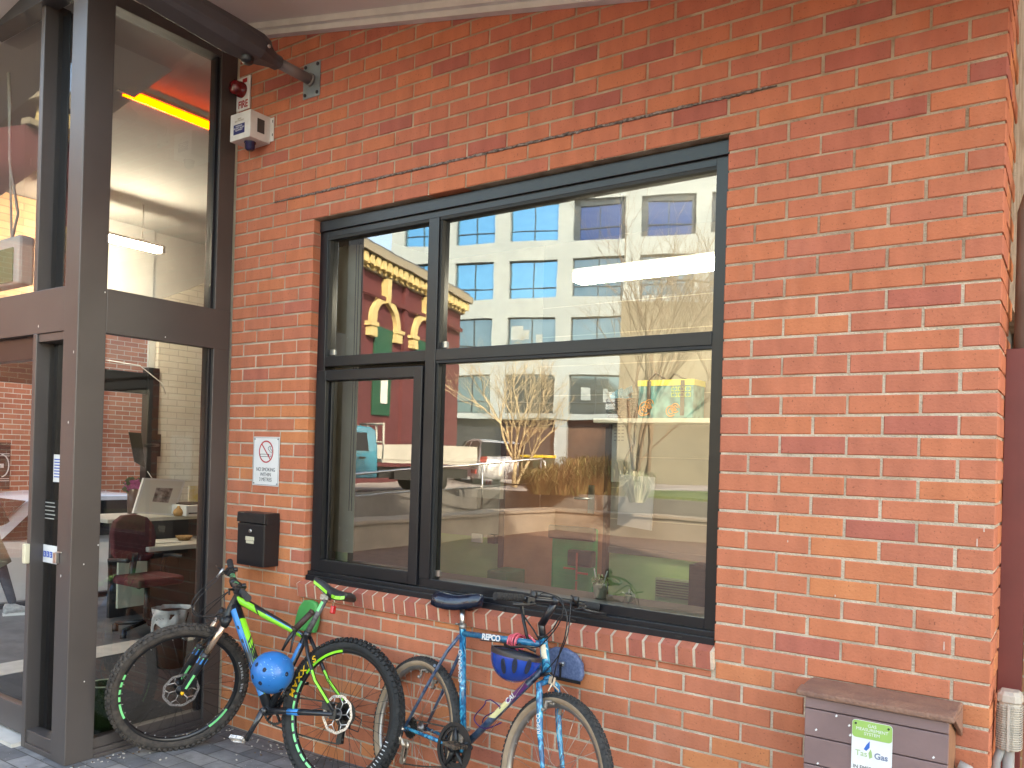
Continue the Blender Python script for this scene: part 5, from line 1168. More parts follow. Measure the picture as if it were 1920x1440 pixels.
# ---- fork (turned with the bars): legs either side of the wheel
steer = unit(crown-FW+fax*0)
q = MB(); st2 = MB(); qb = MB()
hubn, hubf = FW+fax*.058, FW-fax*.058
cr_n, cr_f = crown+fax*.062, crown-fax*.062
for hN, cN in ((hubn, cr_n), (hubf, cr_f)):
    d_ = cN-hN
    st2.tube([hN+d_*.54, cN], .0165, 14)
    q.tube([hN+d_*.02-fe1*0, hN+d_*.06, hN+d_*.52, hN+d_*.57], [.012, .020, .0255, .0235], 14)
q.tube([hubn+(cr_n-hubn)*.60, (hubn+hubf)/2+(crown-FW)*.90*0+(crown-FW)*.72-unit(np.cross(fax, steer))*0, hubf+(cr_f-hubf)*.60], .014, 10)
q.lathe(FW, fax, [(.006, -.07), (.006, .07)], 8)
q.build('fork_lowers', MATB, b1); st2.build('fork_stanchion', GOLD, b1)
q = MB()
for hN, cN in ((hubn, cr_n), (hubf, cr_f)):
    d_ = cN-hN; stripe(q, hN+d_*.43, hN+d_*.50, .0250, .0255, -2.0, 2.0, fax-fe1*.4, 0, lift=.001, skew=.02)
q.build('fork_blue_band', BLUEP, b1, fixn=False)
q = MB()
for hN, cN in ((hubn, cr_n), (hubf, cr_f)):
    d_ = cN-hN; stripe(q, hN+d_*.505, hN+d_*.516, .0255, .0255, -2.0, 2.0, fax-fe1*.4, 0, lift=.0012, skew=.02)
    stripe(q, hN+d_*.08, hN+d_*.28, .0205, .0222, -.35, .25, fax, 0, lift=.001, skew=.0)
q.build('fork_mint_flash', MINT, b1, fixn=False)
q = MB(); q.tube([cr_f-fax*.008, cr_n+fax*.008], .021, 12)
for cN in (cr_n, cr_f): q.tube([cN-steer*.018, cN+steer*.03], [.021, .0205], 14); q.lathe(cN+steer*.03, steer, [(.0205, 0), (.017, .008), (.001, .009)], 14)
q.tube([crown, hb-hd*.02], .024, 12)
q.build('fork_crown', BLACK, b1)
q = MB(); q.lathe(hubn+fax*.004, fax, [(.009, 0), (.009, .012), (.001, .013)], 12); q.build('axle_cap', YEL, b1)
q = MB(); q.obox(FW+fax*.044-fe1*-.05+fe2*.045, fe1, fe2, fax, .05, .045, .03); q.tube([FW+fax*.05+fe2*.06, FW+fax*.06+fe2*.2, crown+fax*.07, htp+A(-.06, -.05, .02)], .003, 6)
q.build('front_caliper', BLACK, b1, bevel=.004)
# ---- stem and bars
spt = htp+hd*.045
bx0, bx1 = A(-3.272, -.42, .931), A(-3.867, -.093, 1.034)     # grip ends
bax = unit(bx0-bx1); bmid = (bx0+bx1)/2
fdir = unit(np.cross(bax, hd)); fdir = fdir if fdir[1] < 0 else -fdir
bcl = spt+fdir*.055+hd*.012
off = bcl-bmid; ends = [bx0+off*.45, bx1+off*.45]
q = MB(); q.tube([htp+hd*.008, spt+hd*.015], .0205, 14); q.tube([spt, bcl], .019, 12); q.lathe(bcl-bax*.026, bax, [(.001, 0), (.0225, 0), (.0225, .052), (.001, .052)], 16); q.build('stem', BLACK, b1)
def barp(f):   # f from -1 (far) .. 1 (near): riser bar
    e_ = ends[0] if f > 0 else ends[1]; return bcl+(e_-bcl)*abs(f)
q = MB(); q.tube([barp(-.98), barp(-.45), bcl-bax*.05, bcl+bax*.05, barp(.45), barp(.98)], [.011, .011, .0155, .0155, .011, .011], 12); q.build('handlebar', MATB, b1)
for f0, f1 in ((.60, 1.0), (-.60, -1.0)):
    q = MB(); q.tube([barp(f0), barp(f0+.04*np.sign(f0)), barp(f1-.03*np.sign(f0)), barp(f1)], [.018, .0165, .0168, .0185], 14)
    for k in range(8): q.tube([barp(f0+(f1-f0)*(k+1)/9.), barp(f0+(f1-f0)*(k+1.35)/9.)], .0176, 12)
    q.build('grip', mat('grip_grey', (.035, .035, .037), .7), b1)
    q = MB(); s_ = 1 if f0 > 0 else -1
    q.obox(barp(f0-.10*s_)+fdir*.012-hd*.008, bax, fdir, hd, .045, .04, .034); q.obox(barp(f0-.19*s_)+fdir*.006, bax, fdir, hd, .028, .035, .04)
    l0 = barp(f0-.12*s_)+fdir*.035-hd*.012; q.tube([l0, l0+fdir*.03+bax*.03*s_, l0+fdir*.035+bax*.10*s_-hd*.005], [.007, .006, .006], 8)
    q.tube([barp(f0-.16*s_)+hd*.02, barp(f0-.16*s_)+hd*.03-fdir*.02], .013, 10); q.build('brake_lever', BLACK, b1, bevel=.003)
q = MB()
for f in (.12, -.12, -.2, -.3): q.tube([barp(f), barp(f+.035)], .0162, 12)
q.build('bar_decal', mat('mint_dark', (.10, .32, .15), .4), b1)
q = MB(); l0 = barp(-.5)+fdir*.05; q.tube([l0, l0+fdir*.01-hd*.06], [.008, .006], 8); q.build('silver_lever', SILVER, b1)
q = MB()
for (s0, bow, e_) in ((barp(-.5)+fdir*.03, A(-.14, -.07, -.06), crown+fax*.04+A(-.03, -.03, 0)), (barp(-.45)+fdir*.03, A(-.10, -.13, -.10), hb-hd*.03), (barp(.45)+fdir*.03, A(-.12, -.1, -.09), hb), (barp(.4)+fdir*.03, A(-.16, -.05, -.14), crown-fax*.03)):
    q.tube([s0+(e_-s0)*t+bow*math.sin(t*math.pi)+fdir*.02*math.sin(t*math.pi) for t in np.linspace(0, 1, 14)], .0026, 6)
q.build('cable', BLACK, b1)
# ---- seat post, saddle
sp1 = B1(611, 1122)
q = MB(); q.tube([stt, sp1], .0150, 14); q.build('seat_post', mat('worn_post', (.07, .07, .072), .45, col2=(.16, .15, .14), vscale=80), b1)
q = MB(); stripe(q, stt+(sp1-stt)*.62, stt+(sp1-stt)*.90, .0152, .0152, -.8, .5, n1, 0); q.build('post_decal', MINT, b1, fixn=False)
q = MB(); q.obox(sp1+up1*.006, bd1, n1, up1, .05, .032, .028)
sn, sr = B1(590, 1088), B1(655, 1117)
sxd = unit(sr-sn); sl_ = np.linalg.norm(sr-sn)
for s_ in (-1, 1): q.tube([sn+sxd*.05+n1*.018*s_-up1*.025, sp1+n1*.022*s_+up1*.022, sr-sxd*.03+n1*.03*s_-up1*.02], .0035, 6)
q.build('seat_clamp', DIRTY, b1)
def saddle(root, sn, sr, n_, u_, m, name='saddle', wid=.072, edge=None, thick=.03, nose=.017):
    d_ = sr-sn; L_ = np.linalg.norm(d_); dd_ = d_/L_; rings = []
    prof = [(0, nose*.55, .3), (.03, nose*.9, .8), (.25, nose*1.15, 1), (.45, nose*1.6, 1), (.62, wid*.62, 1), (.78, wid*.95, 1.0), (.92, wid, .95), (.99, wid*.8, .6), (1.0, wid*.5, .25)]
    for f, w_, tf in prof:
        c = sn+d_*f+u_*(.012*math.cos(f*5.2)-.004); t_ = thick*tf
        rings.append([c+n_*x*w_+u_*y for x, y in ((-1, -t_*.75), (-.98, -t_*.2), (-.75, t_*.28), (-.3, t_*.40), (0, t_*.34), (.3, t_*.40), (.75, t_*.28), (.98, -t_*.2), (1, -t_*.75), (.6, -t_*.55), (0, -t_*.4), (-.6, -t_*.55))])
    q = MB(); q.grid(rings, 0, True, True, cap=True); s_ = q.build(name, m, root)
    if edge:
        q = MB()
        for sg in (-1, 1):
            pts = [sn+d_*f+u_*(.012*math.cos(f*5.2)-.004-thick*tf*.35)+n_*sg*(w_+.0012) for f, w_, tf in prof[1:8]]
            lo = [p-u_*.011 for p in pts]; hi = [p+u_*.006 for p in pts]; 
            for k in range(len(pts)-1):
                if sg == 1 and k == 2: continue
                q.face([lo[k], lo[k+1], hi[k+1], hi[k]], 0, True)
        q.build('saddle_edge', edge, s_, fixn=False)
    return s_
saddle(b1, sn, sr+sxd*.012, n1, up1, mat('saddle_black', (.025, .025, .027), .5, bump=.1, bscale=200), edge=LIME, thick=.042, wid=.068)
# ---- drivetrain (far side) and crank
RDm = BLACK
q = MB(); q.grid([[bb-n1*(.05+dh)+(bd1*math.cos(t)+up1*math.sin(t))*(r_+(.003 if j % 2 else 0)) for j, t in enumerate(np.linspace(0, 2*math.pi, 60, endpoint=False))] for r_, dh in ((.062, 0), (.075, 0), (.075, .003), (.062, .003), (.062, 0))], 0, False)
for k in range(5): t = k*1.257+.3; q.tube([bb-n1*.05, bb-n1*.05+(bd1*math.cos(t)+up1*math.sin(t))*.066], .007, 8)
q.build('chainring', BLACK, b1)
q = MB(); ca = B1(461, 1388, .06); cn = bb+n1*.055
q.lathe(bb, n1, [(.001, .062), (.017, .062), (.020, .04), (.015, .03)], 16); q.tube([cn, cn+(ca-cn)*.5, ca], [.017, .0125, .014], 12, sq=.7)
q.tube([bb-n1*.055, bb-n1*.055-(ca-cn)*.95], [.016, .013], 10); q.build('crank', mat('crank_black', (.02, .02, .022), .25, coat=.3), b1)
def pedal(root, c, n_, a_, b_, m, L_=.09, W_=.075):
    q = MB(); q.tube([c, c+n_*L_], .007, 8)
    for k in (-1, 1):
        q.obox(c+n_*(L_*.55)+a_*k*W_/2, n_, a_, b_, L_*.9, .010, .016)
        for j in range(5): q.obox(c+n_*(L_*(.18+.18*j))+a_*k*(W_/2+.006), n_, a_, b_, .006, .008, .012)
    for k in (.14, .96): q.obox(c+n_*(L_*k), n_, a_, b_, .010, W_, .014)
    return q.build('pedal', m, root)
q_ = unit(A(-.3, -.1, .2)); pedal(b1, ca+n1*.008, n1*-1*-.3+unit(A(-1, -.4, .1))*1.0, unit(A(.3, -.6, .6)), unit(A(.1, .6, .7)), mat('pedal_steel', (.62, .56, .50), .35, metal=.6, var=.3, vscale=60), .062, .05)
pedal(b1, bb-n1*.06-(ca-cn)*.95, -n1, bd1, up1, BLACK)
q = MB()
cz_r = RW-rax*.045
def chain(mb, p0, p1, step=.0127, sag=0.):
    L_ = np.linalg.norm(p1-p0); k = int(L_/step); d_ = unit(p1-p0)
    for i in range(k):
        c_ = p0+(p1-p0)*((i+.5)/k)-A(0, 0, sag*math.sin(math.pi*(i+.5)/k)); mb.obox(c_, d_, np.cross(n1, d_), n1, step*.85, .0075, .006 if i % 2 else .0035)
chain(q, bb-n1*.052+up1*.076, cz_r+up1*.045); jl_ = cz_r-up1*.13+bd1*.02; ju_ = cz_r-up1*.065+bd1*.02
q.build('chain', CHAIN, b1)
q = MB(); chain(q, bb-n1*.052-up1*.076, jl_-up1*.02, sag=.01); chain(q, jl_+bd1*-.02, ju_+bd1*.02)
q.build('chain', CHAIN, b1)
q = MB(); q.obox((jl_+ju_)/2-n1*.01, bd1, up1, n1, .030, .10, .008); q.obox((jl_+ju_)/2+n1*.008, bd1, up1, n1, .030, .10, .006)
for c_ in (jl_, ju_): q.lathe(c_-n1*.008, n1, [(.001, 0), (.017, 0), (.017, .012), (.001, .012)], 12)
q.tube([cz_r-n1*.02, ju_-n1*.012-bd1*.03, ju_], .012, 8); q.tube([cz_r-n1*.02-bd1*.02, cz_r-n1*.03-bd1*.07-up1*.02, cz_r-n1*.03-bd1*.06-up1*.08, ju_-n1*.02], .003, 6); q.build('rear_derailleur', BLACK, b1)
q = MB(); q.obox(RW+rax*.045+bd1*.05+up1*.03, bd1, up1, n1, .06, .035, .03); q.tube([RW+rax*.05+bd1*.07+up1*.02, bb+(dn-bb)*.5+n1*.03, bb+n1*.04], .003, 6); q.build('rear_caliper', BLACK, b1, bevel=.004)
q = MB(); c = B1(665.0-0, 1144, 0); c = B1(622, 1143, .0); q.obox(c-bd1*.008, n1, bd1, up1, .03, .022, .042); q.build('rear_reflector', mat('reflector_red', (.55, .01, .015), .15, spec=.8), b1, bevel=.006)
arc_text(rwh, 'tyre_lettering', 'SIXXAM', RW, rax, re1, re2, .366-.030, 2.30, .135, .052, .0295, YEL)
arc_text(rwh, 'sidewall_lettering', 'IIIIIIIII', RW, rax, re1, re2, .366-.030, -.72, .062, .02, .0295, GREYL)
arc_text(fwh, 'sidewall_lettering', 'ONE TWENTY', FW, fax, fe1, fe2, .366-.030, -.15, .06, .016, .0295, GREYL)

# folding lock bar with straps, between the green dock and the helmet
lk = thing('frame_lock', B1(565, 1185, .03), 'brown rubber-covered lock bar strapped behind the green and black frame', 'lock')
a_, b_ = B1(552, 1181, .035), B1(586, 1147, .01)
q = MB(); q.tube([a_, b_], .0165, 12); q.tube([a_-unit(b_-a_)*.004, a_+unit(b_-a_)*.01], .0178, 12); q.tube([b_-unit(b_-a_)*.01, b_+unit(b_-a_)*.004], .0178, 12); q.build('bar', mat('brown_rubber', (.055, .028, .02), .6, var=.2, vscale=20), lk)
q = MB()
for e_, k_ in (((529, 1220), (541, 1198)), ((544, 1224), (549, 1200))):
    q.tube([B1(555, 1180, .04), B1(*k_, .05), B1(*e_, .07)], [.011, .010, .006], 6, sq=.5)
q.build('strap', BLACK, lk)
# skate-style helmet
hc = B1(511, 1260, .10); Rh_ = .108
h1 = thing('skate_helmet', hc, 'round matt blue skate helmet with small vents hanging on the mountain bicycle', 'helmet')
q = MB(); vdir = unit(CAM-hc); hax = unit(vdir*.75+A(-.15, 0, -.45)); 
e1_ = unit(np.cross(hax, A(0, 0, 1))); e2_ = np.cross(e1_, hax)
def hp(th, ph, k=1.): return hc+(hax*math.cos(th)*1.0+(e1_*math.cos(ph)*1.0+e2_*math.sin(ph)*1.0)*math.sin(th))*Rh_*k
rings = [[hp(th, ph) for ph in np.linspace(0, 2*math.pi, 48, endpoint=False)] for th in np.linspace(.02, 1.92, 22)]
rings += [[hp(1.92, ph, .9) for ph in np.linspace(0, 2*math.pi, 48, endpoint=False)]]+[[hp(th, ph, .88) for ph in np.linspace(0, 2*math.pi, 48, endpoint=False)] for th in np.linspace(1.8, .02, 8)]
q.grid(rings, 0, True, True, mif=lambda i, j: 0 if i < 22 else 1)
q.build('shell', [mat('matt_blue_shell', (.012, .15, .44), .36, col2=(.018, .18, .50), vscale=12, coat=.15), BLACK], h1)
q = MB()
for (px, py) in ((481.5, 1246), (496, 1256), (537.5, 1264), (474, 1269), (488, 1281), (527.5, 1293)):
    d_ = ray(px, py); oc = CAM-hc; b_ = np.dot(oc, d_)/np.dot(d_, d_); cc_ = (np.dot(oc, oc)-Rh_**2)/np.dot(d_, d_); t_ = -b_-math.sqrt(max(0, b_*b_-cc_)); p_ = CAM+d_*t_; nn = unit(p_-hc)
    u_ = unit(np.cross(nn, A(0, 0, 1))); v_ = np.cross(u_, nn)
    q.grid([[p_+nn*hh+(u_*math.cos(t)+v_*math.sin(t)*1.15)*r_*(1+.12*abs(math.cos(2*t))) for t in np.linspace(0, 2*math.pi, 14, endpoint=False)] for r_, hh in ((.0085, -.004), (.0095, .0012), (.0085, .0016), (.001, .0008))], 0, True)
q.build('vent', mat('vent_dark', (.008, .012, .03), .7), h1)
q = MB()
random.seed(3)
for k in range(26):
    px, py = random.gauss(512, 12), random.gauss(1258, 11); d_ = ray(px, py); oc = CAM-hc; b_ = np.dot(oc, d_)/np.dot(d_, d_); cc_ = (np.dot(oc, oc)-Rh_**2)/np.dot(d_, d_)
    if b_*b_ <= cc_: continue
    p_ = CAM+d_*(-b_-math.sqrt(b_*b_-cc_)); nn = unit(p_-hc); u_ = unit(np.cross(nn, A(random.random(), .2, 1))); q.obox(p_+nn*.0012, u_, np.cross(nn, u_), nn, random.uniform(.002, .013), .0016, .0006)
q.build('scratches', mat('scratch_pale', (.25, .5, .75), .5), h1)
random.seed(11)

# ------------- blue touring mountain bike
def splash_paint():
    m = bpy.data.materials.new('splatter_paint'); m.use_nodes = True; t = m.node_tree; b = t.nodes['Principled BSDF']; L = t.links.new
    tc = t.nodes.new('ShaderNodeTexCoord'); mp = t.nodes.new('ShaderNodeMapping'); mp.inputs['Scale'].default_value = (1, 1, .45); L(tc.outputs['Object'], mp.inputs[0])
    n = t.nodes.new('ShaderNodeTexNoise'); n.inputs['Scale'].default_value = 26; n.inputs['Detail'].default_value = 3; n.inputs['Distortion'].default_value = 2.5; L(mp.outputs[0], n.inputs['Vector'])
    r = t.nodes.new('ShaderNodeValToRGB'); e = r.color_ramp.elements; e[0].position = .38; e[0].color = (.008, .07, .16, 1); e[1].position = .70; e[1].color = (.55, .72, .78, 1)
    for p, c in ((.50, (.015, .19, .36)), (.58, (.03, .33, .50)), (.66, (.10, .48, .62))): k = e.new(p); k.color = (*c, 1)
    L(n.outputs['Fac'], r.inputs[0]); L(r.outputs[0], b.inputs['Base Color']); b.inputs['Roughness'].default_value = .22; b.inputs['Coat Weight'].default_value = .5
    return m
SPL = splash_paint(); NAVY = mat('worn_navy', (.012, .035, .09), .3, col2=(.10, .14, .2), vscale=45, coat=.4)
b2 = thing('blue_bicycle', (-1.95, -.2, 0), 'worn splatter-blue touring bicycle with tan wall tyres leaning under the window', 'bicycle')
TANW = mat('tan_sidewall', (.28, .19, .115), .75, col2=(.38, .27, .17), vscale=14)
m2 = dict(tyre=mat('aged_tyre', (.022, .021, .020), .85, col2=(.045, .042, .038), vscale=60), rim=mat('alloy_rim', (.34, .30, .26), .35, metal=.8, var=.15, vscale=15), hub=DIRTY, spoke=mat('spoke_bright', (.42, .36, .30), .3, metal=.8), disc=STEEL)
R2, F2 = A(-2.38, -.135, .362), A(-1.497, -.298, .386)
rw2, rax2, ra1, ra2 = make_wheel(b2, 'rear_wheel', R2, -1.82, .21, .334, .0235, m2, knobs=92, nsp=28, sidewall=TANW, cass=(.026, .05, 7))
fw2, fax2, fa1, fa2 = make_wheel(b2, 'front_wheel', F2, -1.90, .195, .334, .0235, m2, knobs=92, nsp=28, sidewall=TANW)
bd2 = unit(A(F2[0]-R2[0], F2[1]-R2[1], 0)); n2 = unit(A(bd2[1], -bd2[0], 0)); n2 = n2 if n2[1] < 0 else -n2
n2 = n2*math.cos(.2)+A(0, 0, 1)*math.sin(.2); up2 = np.cross(n2, bd2); up2 = up2 if up2[2] > 0 else -up2
def B2(px, py, off=0.): return onp(R2+n2*off, n2, px, py)
bb2, sc2, tl, tr2 = B2(868, 1402), B2(867.5, 1172), B2(870, 1188), B2(1017, 1208)
h2t, h2b = B2(1018, 1195), B2(1026, 1264)
q = MB(); q.tube([h2b, h2t], .0195, 16); q.build('head_tube', SPL, b2)
q = MB(); q.tube([bb2, sc2], .0165, 14); q.lathe(bb2, n2, [(.001, -.035), (.021, -.035), (.021, .035), (.001, .035)], 16)
fork_ct = B2(1029, 1276)
q.build('seat_tube', SPL, b2)
q = MB(); q.tube([tl, tr2], .0148, 14); q.build('top_tube', mat('top_tube_blue', (.012, .11, .24), .25, col2=(.03, .2, .33), vscale=40, coat=.5), b2)
q = MB(); dt20, dt21 = B2(1017, 1255), bb2; q.tube([dt20, dt21], .0165, 14); q.build('down_tube', NAVY, b2)
q = MB()
dn2, df2 = R2+rax2*.063, R2-rax2*.063
for s_, d_ in ((1, dn2), (-1, df2)):
    a_ = B2(866, 1192)+n2*.014*s_; q.tube([a_, a_+(d_-a_)*.18+n2*.02*s_, a_+(d_-a_)*.5+n2*.016*s_, d_], [.009, .0085, .008, .007], 10)
    q.obox(d_, bd2, up2, n2, .02, .03, .006)
q.tube([B2(815, 1248, .03), B2(815, 1248, -.035)], .007, 8); q.tube([B2(852, 1207, .018), B2(852, 1207, -.02)], .006, 8)
q.build('seat_stays', NAVY, b2)
q = MB()
for s_, d_ in ((1, dn2), (-1, df2)):
    c_ = bb2+n2*.022*s_; q.tube([c_, c_+(d_-c_)*.3+n2*.012*s_, d_], [.0105, .0105, .008], 10)
q.build('chain_stays', SPL, b2)
# decals
q = MB(); tdn = unit(dt21-dt20)
def d2p(f): return dt20+(dt21-dt20)*f
stripe(q, d2p(.17), d2p(.40), .0166, .0166, -1.0, .9, n2, 0); stripe(q, d2p(.40), d2p(.60), .0166, .0166, -.9, .8, n2, 1, skew=.03)
q.build('purple_cream_decal', [mat('purple_decal', (.13, .03, .16), .35, coat=.4), mat('cream_decal', (.75, .68, .33), .35, coat=.4)], b2, fixn=False)
u_ = unit(np.cross(n2, -tdn)); text('lettering', 'CAL', .034, d2p(.355)+n2*.0178-u_*.011, -tdn, np.cross(n2, -tdn), WHITE, b2, extr=.0003, bold=.0008)
t2 = unit(tr2-tl); text('lettering', 'REPCO', .036, tl+(tr2-tl)*.40+n2*.0158-up2*.013, t2, np.cross(n2, t2), WHITE, b2, extr=.0003, bold=.0016, sx=1.05)
stv = unit(sc2-bb2)
text('lettering', 'COMMAND', .030, bb2+(sc2-bb2)*.66+n2*.0176+bd2*.010, stv, np.cross(n2, stv), WHITE, b2, extr=.0003, sx=.95)
q = MB(); stripe(q, h2b+(h2t-h2b)*.40, h2b+(h2t-h2b)*.78, .0196, .0196, -.6, .6, n2+bd2*.5, 0); q.build('head_badge', mat('badge_cream', (.72, .55, .35), .4, col2=(.75, .7, .5), vscale=60), b2, fixn=False)
# fork
q = MB(); hn2, hf2 = F2+fax2*.055, F2-fax2*.055
q.tube([h2b-unit(h2t-h2b)*.012, fork_ct], [.021, .02], 12)
cl, cr_ = fork_ct+fax2*.05-up2*.02, fork_ct-fax2*.05-up2*.02
for c_, h_ in ((cl, hn2), (cr_, hf2)):
    q.tube([fork_ct, c_, c_+(h_-c_)*.12, c_+(h_-c_)*.55-bd2*.006, c_+(h_-c_)*.85, h_], [.014, .0145, .0145, .0125, .0095, .009], 12)
q.build('fork', SPL, b2)
k0 = cl+(hn2-cl)*.42; stf = unit(cl-hn2); text('lettering', 'REPCO', .026, k0+n2*.0135-bd2*-.008, stf, np.cross(n2, stf), WHITE, b2, extr=.0003)
q = MB(); hdir2 = unit(h2t-h2b)
for p_, r_ in ((h2b, .0235), (h2t, .0235)): q.lathe(p_-hdir2*.006, hdir2, [(.001, 0), (r_, 0), (r_, .010), (.001, .011)], 16)
q.build('headset', BLACK, b2)
q = MB(); q.obox(B2(1035, 1276, .015), bd2, n2, up2, .03, .012, .03); q.tube([B2(1035, 1282, .02), B2(1028, 1296, .03)], .004, 6); q.tube([B2(1035, 1282, .0), B2(1048, 1296, -.03)], .004, 6); q.build('cable_hanger', mat('cream_alloy', (.62, .5, .36), .4, metal=.4), b2, bevel=.003)
# cantilever brakes
def canti(c_, s_, r0):
    q = MB(); q.tube([c_, c_+n_*0, c_+bd2*.02+up2*.012], .008, 8); return q
q = MB()
for (px, py, of) in ((1023, 1322, .045), (1050, 1330, -.045), (790, 1262, .04), (812, 1282, -.04)):
    c_ = B2(px, py, of); q.tube([c_-up2*.018, c_+up2*.015+bd2*.004, c_+up2*.02+bd2*.03], [.008, .008, .006], 8); q.obox(c_+bd2*.012+up2*.012-n2*.012*np.sign(of), bd2, up2, n2, .05, .010, .014); q.lathe(c_-up2*.018, n2*np.sign(of), [(.001, .018), (.008, .016), (.009, 0), (.001, -.01)], 10)
q.build('cantilever_brake', DIRTY, b2, bevel=.002)
# stem, bars, grips, levers, cables
q = MB(); stp = h2t+hdir2*.055; g0, g1 = A(-1.735, -.41, 1.112), A(-1.50, .045, 1.035)
gb = (g0+g1)/2; gax = unit(g0-g1); bcl2 = onp(R2, n2, 1043, 1127)
q.tube([h2t, stp, stp+hdir2*.01], [.0150, .0150, .016], 12); q.tube([stp, bcl2], [.017, .0165], 12); q.lathe(bcl2-gax*.022, gax, [(.001, 0), (.019, 0), (.019, .044), (.001, .044)], 14); q.build('stem', MATB, b2)
off = bcl2-gb
def bp2(f): e_ = g0 if f > 0 else g1; return bcl2+(e_-bcl2)*abs(f)
q = MB(); q.tube([bp2(-.98), bcl2, bp2(.98)], .0112, 12); q.build('handlebar', MATB, b2)
fd2 = unit(np.cross(gax, up2)); fd2 = fd2 if np.dot(fd2, bd2) > 0 else -fd2
for f0, f1 in ((.56, 1.0), (-.62, -1.0)):
    s_ = 1 if f0 > 0 else -1
    q = MB(); q.tube([bp2(f0), bp2(f1-.02*s_), bp2(f1)], [.0158, .0155, .0185], 14)
    for k in range(9): q.tube([bp2(f0+(f1-f0)*(k+1)/11.), bp2(f0+(f1-f0)*(k+1.4)/11.)], .0168, 12)
    q.build('grip', mat('grip_black', (.022, .022, .022), .75), b2)
    q = MB(); q.obox(bp2(f0-.09*s_)+fd2*.012-up2*.006, gax, fd2, up2, .035, .036, .03); q.lathe(bp2(f0-.17*s_)+up2*.012, up2, [(.001, .022), (.014, .020), (.017, 0), (.001, 0)], 12)
    l0 = bp2(f0-.10*s_)+fd2*.028-up2*.012; q.tube([l0, l0+fd2*.03-up2*.006, l0+fd2*.045+gax*.045*s_-up2*.010, l0+fd2*.035+gax*.11*s_-up2*.014], [.008, .0065, .006, .007], 8)
    q.tube([bp2(f0-.17*s_)+up2*.02, bp2(f0-.19*s_)+up2*.034-fd2*.035], [.006, .005], 6); q.build('brake_lever', BLACK, b2, bevel=.002)
q = MB()
def cab(P, r=.0027):
    P = [np.array(p) for p in P]; out = []
    for i in range(len(P)-1):
        p0, p1, p2, p3 = P[max(0, i-1)], P[i], P[i+1], P[min(len(P)-1, i+2)]
        for t in np.linspace(0, 1, 8, endpoint=False): out.append(.5*((2*p1)+(-p0+p2)*t+(2*p0-5*p1+4*p2-p3)*t*t+(-p0+3*p1-3*p2+p3)*t**3))
    out.append(P[-1]); q.tube(out, r, 6)
cab([bp2(.40)+fd2*.03, B2(1000, 1108, .12), B2(1040, 1118, .10), B2(1062, 1150, .08), B2(1060, 1190, .07), B2(1050, 1222, .05), B2(1035, 1280, .02)])
cab([bp2(-.4)+fd2*.03, B2(1072, 1124, .03), B2(1068, 1160, .05), B2(1064, 1190, .06), B2(1048, 1228, .05), B2(1020, 1262, .03), B2(1000, 1278, .02)])
cab([bp2(.38)+fd2*.02, B2(1020, 1112, .1), B2(1054, 1126, .08), B2(1050, 1165, .07), B2(1024, 1200, .04), B2(1004, 1214, .02), B2(960, 1207, .018), B2(900, 1200, .018)])
cab([bp2(-.42)+fd2*.02, B2(1098, 1138, .02), B2(1056, 1150, .05), B2(1036, 1180, .05), B2(1012, 1200, .03)])
q.build('cable', BLACK, b2)
q = MB(); q.tube([B2(1018, 1230, .03), B2(905, 1392, .02)], .0012, 5); q.tube([B2(1030, 1262, .02), B2(1075, 1312, -.02)], .0012, 5); q.build('bare_wire', MATS['spoke_bright'], b2)
# seat post + saddle
q = MB(); sp2 = B2(866.5, 1136); q.tube([sc2-stv*.02, sp2], .0132, 14); q.build('seat_post', STEEL, b2)
q = MB(); q.tube([sc2-stv*.02, sc2+stv*.004], .0185, 14); q.tube([sc2-n2*.01-bd2*.02, sc2-bd2*.03+n2*.02], .005, 6); q.obox(sp2+up2*.005, bd2, n2, up2, .045, .04, .022)
for s_ in (-1, 1): q.tube([B2(835, 1130)+n2*.025*s_, sp2+n2*.022*s_+up2*.01, B2(898, 1128)+n2*.016*s_], .0035, 6)
q.build('seat_clamp', DIRTY, b2)
saddle(b2, B2(903, 1126), B2(828, 1116), n2, up2, mat('glossy_navy_vinyl', (.012, .016, .032), .22, coat=.4, var=.2, vscale=12), wid=.082, thick=.066, nose=.022)
# crank, rings, pedals
q = MB(); rc = bb2+n2*.048; pr_ax = n2
CR = mat('black_chainring', (.014, .014, .014), .45, var=.3, vscale=60)
for r_, off_, w2 in ((.100, .0, .022), (.080, -.008, .016), (.055, -.016, .014)):
    k = 84 if r_ > .09 else 64
    q.grid([[rc+n2*(off_+dh)+(bd2*math.cos(t)+up2*math.sin(t))*(rr_+(.0035 if (j % 2 and rr_ > r_-.001) else 0)) for j, t in enumerate(np.linspace(0, 2*math.pi, k, endpoint=False))] for rr_, dh in ((r_-w2, 0), (r_, 0), (r_, .003), (r_-w2, .003), (r_-w2, 0))], 0, False)
q.grid([[rc+n2*(.006+dh)+(bd2*math.cos(t)+up2*math.sin(t))*rr_ for t in np.linspace(0, 2*math.pi, 60, endpoint=False)] for rr_, dh in ((.094, 0), (.111, 0), (.112, .003), (.094, .003), (.094, 0))], 0, False)
for k in range(5): t = k*1.2566+.5; q.tube([rc, rc+(bd2*math.cos(t)+up2*math.sin(t))*.045, rc+(bd2*math.cos(t)+up2*math.sin(t))*.092], [.014, .011, .007], 8)
q.build('chainrings', CR, b2)
q = MB(); pc = B2(893, 1387, .10); pc2 = rc+n2*.02+(bd2*.55+up2*.25)*.13
q.lathe(rc, n2, [(.001, .03), (.018, .028), (.02, 0), (.001, -.01)], 14); q.tube([rc+n2*.018, pc2], [.014, .011], 10, sq=.7); q.tube([bb2-n2*.05, bb2-n2*.055-(bd2*.55+up2*.25)*.16], [.013, .011], 10); q.build('crank', CR, b2)
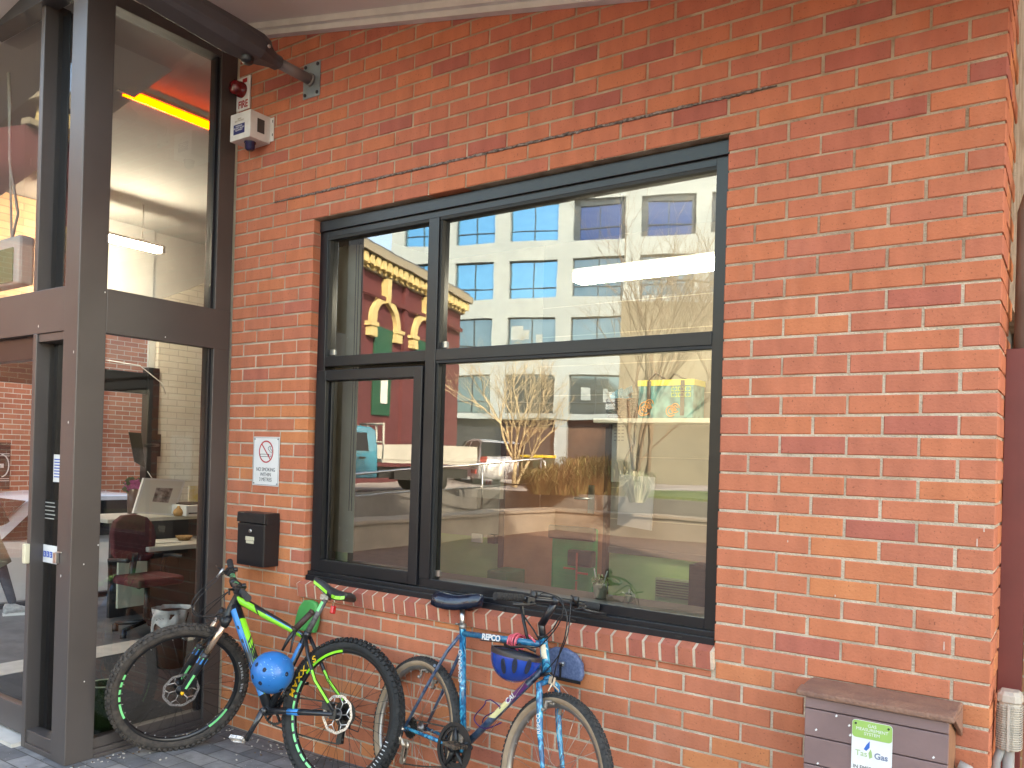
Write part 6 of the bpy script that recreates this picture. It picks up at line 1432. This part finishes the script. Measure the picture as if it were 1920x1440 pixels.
pedal(b2, pc2+n2*.008, n2, bd2, up2, mat('pedal_black', (.02, .018, .016), .6, col2=(.12, .08, .05), vscale=80), .085, .07)
pedal(b2, bb2-n2*.06-(bd2*.55+up2*.25)*.16, -n2, bd2, up2, BLACK, .04)
n1_keep = n1; n1 = n2
q = MB(); cz2 = R2+rax2*.05; j1, j2 = cz2-up2*.075+bd2*.022, cz2-up2*.15+bd2*.012
chain(q, rc+up2*.081, cz2+up2*.042); q.build('chain', CHAIN, b2)
q = MB(); chain(q, rc-up2*.081, j2-up2*.014, sag=.008); chain(q, j1, j2); q.build('chain', CHAIN, b2)
n1 = n1_keep
q = MB(); q.obox((j1+j2)/2+n2*.012, bd2, up2, n2, .020, .10, .005); q.obox((j1+j2)/2-n2*.008, bd2, up2, n2, .020, .10, .003)
for c_ in (j1, j2): q.lathe(c_-n2*.005, n2, [(.001, 0), (.018, 0), (.018, .010), (.001, .010)], 12)
q.tube([dn2+n2*.008, dn2-up2*.035-bd2*.022+n2*.014, j1+n2*.016-bd2*.008, j1+n2*.01], [.010, .012, .011, .012], 8, sq=.6); q.tube([dn2-up2*.03+n2*.02, j1+n2*.028-bd2*.02], .007, 8)
q.build('rear_derailleur', mat('bronzed_alloy', (.45, .36, .27), .35, metal=.7, var=.3, vscale=50), b2)
q = MB(); q.tube([B2(858, 1373, .03), B2(880, 1368, .03)], .008, 8); q.obox(B2(864, 1384, .035), bd2, up2, n2, .04, .035, .01); q.build('front_derailleur', DIRTY, b2)
q = MB(); W_ = mat('purple_wire', (.07, .02, .13), .3, metal=.5)
Pc = [(940, 1355), (908, 1366), (889, 1347), (908, 1322), (911, 1314), (920, 1312), (934, 1322), (936, 1330), (912, 1342), (905, 1352), (906, 1362)]
cab([B2(x, y, .02) for x, y in Pc[:6]], .0028); cab([B2(x, y, .03-.008*i) for i, (x, y) in enumerate(Pc[5:])], .0028); q.build('bottle_cage', W_, b2)
q = MB()   # pump clipped behind the stem / upright rod
q.tube([B2(978, 1135, -.02), B2(982, 1165, -.01), B2(990, 1202, .0)], [.010, .008, .007], 8); q.tube([B2(982, 1155, .0), B2(1000, 1180, .0), B2(1011, 1200, .0)], .004, 6); q.build('bar_strap', BLACK, b2)
# coiled pink cable lock
cl_ = thing('coil_lock', B2(966, 1200, 0), 'bright pink coiled cable lock looped round the blue top tube', 'lock')
q = MB(); c = tl+(tr2-tl)*.68; out = []
for k in range(120):
    t = k/120*6.6*2*math.pi/1.1; f = k/120; out.append(c+t2*(.01+f*.055-.03)+(up2*math.cos(t)+n2*math.sin(t))*(.027+.008*math.sin(k*.13))-up2*.004)
q.tube(out, .0048, 8); q.tube([out[-1], out[-1]+bd2*.03+up2*.01, B2(1003, 1203, .02)], .0045, 8); q.build('cable', mat('pink_vinyl', (.75, .12, .16), .25, coat=.3), cl_)
# road helmet hanging upside down under the top tube
h2 = thing('road_helmet', B2(967, 1238, .08), 'glossy royal blue vented helmet hanging upside down from the blue bicycle', 'helmet')
hc2 = B2(968, 1227, .09)
q = MB(); L2, W2, D2 = .122, .095, .118
hd_ = unit(bd2+A(0, 0, -.03)); hn_ = n2; hu_ = -up2
def h2p(th, ph, k=1.): return hc2+(hd_*math.cos(ph)*L2*math.sin(th)+hn_*math.sin(ph)*W2*math.sin(th)+hu_*math.cos(th)*D2*(1-.12*math.cos(ph)*math.sin(th)))*k
rings = [[h2p(th, ph) for ph in np.linspace(0, 2*math.pi, 48, endpoint=False)] for th in np.linspace(.02, 1.62, 18)]
q.grid(rings+[[h2p(1.62, ph, .9) for ph in np.linspace(0, 2*math.pi, 48, endpoint=False)]]+[[h2p(th, ph, .86) for ph in np.linspace(0, 2*math.pi, 48, endpoint=False)] for th in np.linspace(1.5, .02, 6)], 0, True, True, mif=lambda i, j: 1 if i >= 18 else 0)
q.build('shell', [mat('royal_blue_gloss', (.004, .035, .27), .13, coat=.8, col2=(.006, .055, .34), vscale=8), BLACK], h2)
q = MB(); rings = [[h2p(th, ph, 1.012) for ph in np.linspace(0, 2*math.pi, 48, endpoint=False)] for th in (1.50, 1.54, 1.62, 1.68)]+[[h2p(1.68, ph, .92) for ph in np.linspace(0, 2*math.pi, 48, endpoint=False)]]
q.grid(rings, 0, True, True); q.build('lower_trim', mat('trim_brown', (.035, .028, .028), .4), h2)
q = MB()
for (px, py) in ((944, 1249), (965, 1248), (990, 1250)):
    d_ = ray(px, py); oc = CAM-hc2
    M3 = np.array([hd_/L2, hn_/W2, hu_/D2]); o_, dd_ = M3@oc, M3@d_; a_ = dd_@dd_; b_ = o_@dd_; c_ = o_@o_-1.0; t_ = (-b_-math.sqrt(max(0, b_*b_-a_*c_)))/a_; p_ = CAM+d_*t_; nn = unit(M3.T@(M3@(p_-hc2)))
    u_ = unit(np.cross(nn, hu_)); v_ = np.cross(u_, nn)
    q.grid([[p_+nn*hh+(u_*math.cos(t)*r_+v_*math.sin(t)*r_*3.0+u_*.12*math.sin(t)*r_*(965-px)/22) for t in np.linspace(0, 2*math.pi, 20, endpoint=False)] for r_, hh in ((.0105, -.006), (.0112, .003), (.0098, .0036), (.001, .001))], 0, True)
q.build('vent', MATS['vent_dark'], h2)
q = MB(); q.tube([B2(945, 1208, .12), B2(958, 1214, .15), B2(985, 1212, .14), B2(1005, 1222, .12)], .006, 6, sq=.3); q.tube([B2(975, 1207, .03), B2(970, 1214, .06)], .005, 6); q.build('strap', BLACK, h2)
# ------------------------------------------------------------ the street behind the camera (seen in the window glass)
def MV(P): P = np.array(P, float).copy(); P[1] = 2*YG-P[1]; return P     # virtual image point -> its real place
def VP(px, py, dep): return CAM+ray(px, py)*dep
def place(name, v, *a, **k): return thing(name, MV(v), *a, **k)
# white office block
V0 = VP(950, 600, 49.7); fd = unit(A(-.948, -.317, 0)); fn = unit(A(.317, -.948, 0))     # fn points to the viewer
def fs(px, py=500): return float((onp(V0, fn, px, py)-V0)@fd)
def fz(py): return float(onp(V0, fn, 890, py)[2])
def FP(s, z, d=0.): p = V0+fd*s-fn*d; return A(p[0], p[1], z)
ob = place('office_block', FP(-8, 0, 5), 'white office block with blue windows reflected in the big window', 'building')
OWH = mat('office_white', (.29, .355, .375), .7, var=.05, vscale=.35)
cols = [(756, 826), (854, 926), (954, 1045), (1073, 1170), (1200, 1302), (1331, 1440), (1470, 1580), (1612, 1722)]
sc_ = [(fs(b), fs(a)) for a, b in cols]          # (right s, left s), s grows to the left
sc_ = sorted([(min(a, b), max(a, b)) for a, b in sc_])
rows = [(492-105.5*k, 563-105.5*k) for k in range(-2, 5)]
rz = [(fz(b), fz(a)) for a, b in rows]
sL, sR = fs(733), sc_[0][0]-1.2
def fbox(q, s0, s1, z0, z1, d0, d1, mi=0): 
    q.obox((FP(s0, z0, d0)+FP(s1, z1, d1))/2, fd, fn, A(0, 0, 1), abs(s1-s0), abs(d1-d0), abs(z1-z0), mi)
zb_, zt_ = 4.0, rz[-1][1]+2.2
edges_s = [sR]
q = MB()
prev = sR
for a, b in sc_: fbox(q, prev, a, zb_, zt_, -.0, .6); prev = b
fbox(q, prev, sL, zb_, zt_, 0, .6)
rzs = sorted(rz)
for a, b in sc_:
    pz = zb_
    for z0, z1 in rzs: fbox(q, a, b, pz, z0, .002, .6); pz = z1
    fbox(q, a, b, pz, zt_, .002, .6)
fbox(q, sL-.5, sL, .7, zt_, .6, 20); fbox(q, sR, sL, zt_, zt_+.3, 0, 20); 
q.build('facade', OWH, ob, mirror=True)
q = MB(); fbox(q, sR, sL-.52, .7, zt_, .62, 20); q.build('core', mat('office_dark', (.03, .035, .04), .4), ob, mirror=True)
q = MB(); fbox(q, sR, sL-.1, .7, zb_-.01, 2.5, 3); q.build('undercroft_wall', mat('undercroft', (.10, .09, .085), .8, var=.2, vscale=.5), ob, mirror=True)
for a, b in sc_[::2]+sc_[-1:]:
    q = MB(); fbox(q, b+.1, b+.8, .7, zb_-.002, .1, .7); q.build('column', OWH, ob, mirror=True)
GL2 = mat('blue_pane', (.16, .46, .72), .04, metal=.9)
GL4 = mat('grey_reflection_pane', (.20, .32, .40), .06, metal=.85, col2=(.10, .19, .25), vscale=.35)  # lower panes: grey reflection of other buildings painted into the colour
GL3 = mat('deep_blue_pane', (.05, .10, .25), .04, metal=.9)
for ci, (a, b) in enumerate(sc_):
    for ri, (z0, z1) in enumerate(rzs):
        rec = (ri == 3 and ci in (2, 3, 4))
        q = MB(); q.face([FP(a, z0, .35), FP(b, z0, .35), FP(b, z1, .35), FP(a, z1, .35)])
        wnd = q.build('window', GL3 if rec else (GL4 if ri < 2 or (ri == 2 and ci < 5) else GL2), ob, mirror=True)
        q = MB(); m_ = (a+b)/2; t_ = .05
        for s_ in (a+t_/2, m_, b-t_/2): fbox(q, s_-t_/2, s_+t_/2, z0, z1, .27, .34)
        for z in (z0+t_/2, z0+(z1-z0)*.30, z1-t_/2): fbox(q, a, b, z-t_/2, z+t_/2, .275, .338)
        if rec:
            for s0, s1, zz0, zz1 in ((a, b, z1-.35, z1), (b-.35, b, z0, z1), (a, a+.25, z0, z1)): fbox(q, s0, s1, zz0, zz1, .2, .33)
        q.build('frame', mat('window_bar', (.03, .05, .07), .4), wnd, mirror=True)
        if ri < 2 and random.random() < .3:
            q = MB()
            for k in range(3): s_ = a+(b-a)*random.uniform(.1, .7); fbox(q, s_, s_+(b-a)*random.uniform(.1, .25), z0+(z1-z0)*random.uniform(.1, .5), z0+(z1-z0)*random.uniform(.55, .9), .342, .348)
            q.build('blind', mat('blind_grey', (.22, .28, .30), .5, col2=(.34, .40, .42), vscale=1.5), wnd, mirror=True)
# beige block at the right of it
bgb = place('beige_building', VP(1320, 640, 33), 'beige blank-walled building to the right of the reflected office block', 'building')
a_, b_ = VP(1165, 563, 34), VP(1720, 520, 34); q = MB(); dv = A(0, 6, 0)
q.prism([A(a_[0], a_[1], .7), A(b_[0], b_[1], .7), A(b_[0], b_[1], a_[2]), a_], dv); q.build('wall', mat('beige_render', (.16, .148, .108), .85, var=.1, vscale=.5), bgb, mirror=True)
q = MB(); q.tube([a_+A(0, 0, .9), A(b_[0], b_[1], a_[2]+.9)], .04, 6)
for k in range(16): p_ = a_+(A(b_[0], b_[1], a_[2])-a_)*(k/15); q.tube([p_, p_+A(0, 0, .9)], .03, 5)
q.build('roof_rail', mat('rail_dark', (.06, .06, .06), .5), bgb, mirror=True)

# heritage building
ha0, ha1 = on(2, 8, 666, 452), on(2, 8, 860, 554); hdv = unit(ha1-ha0); hnv = unit(A(hdv[1], -hdv[0], 0))
hnv = hnv if np.dot(hnv[:2], (CAM-ha0)[:2]) > 0 else -hnv
def HP(s, z, d=0.): p = ha0+hdv*s+hnv*d; return A(p[0], p[1], z)
def hbox(q, s0, s1, z0, z1, d0, d1, mi=0): q.obox((HP(s0, z0, d0)+HP(s1, z1, d1))/2, hdv, hnv, A(0, 0, 1), abs(s1-s0), abs(d1-d0), abs(z1-z0), mi)
hb_ = place('heritage_building', HP(4, .7, -3), 'maroon brick heritage building with cream arches reflected at the left', 'building')
MAR = mat('maroon_brick', (.12, .030, .034), .85, var=.12, vscale=1.2); CRM = mat('cream_stucco', (.60, .49, .23), .7, var=.08, vscale=3)
q = MB(); hbox(q, -9, 8.6, .7, 7.3, -8, 0); q.build('wall', MAR, hb_, mirror=True)
q = MB(); hbox(q, -9, 8.9, 7.75, 8.0, -8.1, .42); hbox(q, -9, 8.7, 7.31, 7.42, -.1, .10); q.build('cornice', mat('cornice_grey', (.30, .27, .2), .7), hb_, mirror=True)
q = MB()
for k in range(44): s = -8.8+k*.4; hbox(q, s, s+.24, 7.43, 7.70, 0, .34); hbox(q, s+.05, s+.19, 7.32, 7.43, .10, .2)
q.build('dentils', CRM, hb_, mirror=True)
q = MB(); hbox(q, -9, 8.8, 8.01, 8.12, -8, .3); q.build('parapet_roof', mat('slate', (.12, .13, .14), .7), hb_, mirror=True)
for k, s0 in enumerate((-7.0, -4.5, -1.2, 1.95, 5.05)):
    rO, rI = 1.0, .72; zc = 5.75 if s0 > 0 else 5.7
    if s0 > 7: rO, rI = .45, .3
    q = MB(); an = np.linspace(0, math.pi, 20)
    out = [HP(s0+rO*math.cos(t), zc+rO*math.sin(t), 0) for t in an]+[HP(s0-rI*math.cos(t), zc+rI*math.sin(t), 0) for t in an]
    for i in range(19):
        P = [HP(s0+r*math.cos(t), zc+r*math.sin(t), 0) for r, t in ((rO, an[i]), (rO, an[i+1]), (rI, an[i+1]), (rI, an[i]))]; q.prism(P, hnv*.14)
    for sg in (-1, 1):
        hbox(q, s0+sg*(rI-.02), s0+sg*(rO+.14), zc-.42, zc-.0, .001, .17); hbox(q, s0+sg*(rI-.05), s0+sg*(rO+.22), zc-.12, zc-.0, .002, .21)
    q.prism([HP(s0-.10, zc+rI, .0), HP(s0+.10, zc+rI, .0), HP(s0+.17, 7.25, .0), HP(s0-.17, 7.25, .0)], hnv*.22)
    ar = q.build('arch', CRM, hb_, mirror=True)
    q = MB(); hbox(q, s0-rI+.1, s0+rI-.1, 2.9, zc-.05, .01, .05); dd_ = q.build('green_door', mat('heritage_green', (.012, .085, .045), .5, var=.1), hb_, mirror=True)
    q = MB(); hbox(q, s0-.1, s0+.35, 3.3, 4.1, .055, .07); q.build('notice', WHITE, dd_, mirror=True)
    q = MB(); hbox(q, s0+rO+.35, s0+rO+.60, .7, 7.3, .002, .12); q.build('pilaster', MAR, hb_, mirror=True)
q = MB(); hbox(q, -9, 8.5, 6.55, 6.68, .121, .16); q.build('string_course', mat('maroon_dark', (.12, .03, .03), .8), hb_, mirror=True)

# retaining wall, bench ledge, ramp rail
CON = mat('grey_concrete', (.15, .14, .13), .8, var=.12, vscale=2, bump=.2, bscale=25)
q = MB()
q.prism([A(-12.75, 3, -.05), A(-12.75, 14.4, -.05), A(-12.95, 14.4, -.05), A(-12.95, 3, -.05)], (0, 0, .87)); q.build
q.prism([A(-12.75, 14.2, -.05), A(14, 14.2, -.05), A(14, 14.4, -.05), A(-12.75, 14.4, -.05)], (0, 0, .87))
tag(q.build('retaining_wall', CON, mirror=True), 'grey concrete retaining wall along the edge of the forecourt', 'wall')
q = MB(); q.prism([A(-9.85, 5, -.05), A(-9.85, 13.5, -.05), A(-10.4, 13.5, -.05), A(-10.4, 5, -.05)], (0, 0, .5)); q.prism([A(-9.84, 13.4, -.05), A(8, 13.4, -.05), A(8, 13.9, -.05), A(-9.84, 13.9, -.05)], (0, 0, .5)); q.prism([A(-9.8, 5, .452), A(-9.8, 13.35, .452), A(-10.42, 13.35, .452), A(-10.42, 5, .452)], (0, 0, .06)); q.prism([A(-10.42, 13.36, .452), A(8, 13.36, .452), A(8, 13.92, .452), A(-10.42, 13.92, .452)], (0, 0, .06))
tag(q.build('bench_ledge', mat('ledge_stone', (.27, .225, .18), .8, var=.12, vscale=2), mirror=True), 'low L-shaped concrete bench ledge in front of the retaining wall', 'bench')
q = MB(); r0, r1, r2 = A(-12.6, 6.0, 1.02), A(-12.4, 9.2, 1.22), A(-10.65, 14.0, 1.66)
q.tube([r0, r1, r2, r2+A(.12, 0, -.08), r2+A(.14, .0, -.75)], .028, 10)
for f in (0., .33, .66, 1.): p_ = r1+(r2-r1)*f; q.tube([p_, A(p_[0], p_[1], .3)], .022, 8)
q.tube([r0-A(0, 0, .45), r1-A(0, 0, .45), r2-A(0, 0, .6)], .018, 8)
tag(q.build('hand_rail', STEEL, mirror=True), 'tubular steel handrail beside the ramp in the forecourt', 'rail')

# trees without leaves
def bare_tree(base, hh, spread, m, label, n0, seed, lean=(0, 0), r0=.07, tr_h=.22):
    rnd = random.Random(seed); t = place('bare_tree', base, label, 'tree'); base = np.array(base, float)
    tk = MB(); tw = MB()
    def grow(p, d, L, r, lev, mb):
        k = 3; pts = [p]; dd = d.copy()
        for i in range(k):
            dd = unit(dd+A(rnd.uniform(-1, 1), rnd.uniform(-1, 1), rnd.uniform(-.3, .8))*.16); pts.append(pts[-1]+dd*L/k)
        mb.tube(pts, [r*(1-.3*i/k) for i in range(k+1)], 5 if lev < 2 else 3, cap=False)
        if lev >= 5: return
        for c in range(3 if lev < 4 else 3):
            a = rnd.uniform(0, 6.28); s_ = spread*rnd.uniform(.5, 1.2)
            nd = unit(dd+A(math.cos(a), math.sin(a), rnd.uniform(-.1, .6))*s_); st = pts[rnd.choice([1, 2, 3, 3])]
            grow(st, nd, L*rnd.uniform(.62, .86), r*.58, lev+1, tw if lev >= 1 else tk)
    for k in range(n0):
        a = k*6.28/n0+rnd.uniform(-.4, .4); grow(base+A(math.cos(a)*.05, math.sin(a)*.05, hh*tr_h if k else 0), unit(A(math.cos(a)*.35+lean[0], math.sin(a)*.35+lean[1], 1)), hh*.34, r0*(.8 if k else 1), 0, tk)
    tk.tube([base, base+A(0, 0, hh*tr_h*.6), base+A(.02, 0, hh*tr_h*1.05)], [r0*1.25, r0*1.05, r0*.9], 8)
    tk.build('trunk', m, t, mirror=True); tw.build('crown', m, t, mirror=True)
bk1 = mat('pale_bark', (.50, .40, .24), .8, var=.2, vscale=6); bk2 = mat('brown_bark', (.20, .15, .10), .8, var=.2, vscale=6)
v = VP(967, 815, 24); bare_tree(A(v[0], v[1], .8), 3.5, .80, bk1, 'small pale leafless tree in front of the reflected office block', 5, 5, r0=.055)
v = VP(1200, 880, 18); bare_tree(A(v[0], v[1], .8), 6.0, .66, bk2, 'large brown leafless tree spreading across the reflected facade', 5, 9, r0=.055, tr_h=.03)
v = VP(1420, 880, 20); bare_tree(A(v[0], v[1], .8), 5.6, .50, bk2, 'second brown leafless tree at the right of the forecourt', 4, 21, r0=.055, tr_h=.05)
# tussock grasses
def tussock(v, h, r, cols_, label, n=520):
    t = place('tussock_grass', v, label, 'grass clump', 'tussock grasses along the wall'); q = MB(); v = np.array(v)
    for i in range(n):
        a = random.uniform(0, 6.28); d = A(math.cos(a), math.sin(a), 0); L = h*random.uniform(.6, 1.1); s_ = random.uniform(.2, 1)*r; p = v+d*random.uniform(0, .12*r/.4)
        m_ = p+d*s_*.45+A(0, 0, L*.85); e = p+d*s_+A(0, 0, L*random.uniform(.45, 1.0)); w_ = np.cross(d, A(0, 0, 1))*.012
        mi = random.randint(0, len(cols_)-1); q.face([p-w_, p+w_, m_+w_*.7, m_-w_*.7], mi); q.face([m_-w_*.7, m_+w_*.7, e], mi)
    q.build('blades', cols_, t, mirror=True, fixn=False)
TG = [mat('tussock_olive', (.09, .10, .025), .8), mat('tussock_straw', (.26, .20, .08), .8), mat('tussock_brown', (.16, .09, .035), .8)]
TP = [mat('tussock_pale', (.45, .44, .33), .8), mat('tussock_sage', (.26, .30, .18), .8)]
for i, (px, hh) in enumerate(((1015, .62), (1050, .72), (1085, .9), (1120, .95), (1150, .85))):
    v = on(2, .8, px, 922); v = CAM+ray(px, 900)*20.2; tussock(A(v[0], v[1], .78), hh*1.15, 1.0, TG, 'straw and olive tussock grass by the retaining wall, the %s' % ('one nearest the handrail', 'second from the handrail', 'middle one of the five', 'tallest of the five', 'one under the large bare tree')[i])
v = CAM+ray(1195, 900)*17.6; tussock(A(v[0], v[1], .78), .75, .6, TP, 'pale silvery grass clump at the foot of the large bare tree', 320)
# vehicles on the street
car_mesh('station_wagon', tuple(A(VP(905, 850, 29)[0]+.2, VP(905, 850, 29)[1], .75)), (-.75, .6, 0), 4.4, 1.75, 1.5, mat('silver_car_paint', (.55, .56, .58), .3, metal=.3, coat=.5), 'silver white station wagon parked behind the reflected handrail', 'car', mirror=True)
ut = place('utility_truck', (-12.9, 12, .75), 'teal blue utility truck with a white drop-side tray', 'truck')
uf = unit(A(-.45, -.89, 0)); us = np.cross(uf, A(0, 0, 1)); u0 = A(-13.05, 10.75, .75)    # cab rear, near side
if np.dot(us[:2], (CAM-u0)[:2]) < 0: us = -us
TEAL = mat('teal_paint', (.012, .14, .22), .25, coat=.6, col2=(.02, .20, .29), vscale=1.5)
def U(f, s_, z): return u0+uf*f-us*s_+A(0, 0, z)
def ubox(q, f0, f1, s0, s1, z0, z1): q.obox((U(f0, s0, z0)+U(f1, s1, z1))/2, uf, us, A(0, 0, 1), abs(f1-f0), abs(s1-s0), abs(z1-z0))
q = MB(); P = [U(0, 0, .35), U(0, 0, 1.0), U(.06, .05, 1.45), U(.16, .08, 1.53), U(1.15, .08, 1.55), U(1.75, .02, 1.02), U(2.9, .0, .92), U(2.98, 0, .4)]
q.prism(P, -us*1.65); q.build('cab', TEAL, ut, mirror=True, bevel=.03)
q = MB(); q.prism([U(.22, -.004, .98), U(.26, .06, 1.40), U(1.10, .06, 1.42), U(1.5, .0, .98)], us*.012); q.prism([U(-.008, .25, 1.05), U(-.008, 1.4, 1.05), U(.035, 1.35, 1.42), U(.035, .3, 1.42)], -uf*.004); q.build('side_window', MATS['car_glass'], ut, mirror=True)
q = MB(); ubox(q, .3, .45, -.03, 0, .80, .84); q.build('door_handle', BLACK, ut, mirror=True)
q = MB(); ubox(q, -2.5, -.08, -.08, 1.75, .72, .80); ubox(q, -2.5, -.1, -.10, -.06, .80, 1.15); ubox(q, -2.5, -.1, 1.72, 1.76, .80, 1.15); ubox(q, -2.5, -2.46, -.06, 1.72, .80, 1.15)
q.build('tray', mat('tray_white', (.42, .41, .36), .5, var=.1, vscale=2), ut, mirror=True)
q = MB(); 
for s_ in (-.02, .5, 1.1, 1.68): q.tube([U(-.12, s_, .7), U(-.12, s_, 1.62)], .028, 6)
q.tube([U(-.12, -.02, 1.62), U(-.12, 1.68, 1.62)], .03, 6); q.tube([U(-.12, -.02, 1.2), U(-.12, 1.68, 1.2)], .02, 6); q.build('headboard', MATS['tray_white'], ut, mirror=True)
q = MB(); ubox(q, -2.4, -.1, .2, 1.5, .35, .6); ubox(q, -.9, -.4, -.05, .3, .32, .58); q.build('chassis', BLACK, ut, mirror=True)
for f_ in (-1.45, 2.3):
    for s_ in (.0, 1.65):
        q = MB(); q.lathe(U(f_, s_+.02, .31), us*(1 if s_ < 1 else -1), [(.001, .02), (.2, .03), (.31, .02), (.32, -.18), (.001, -.18)], 18); wh = q.build('wheel', RUBBER, ut, mirror=True)
q = MB(); ubox(q, -2.54, -2.5, -.02, .2, .5, .62); q.build('tail_light', mat('lamp_red', (.35, .015, .01), .3), ut, mirror=True)
# wheelie bins
for i, (px, lid) in enumerate(((995, (.72, .50, .02)), (1018, (.70, .48, .03)))):
    v = VP(px, 850, 26+i*.5); v = A(v[0], v[1], .75); t = place('wheelie_bin', v, ('dark green wheelie bin with a yellow lid, the left of the pair', 'dark green wheelie bin with a yellow lid, the right of the pair')[i], 'bin', 'wheelie bins by the reflected street')
    q = MB(); q.grid([[v+A(x*w_, y*w_, z) for x, y in ((-1, -1), (1, -1), (1, 1), (-1, 1))] for w_, z in ((.22, .06), (.29, .95))], 0, False, cap=True); q.build('body', mat('bin_green', (.02, .05, .03), .5), t, mirror=True)
    q = MB(); q.prism([v+A(-.31, -.33, .95), v+A(-.31, .31, .95), v+A(-.31, .31, 1.03), v+A(-.31, -.30, 1.0)], (.62, 0, 0)); q.build('lid', mat('bin_yellow_%d' % i, lid, .4), t, mirror=True)
    q = MB()
    for s_ in (-1, 1): q.lathe(v+A(.2*s_, .25, .1), A(s_, 0, 0), [(.001, 0), (.1, 0), (.1, .05), (.001, .05)], 14)
    q.build('wheel', BLACK, t, mirror=True)
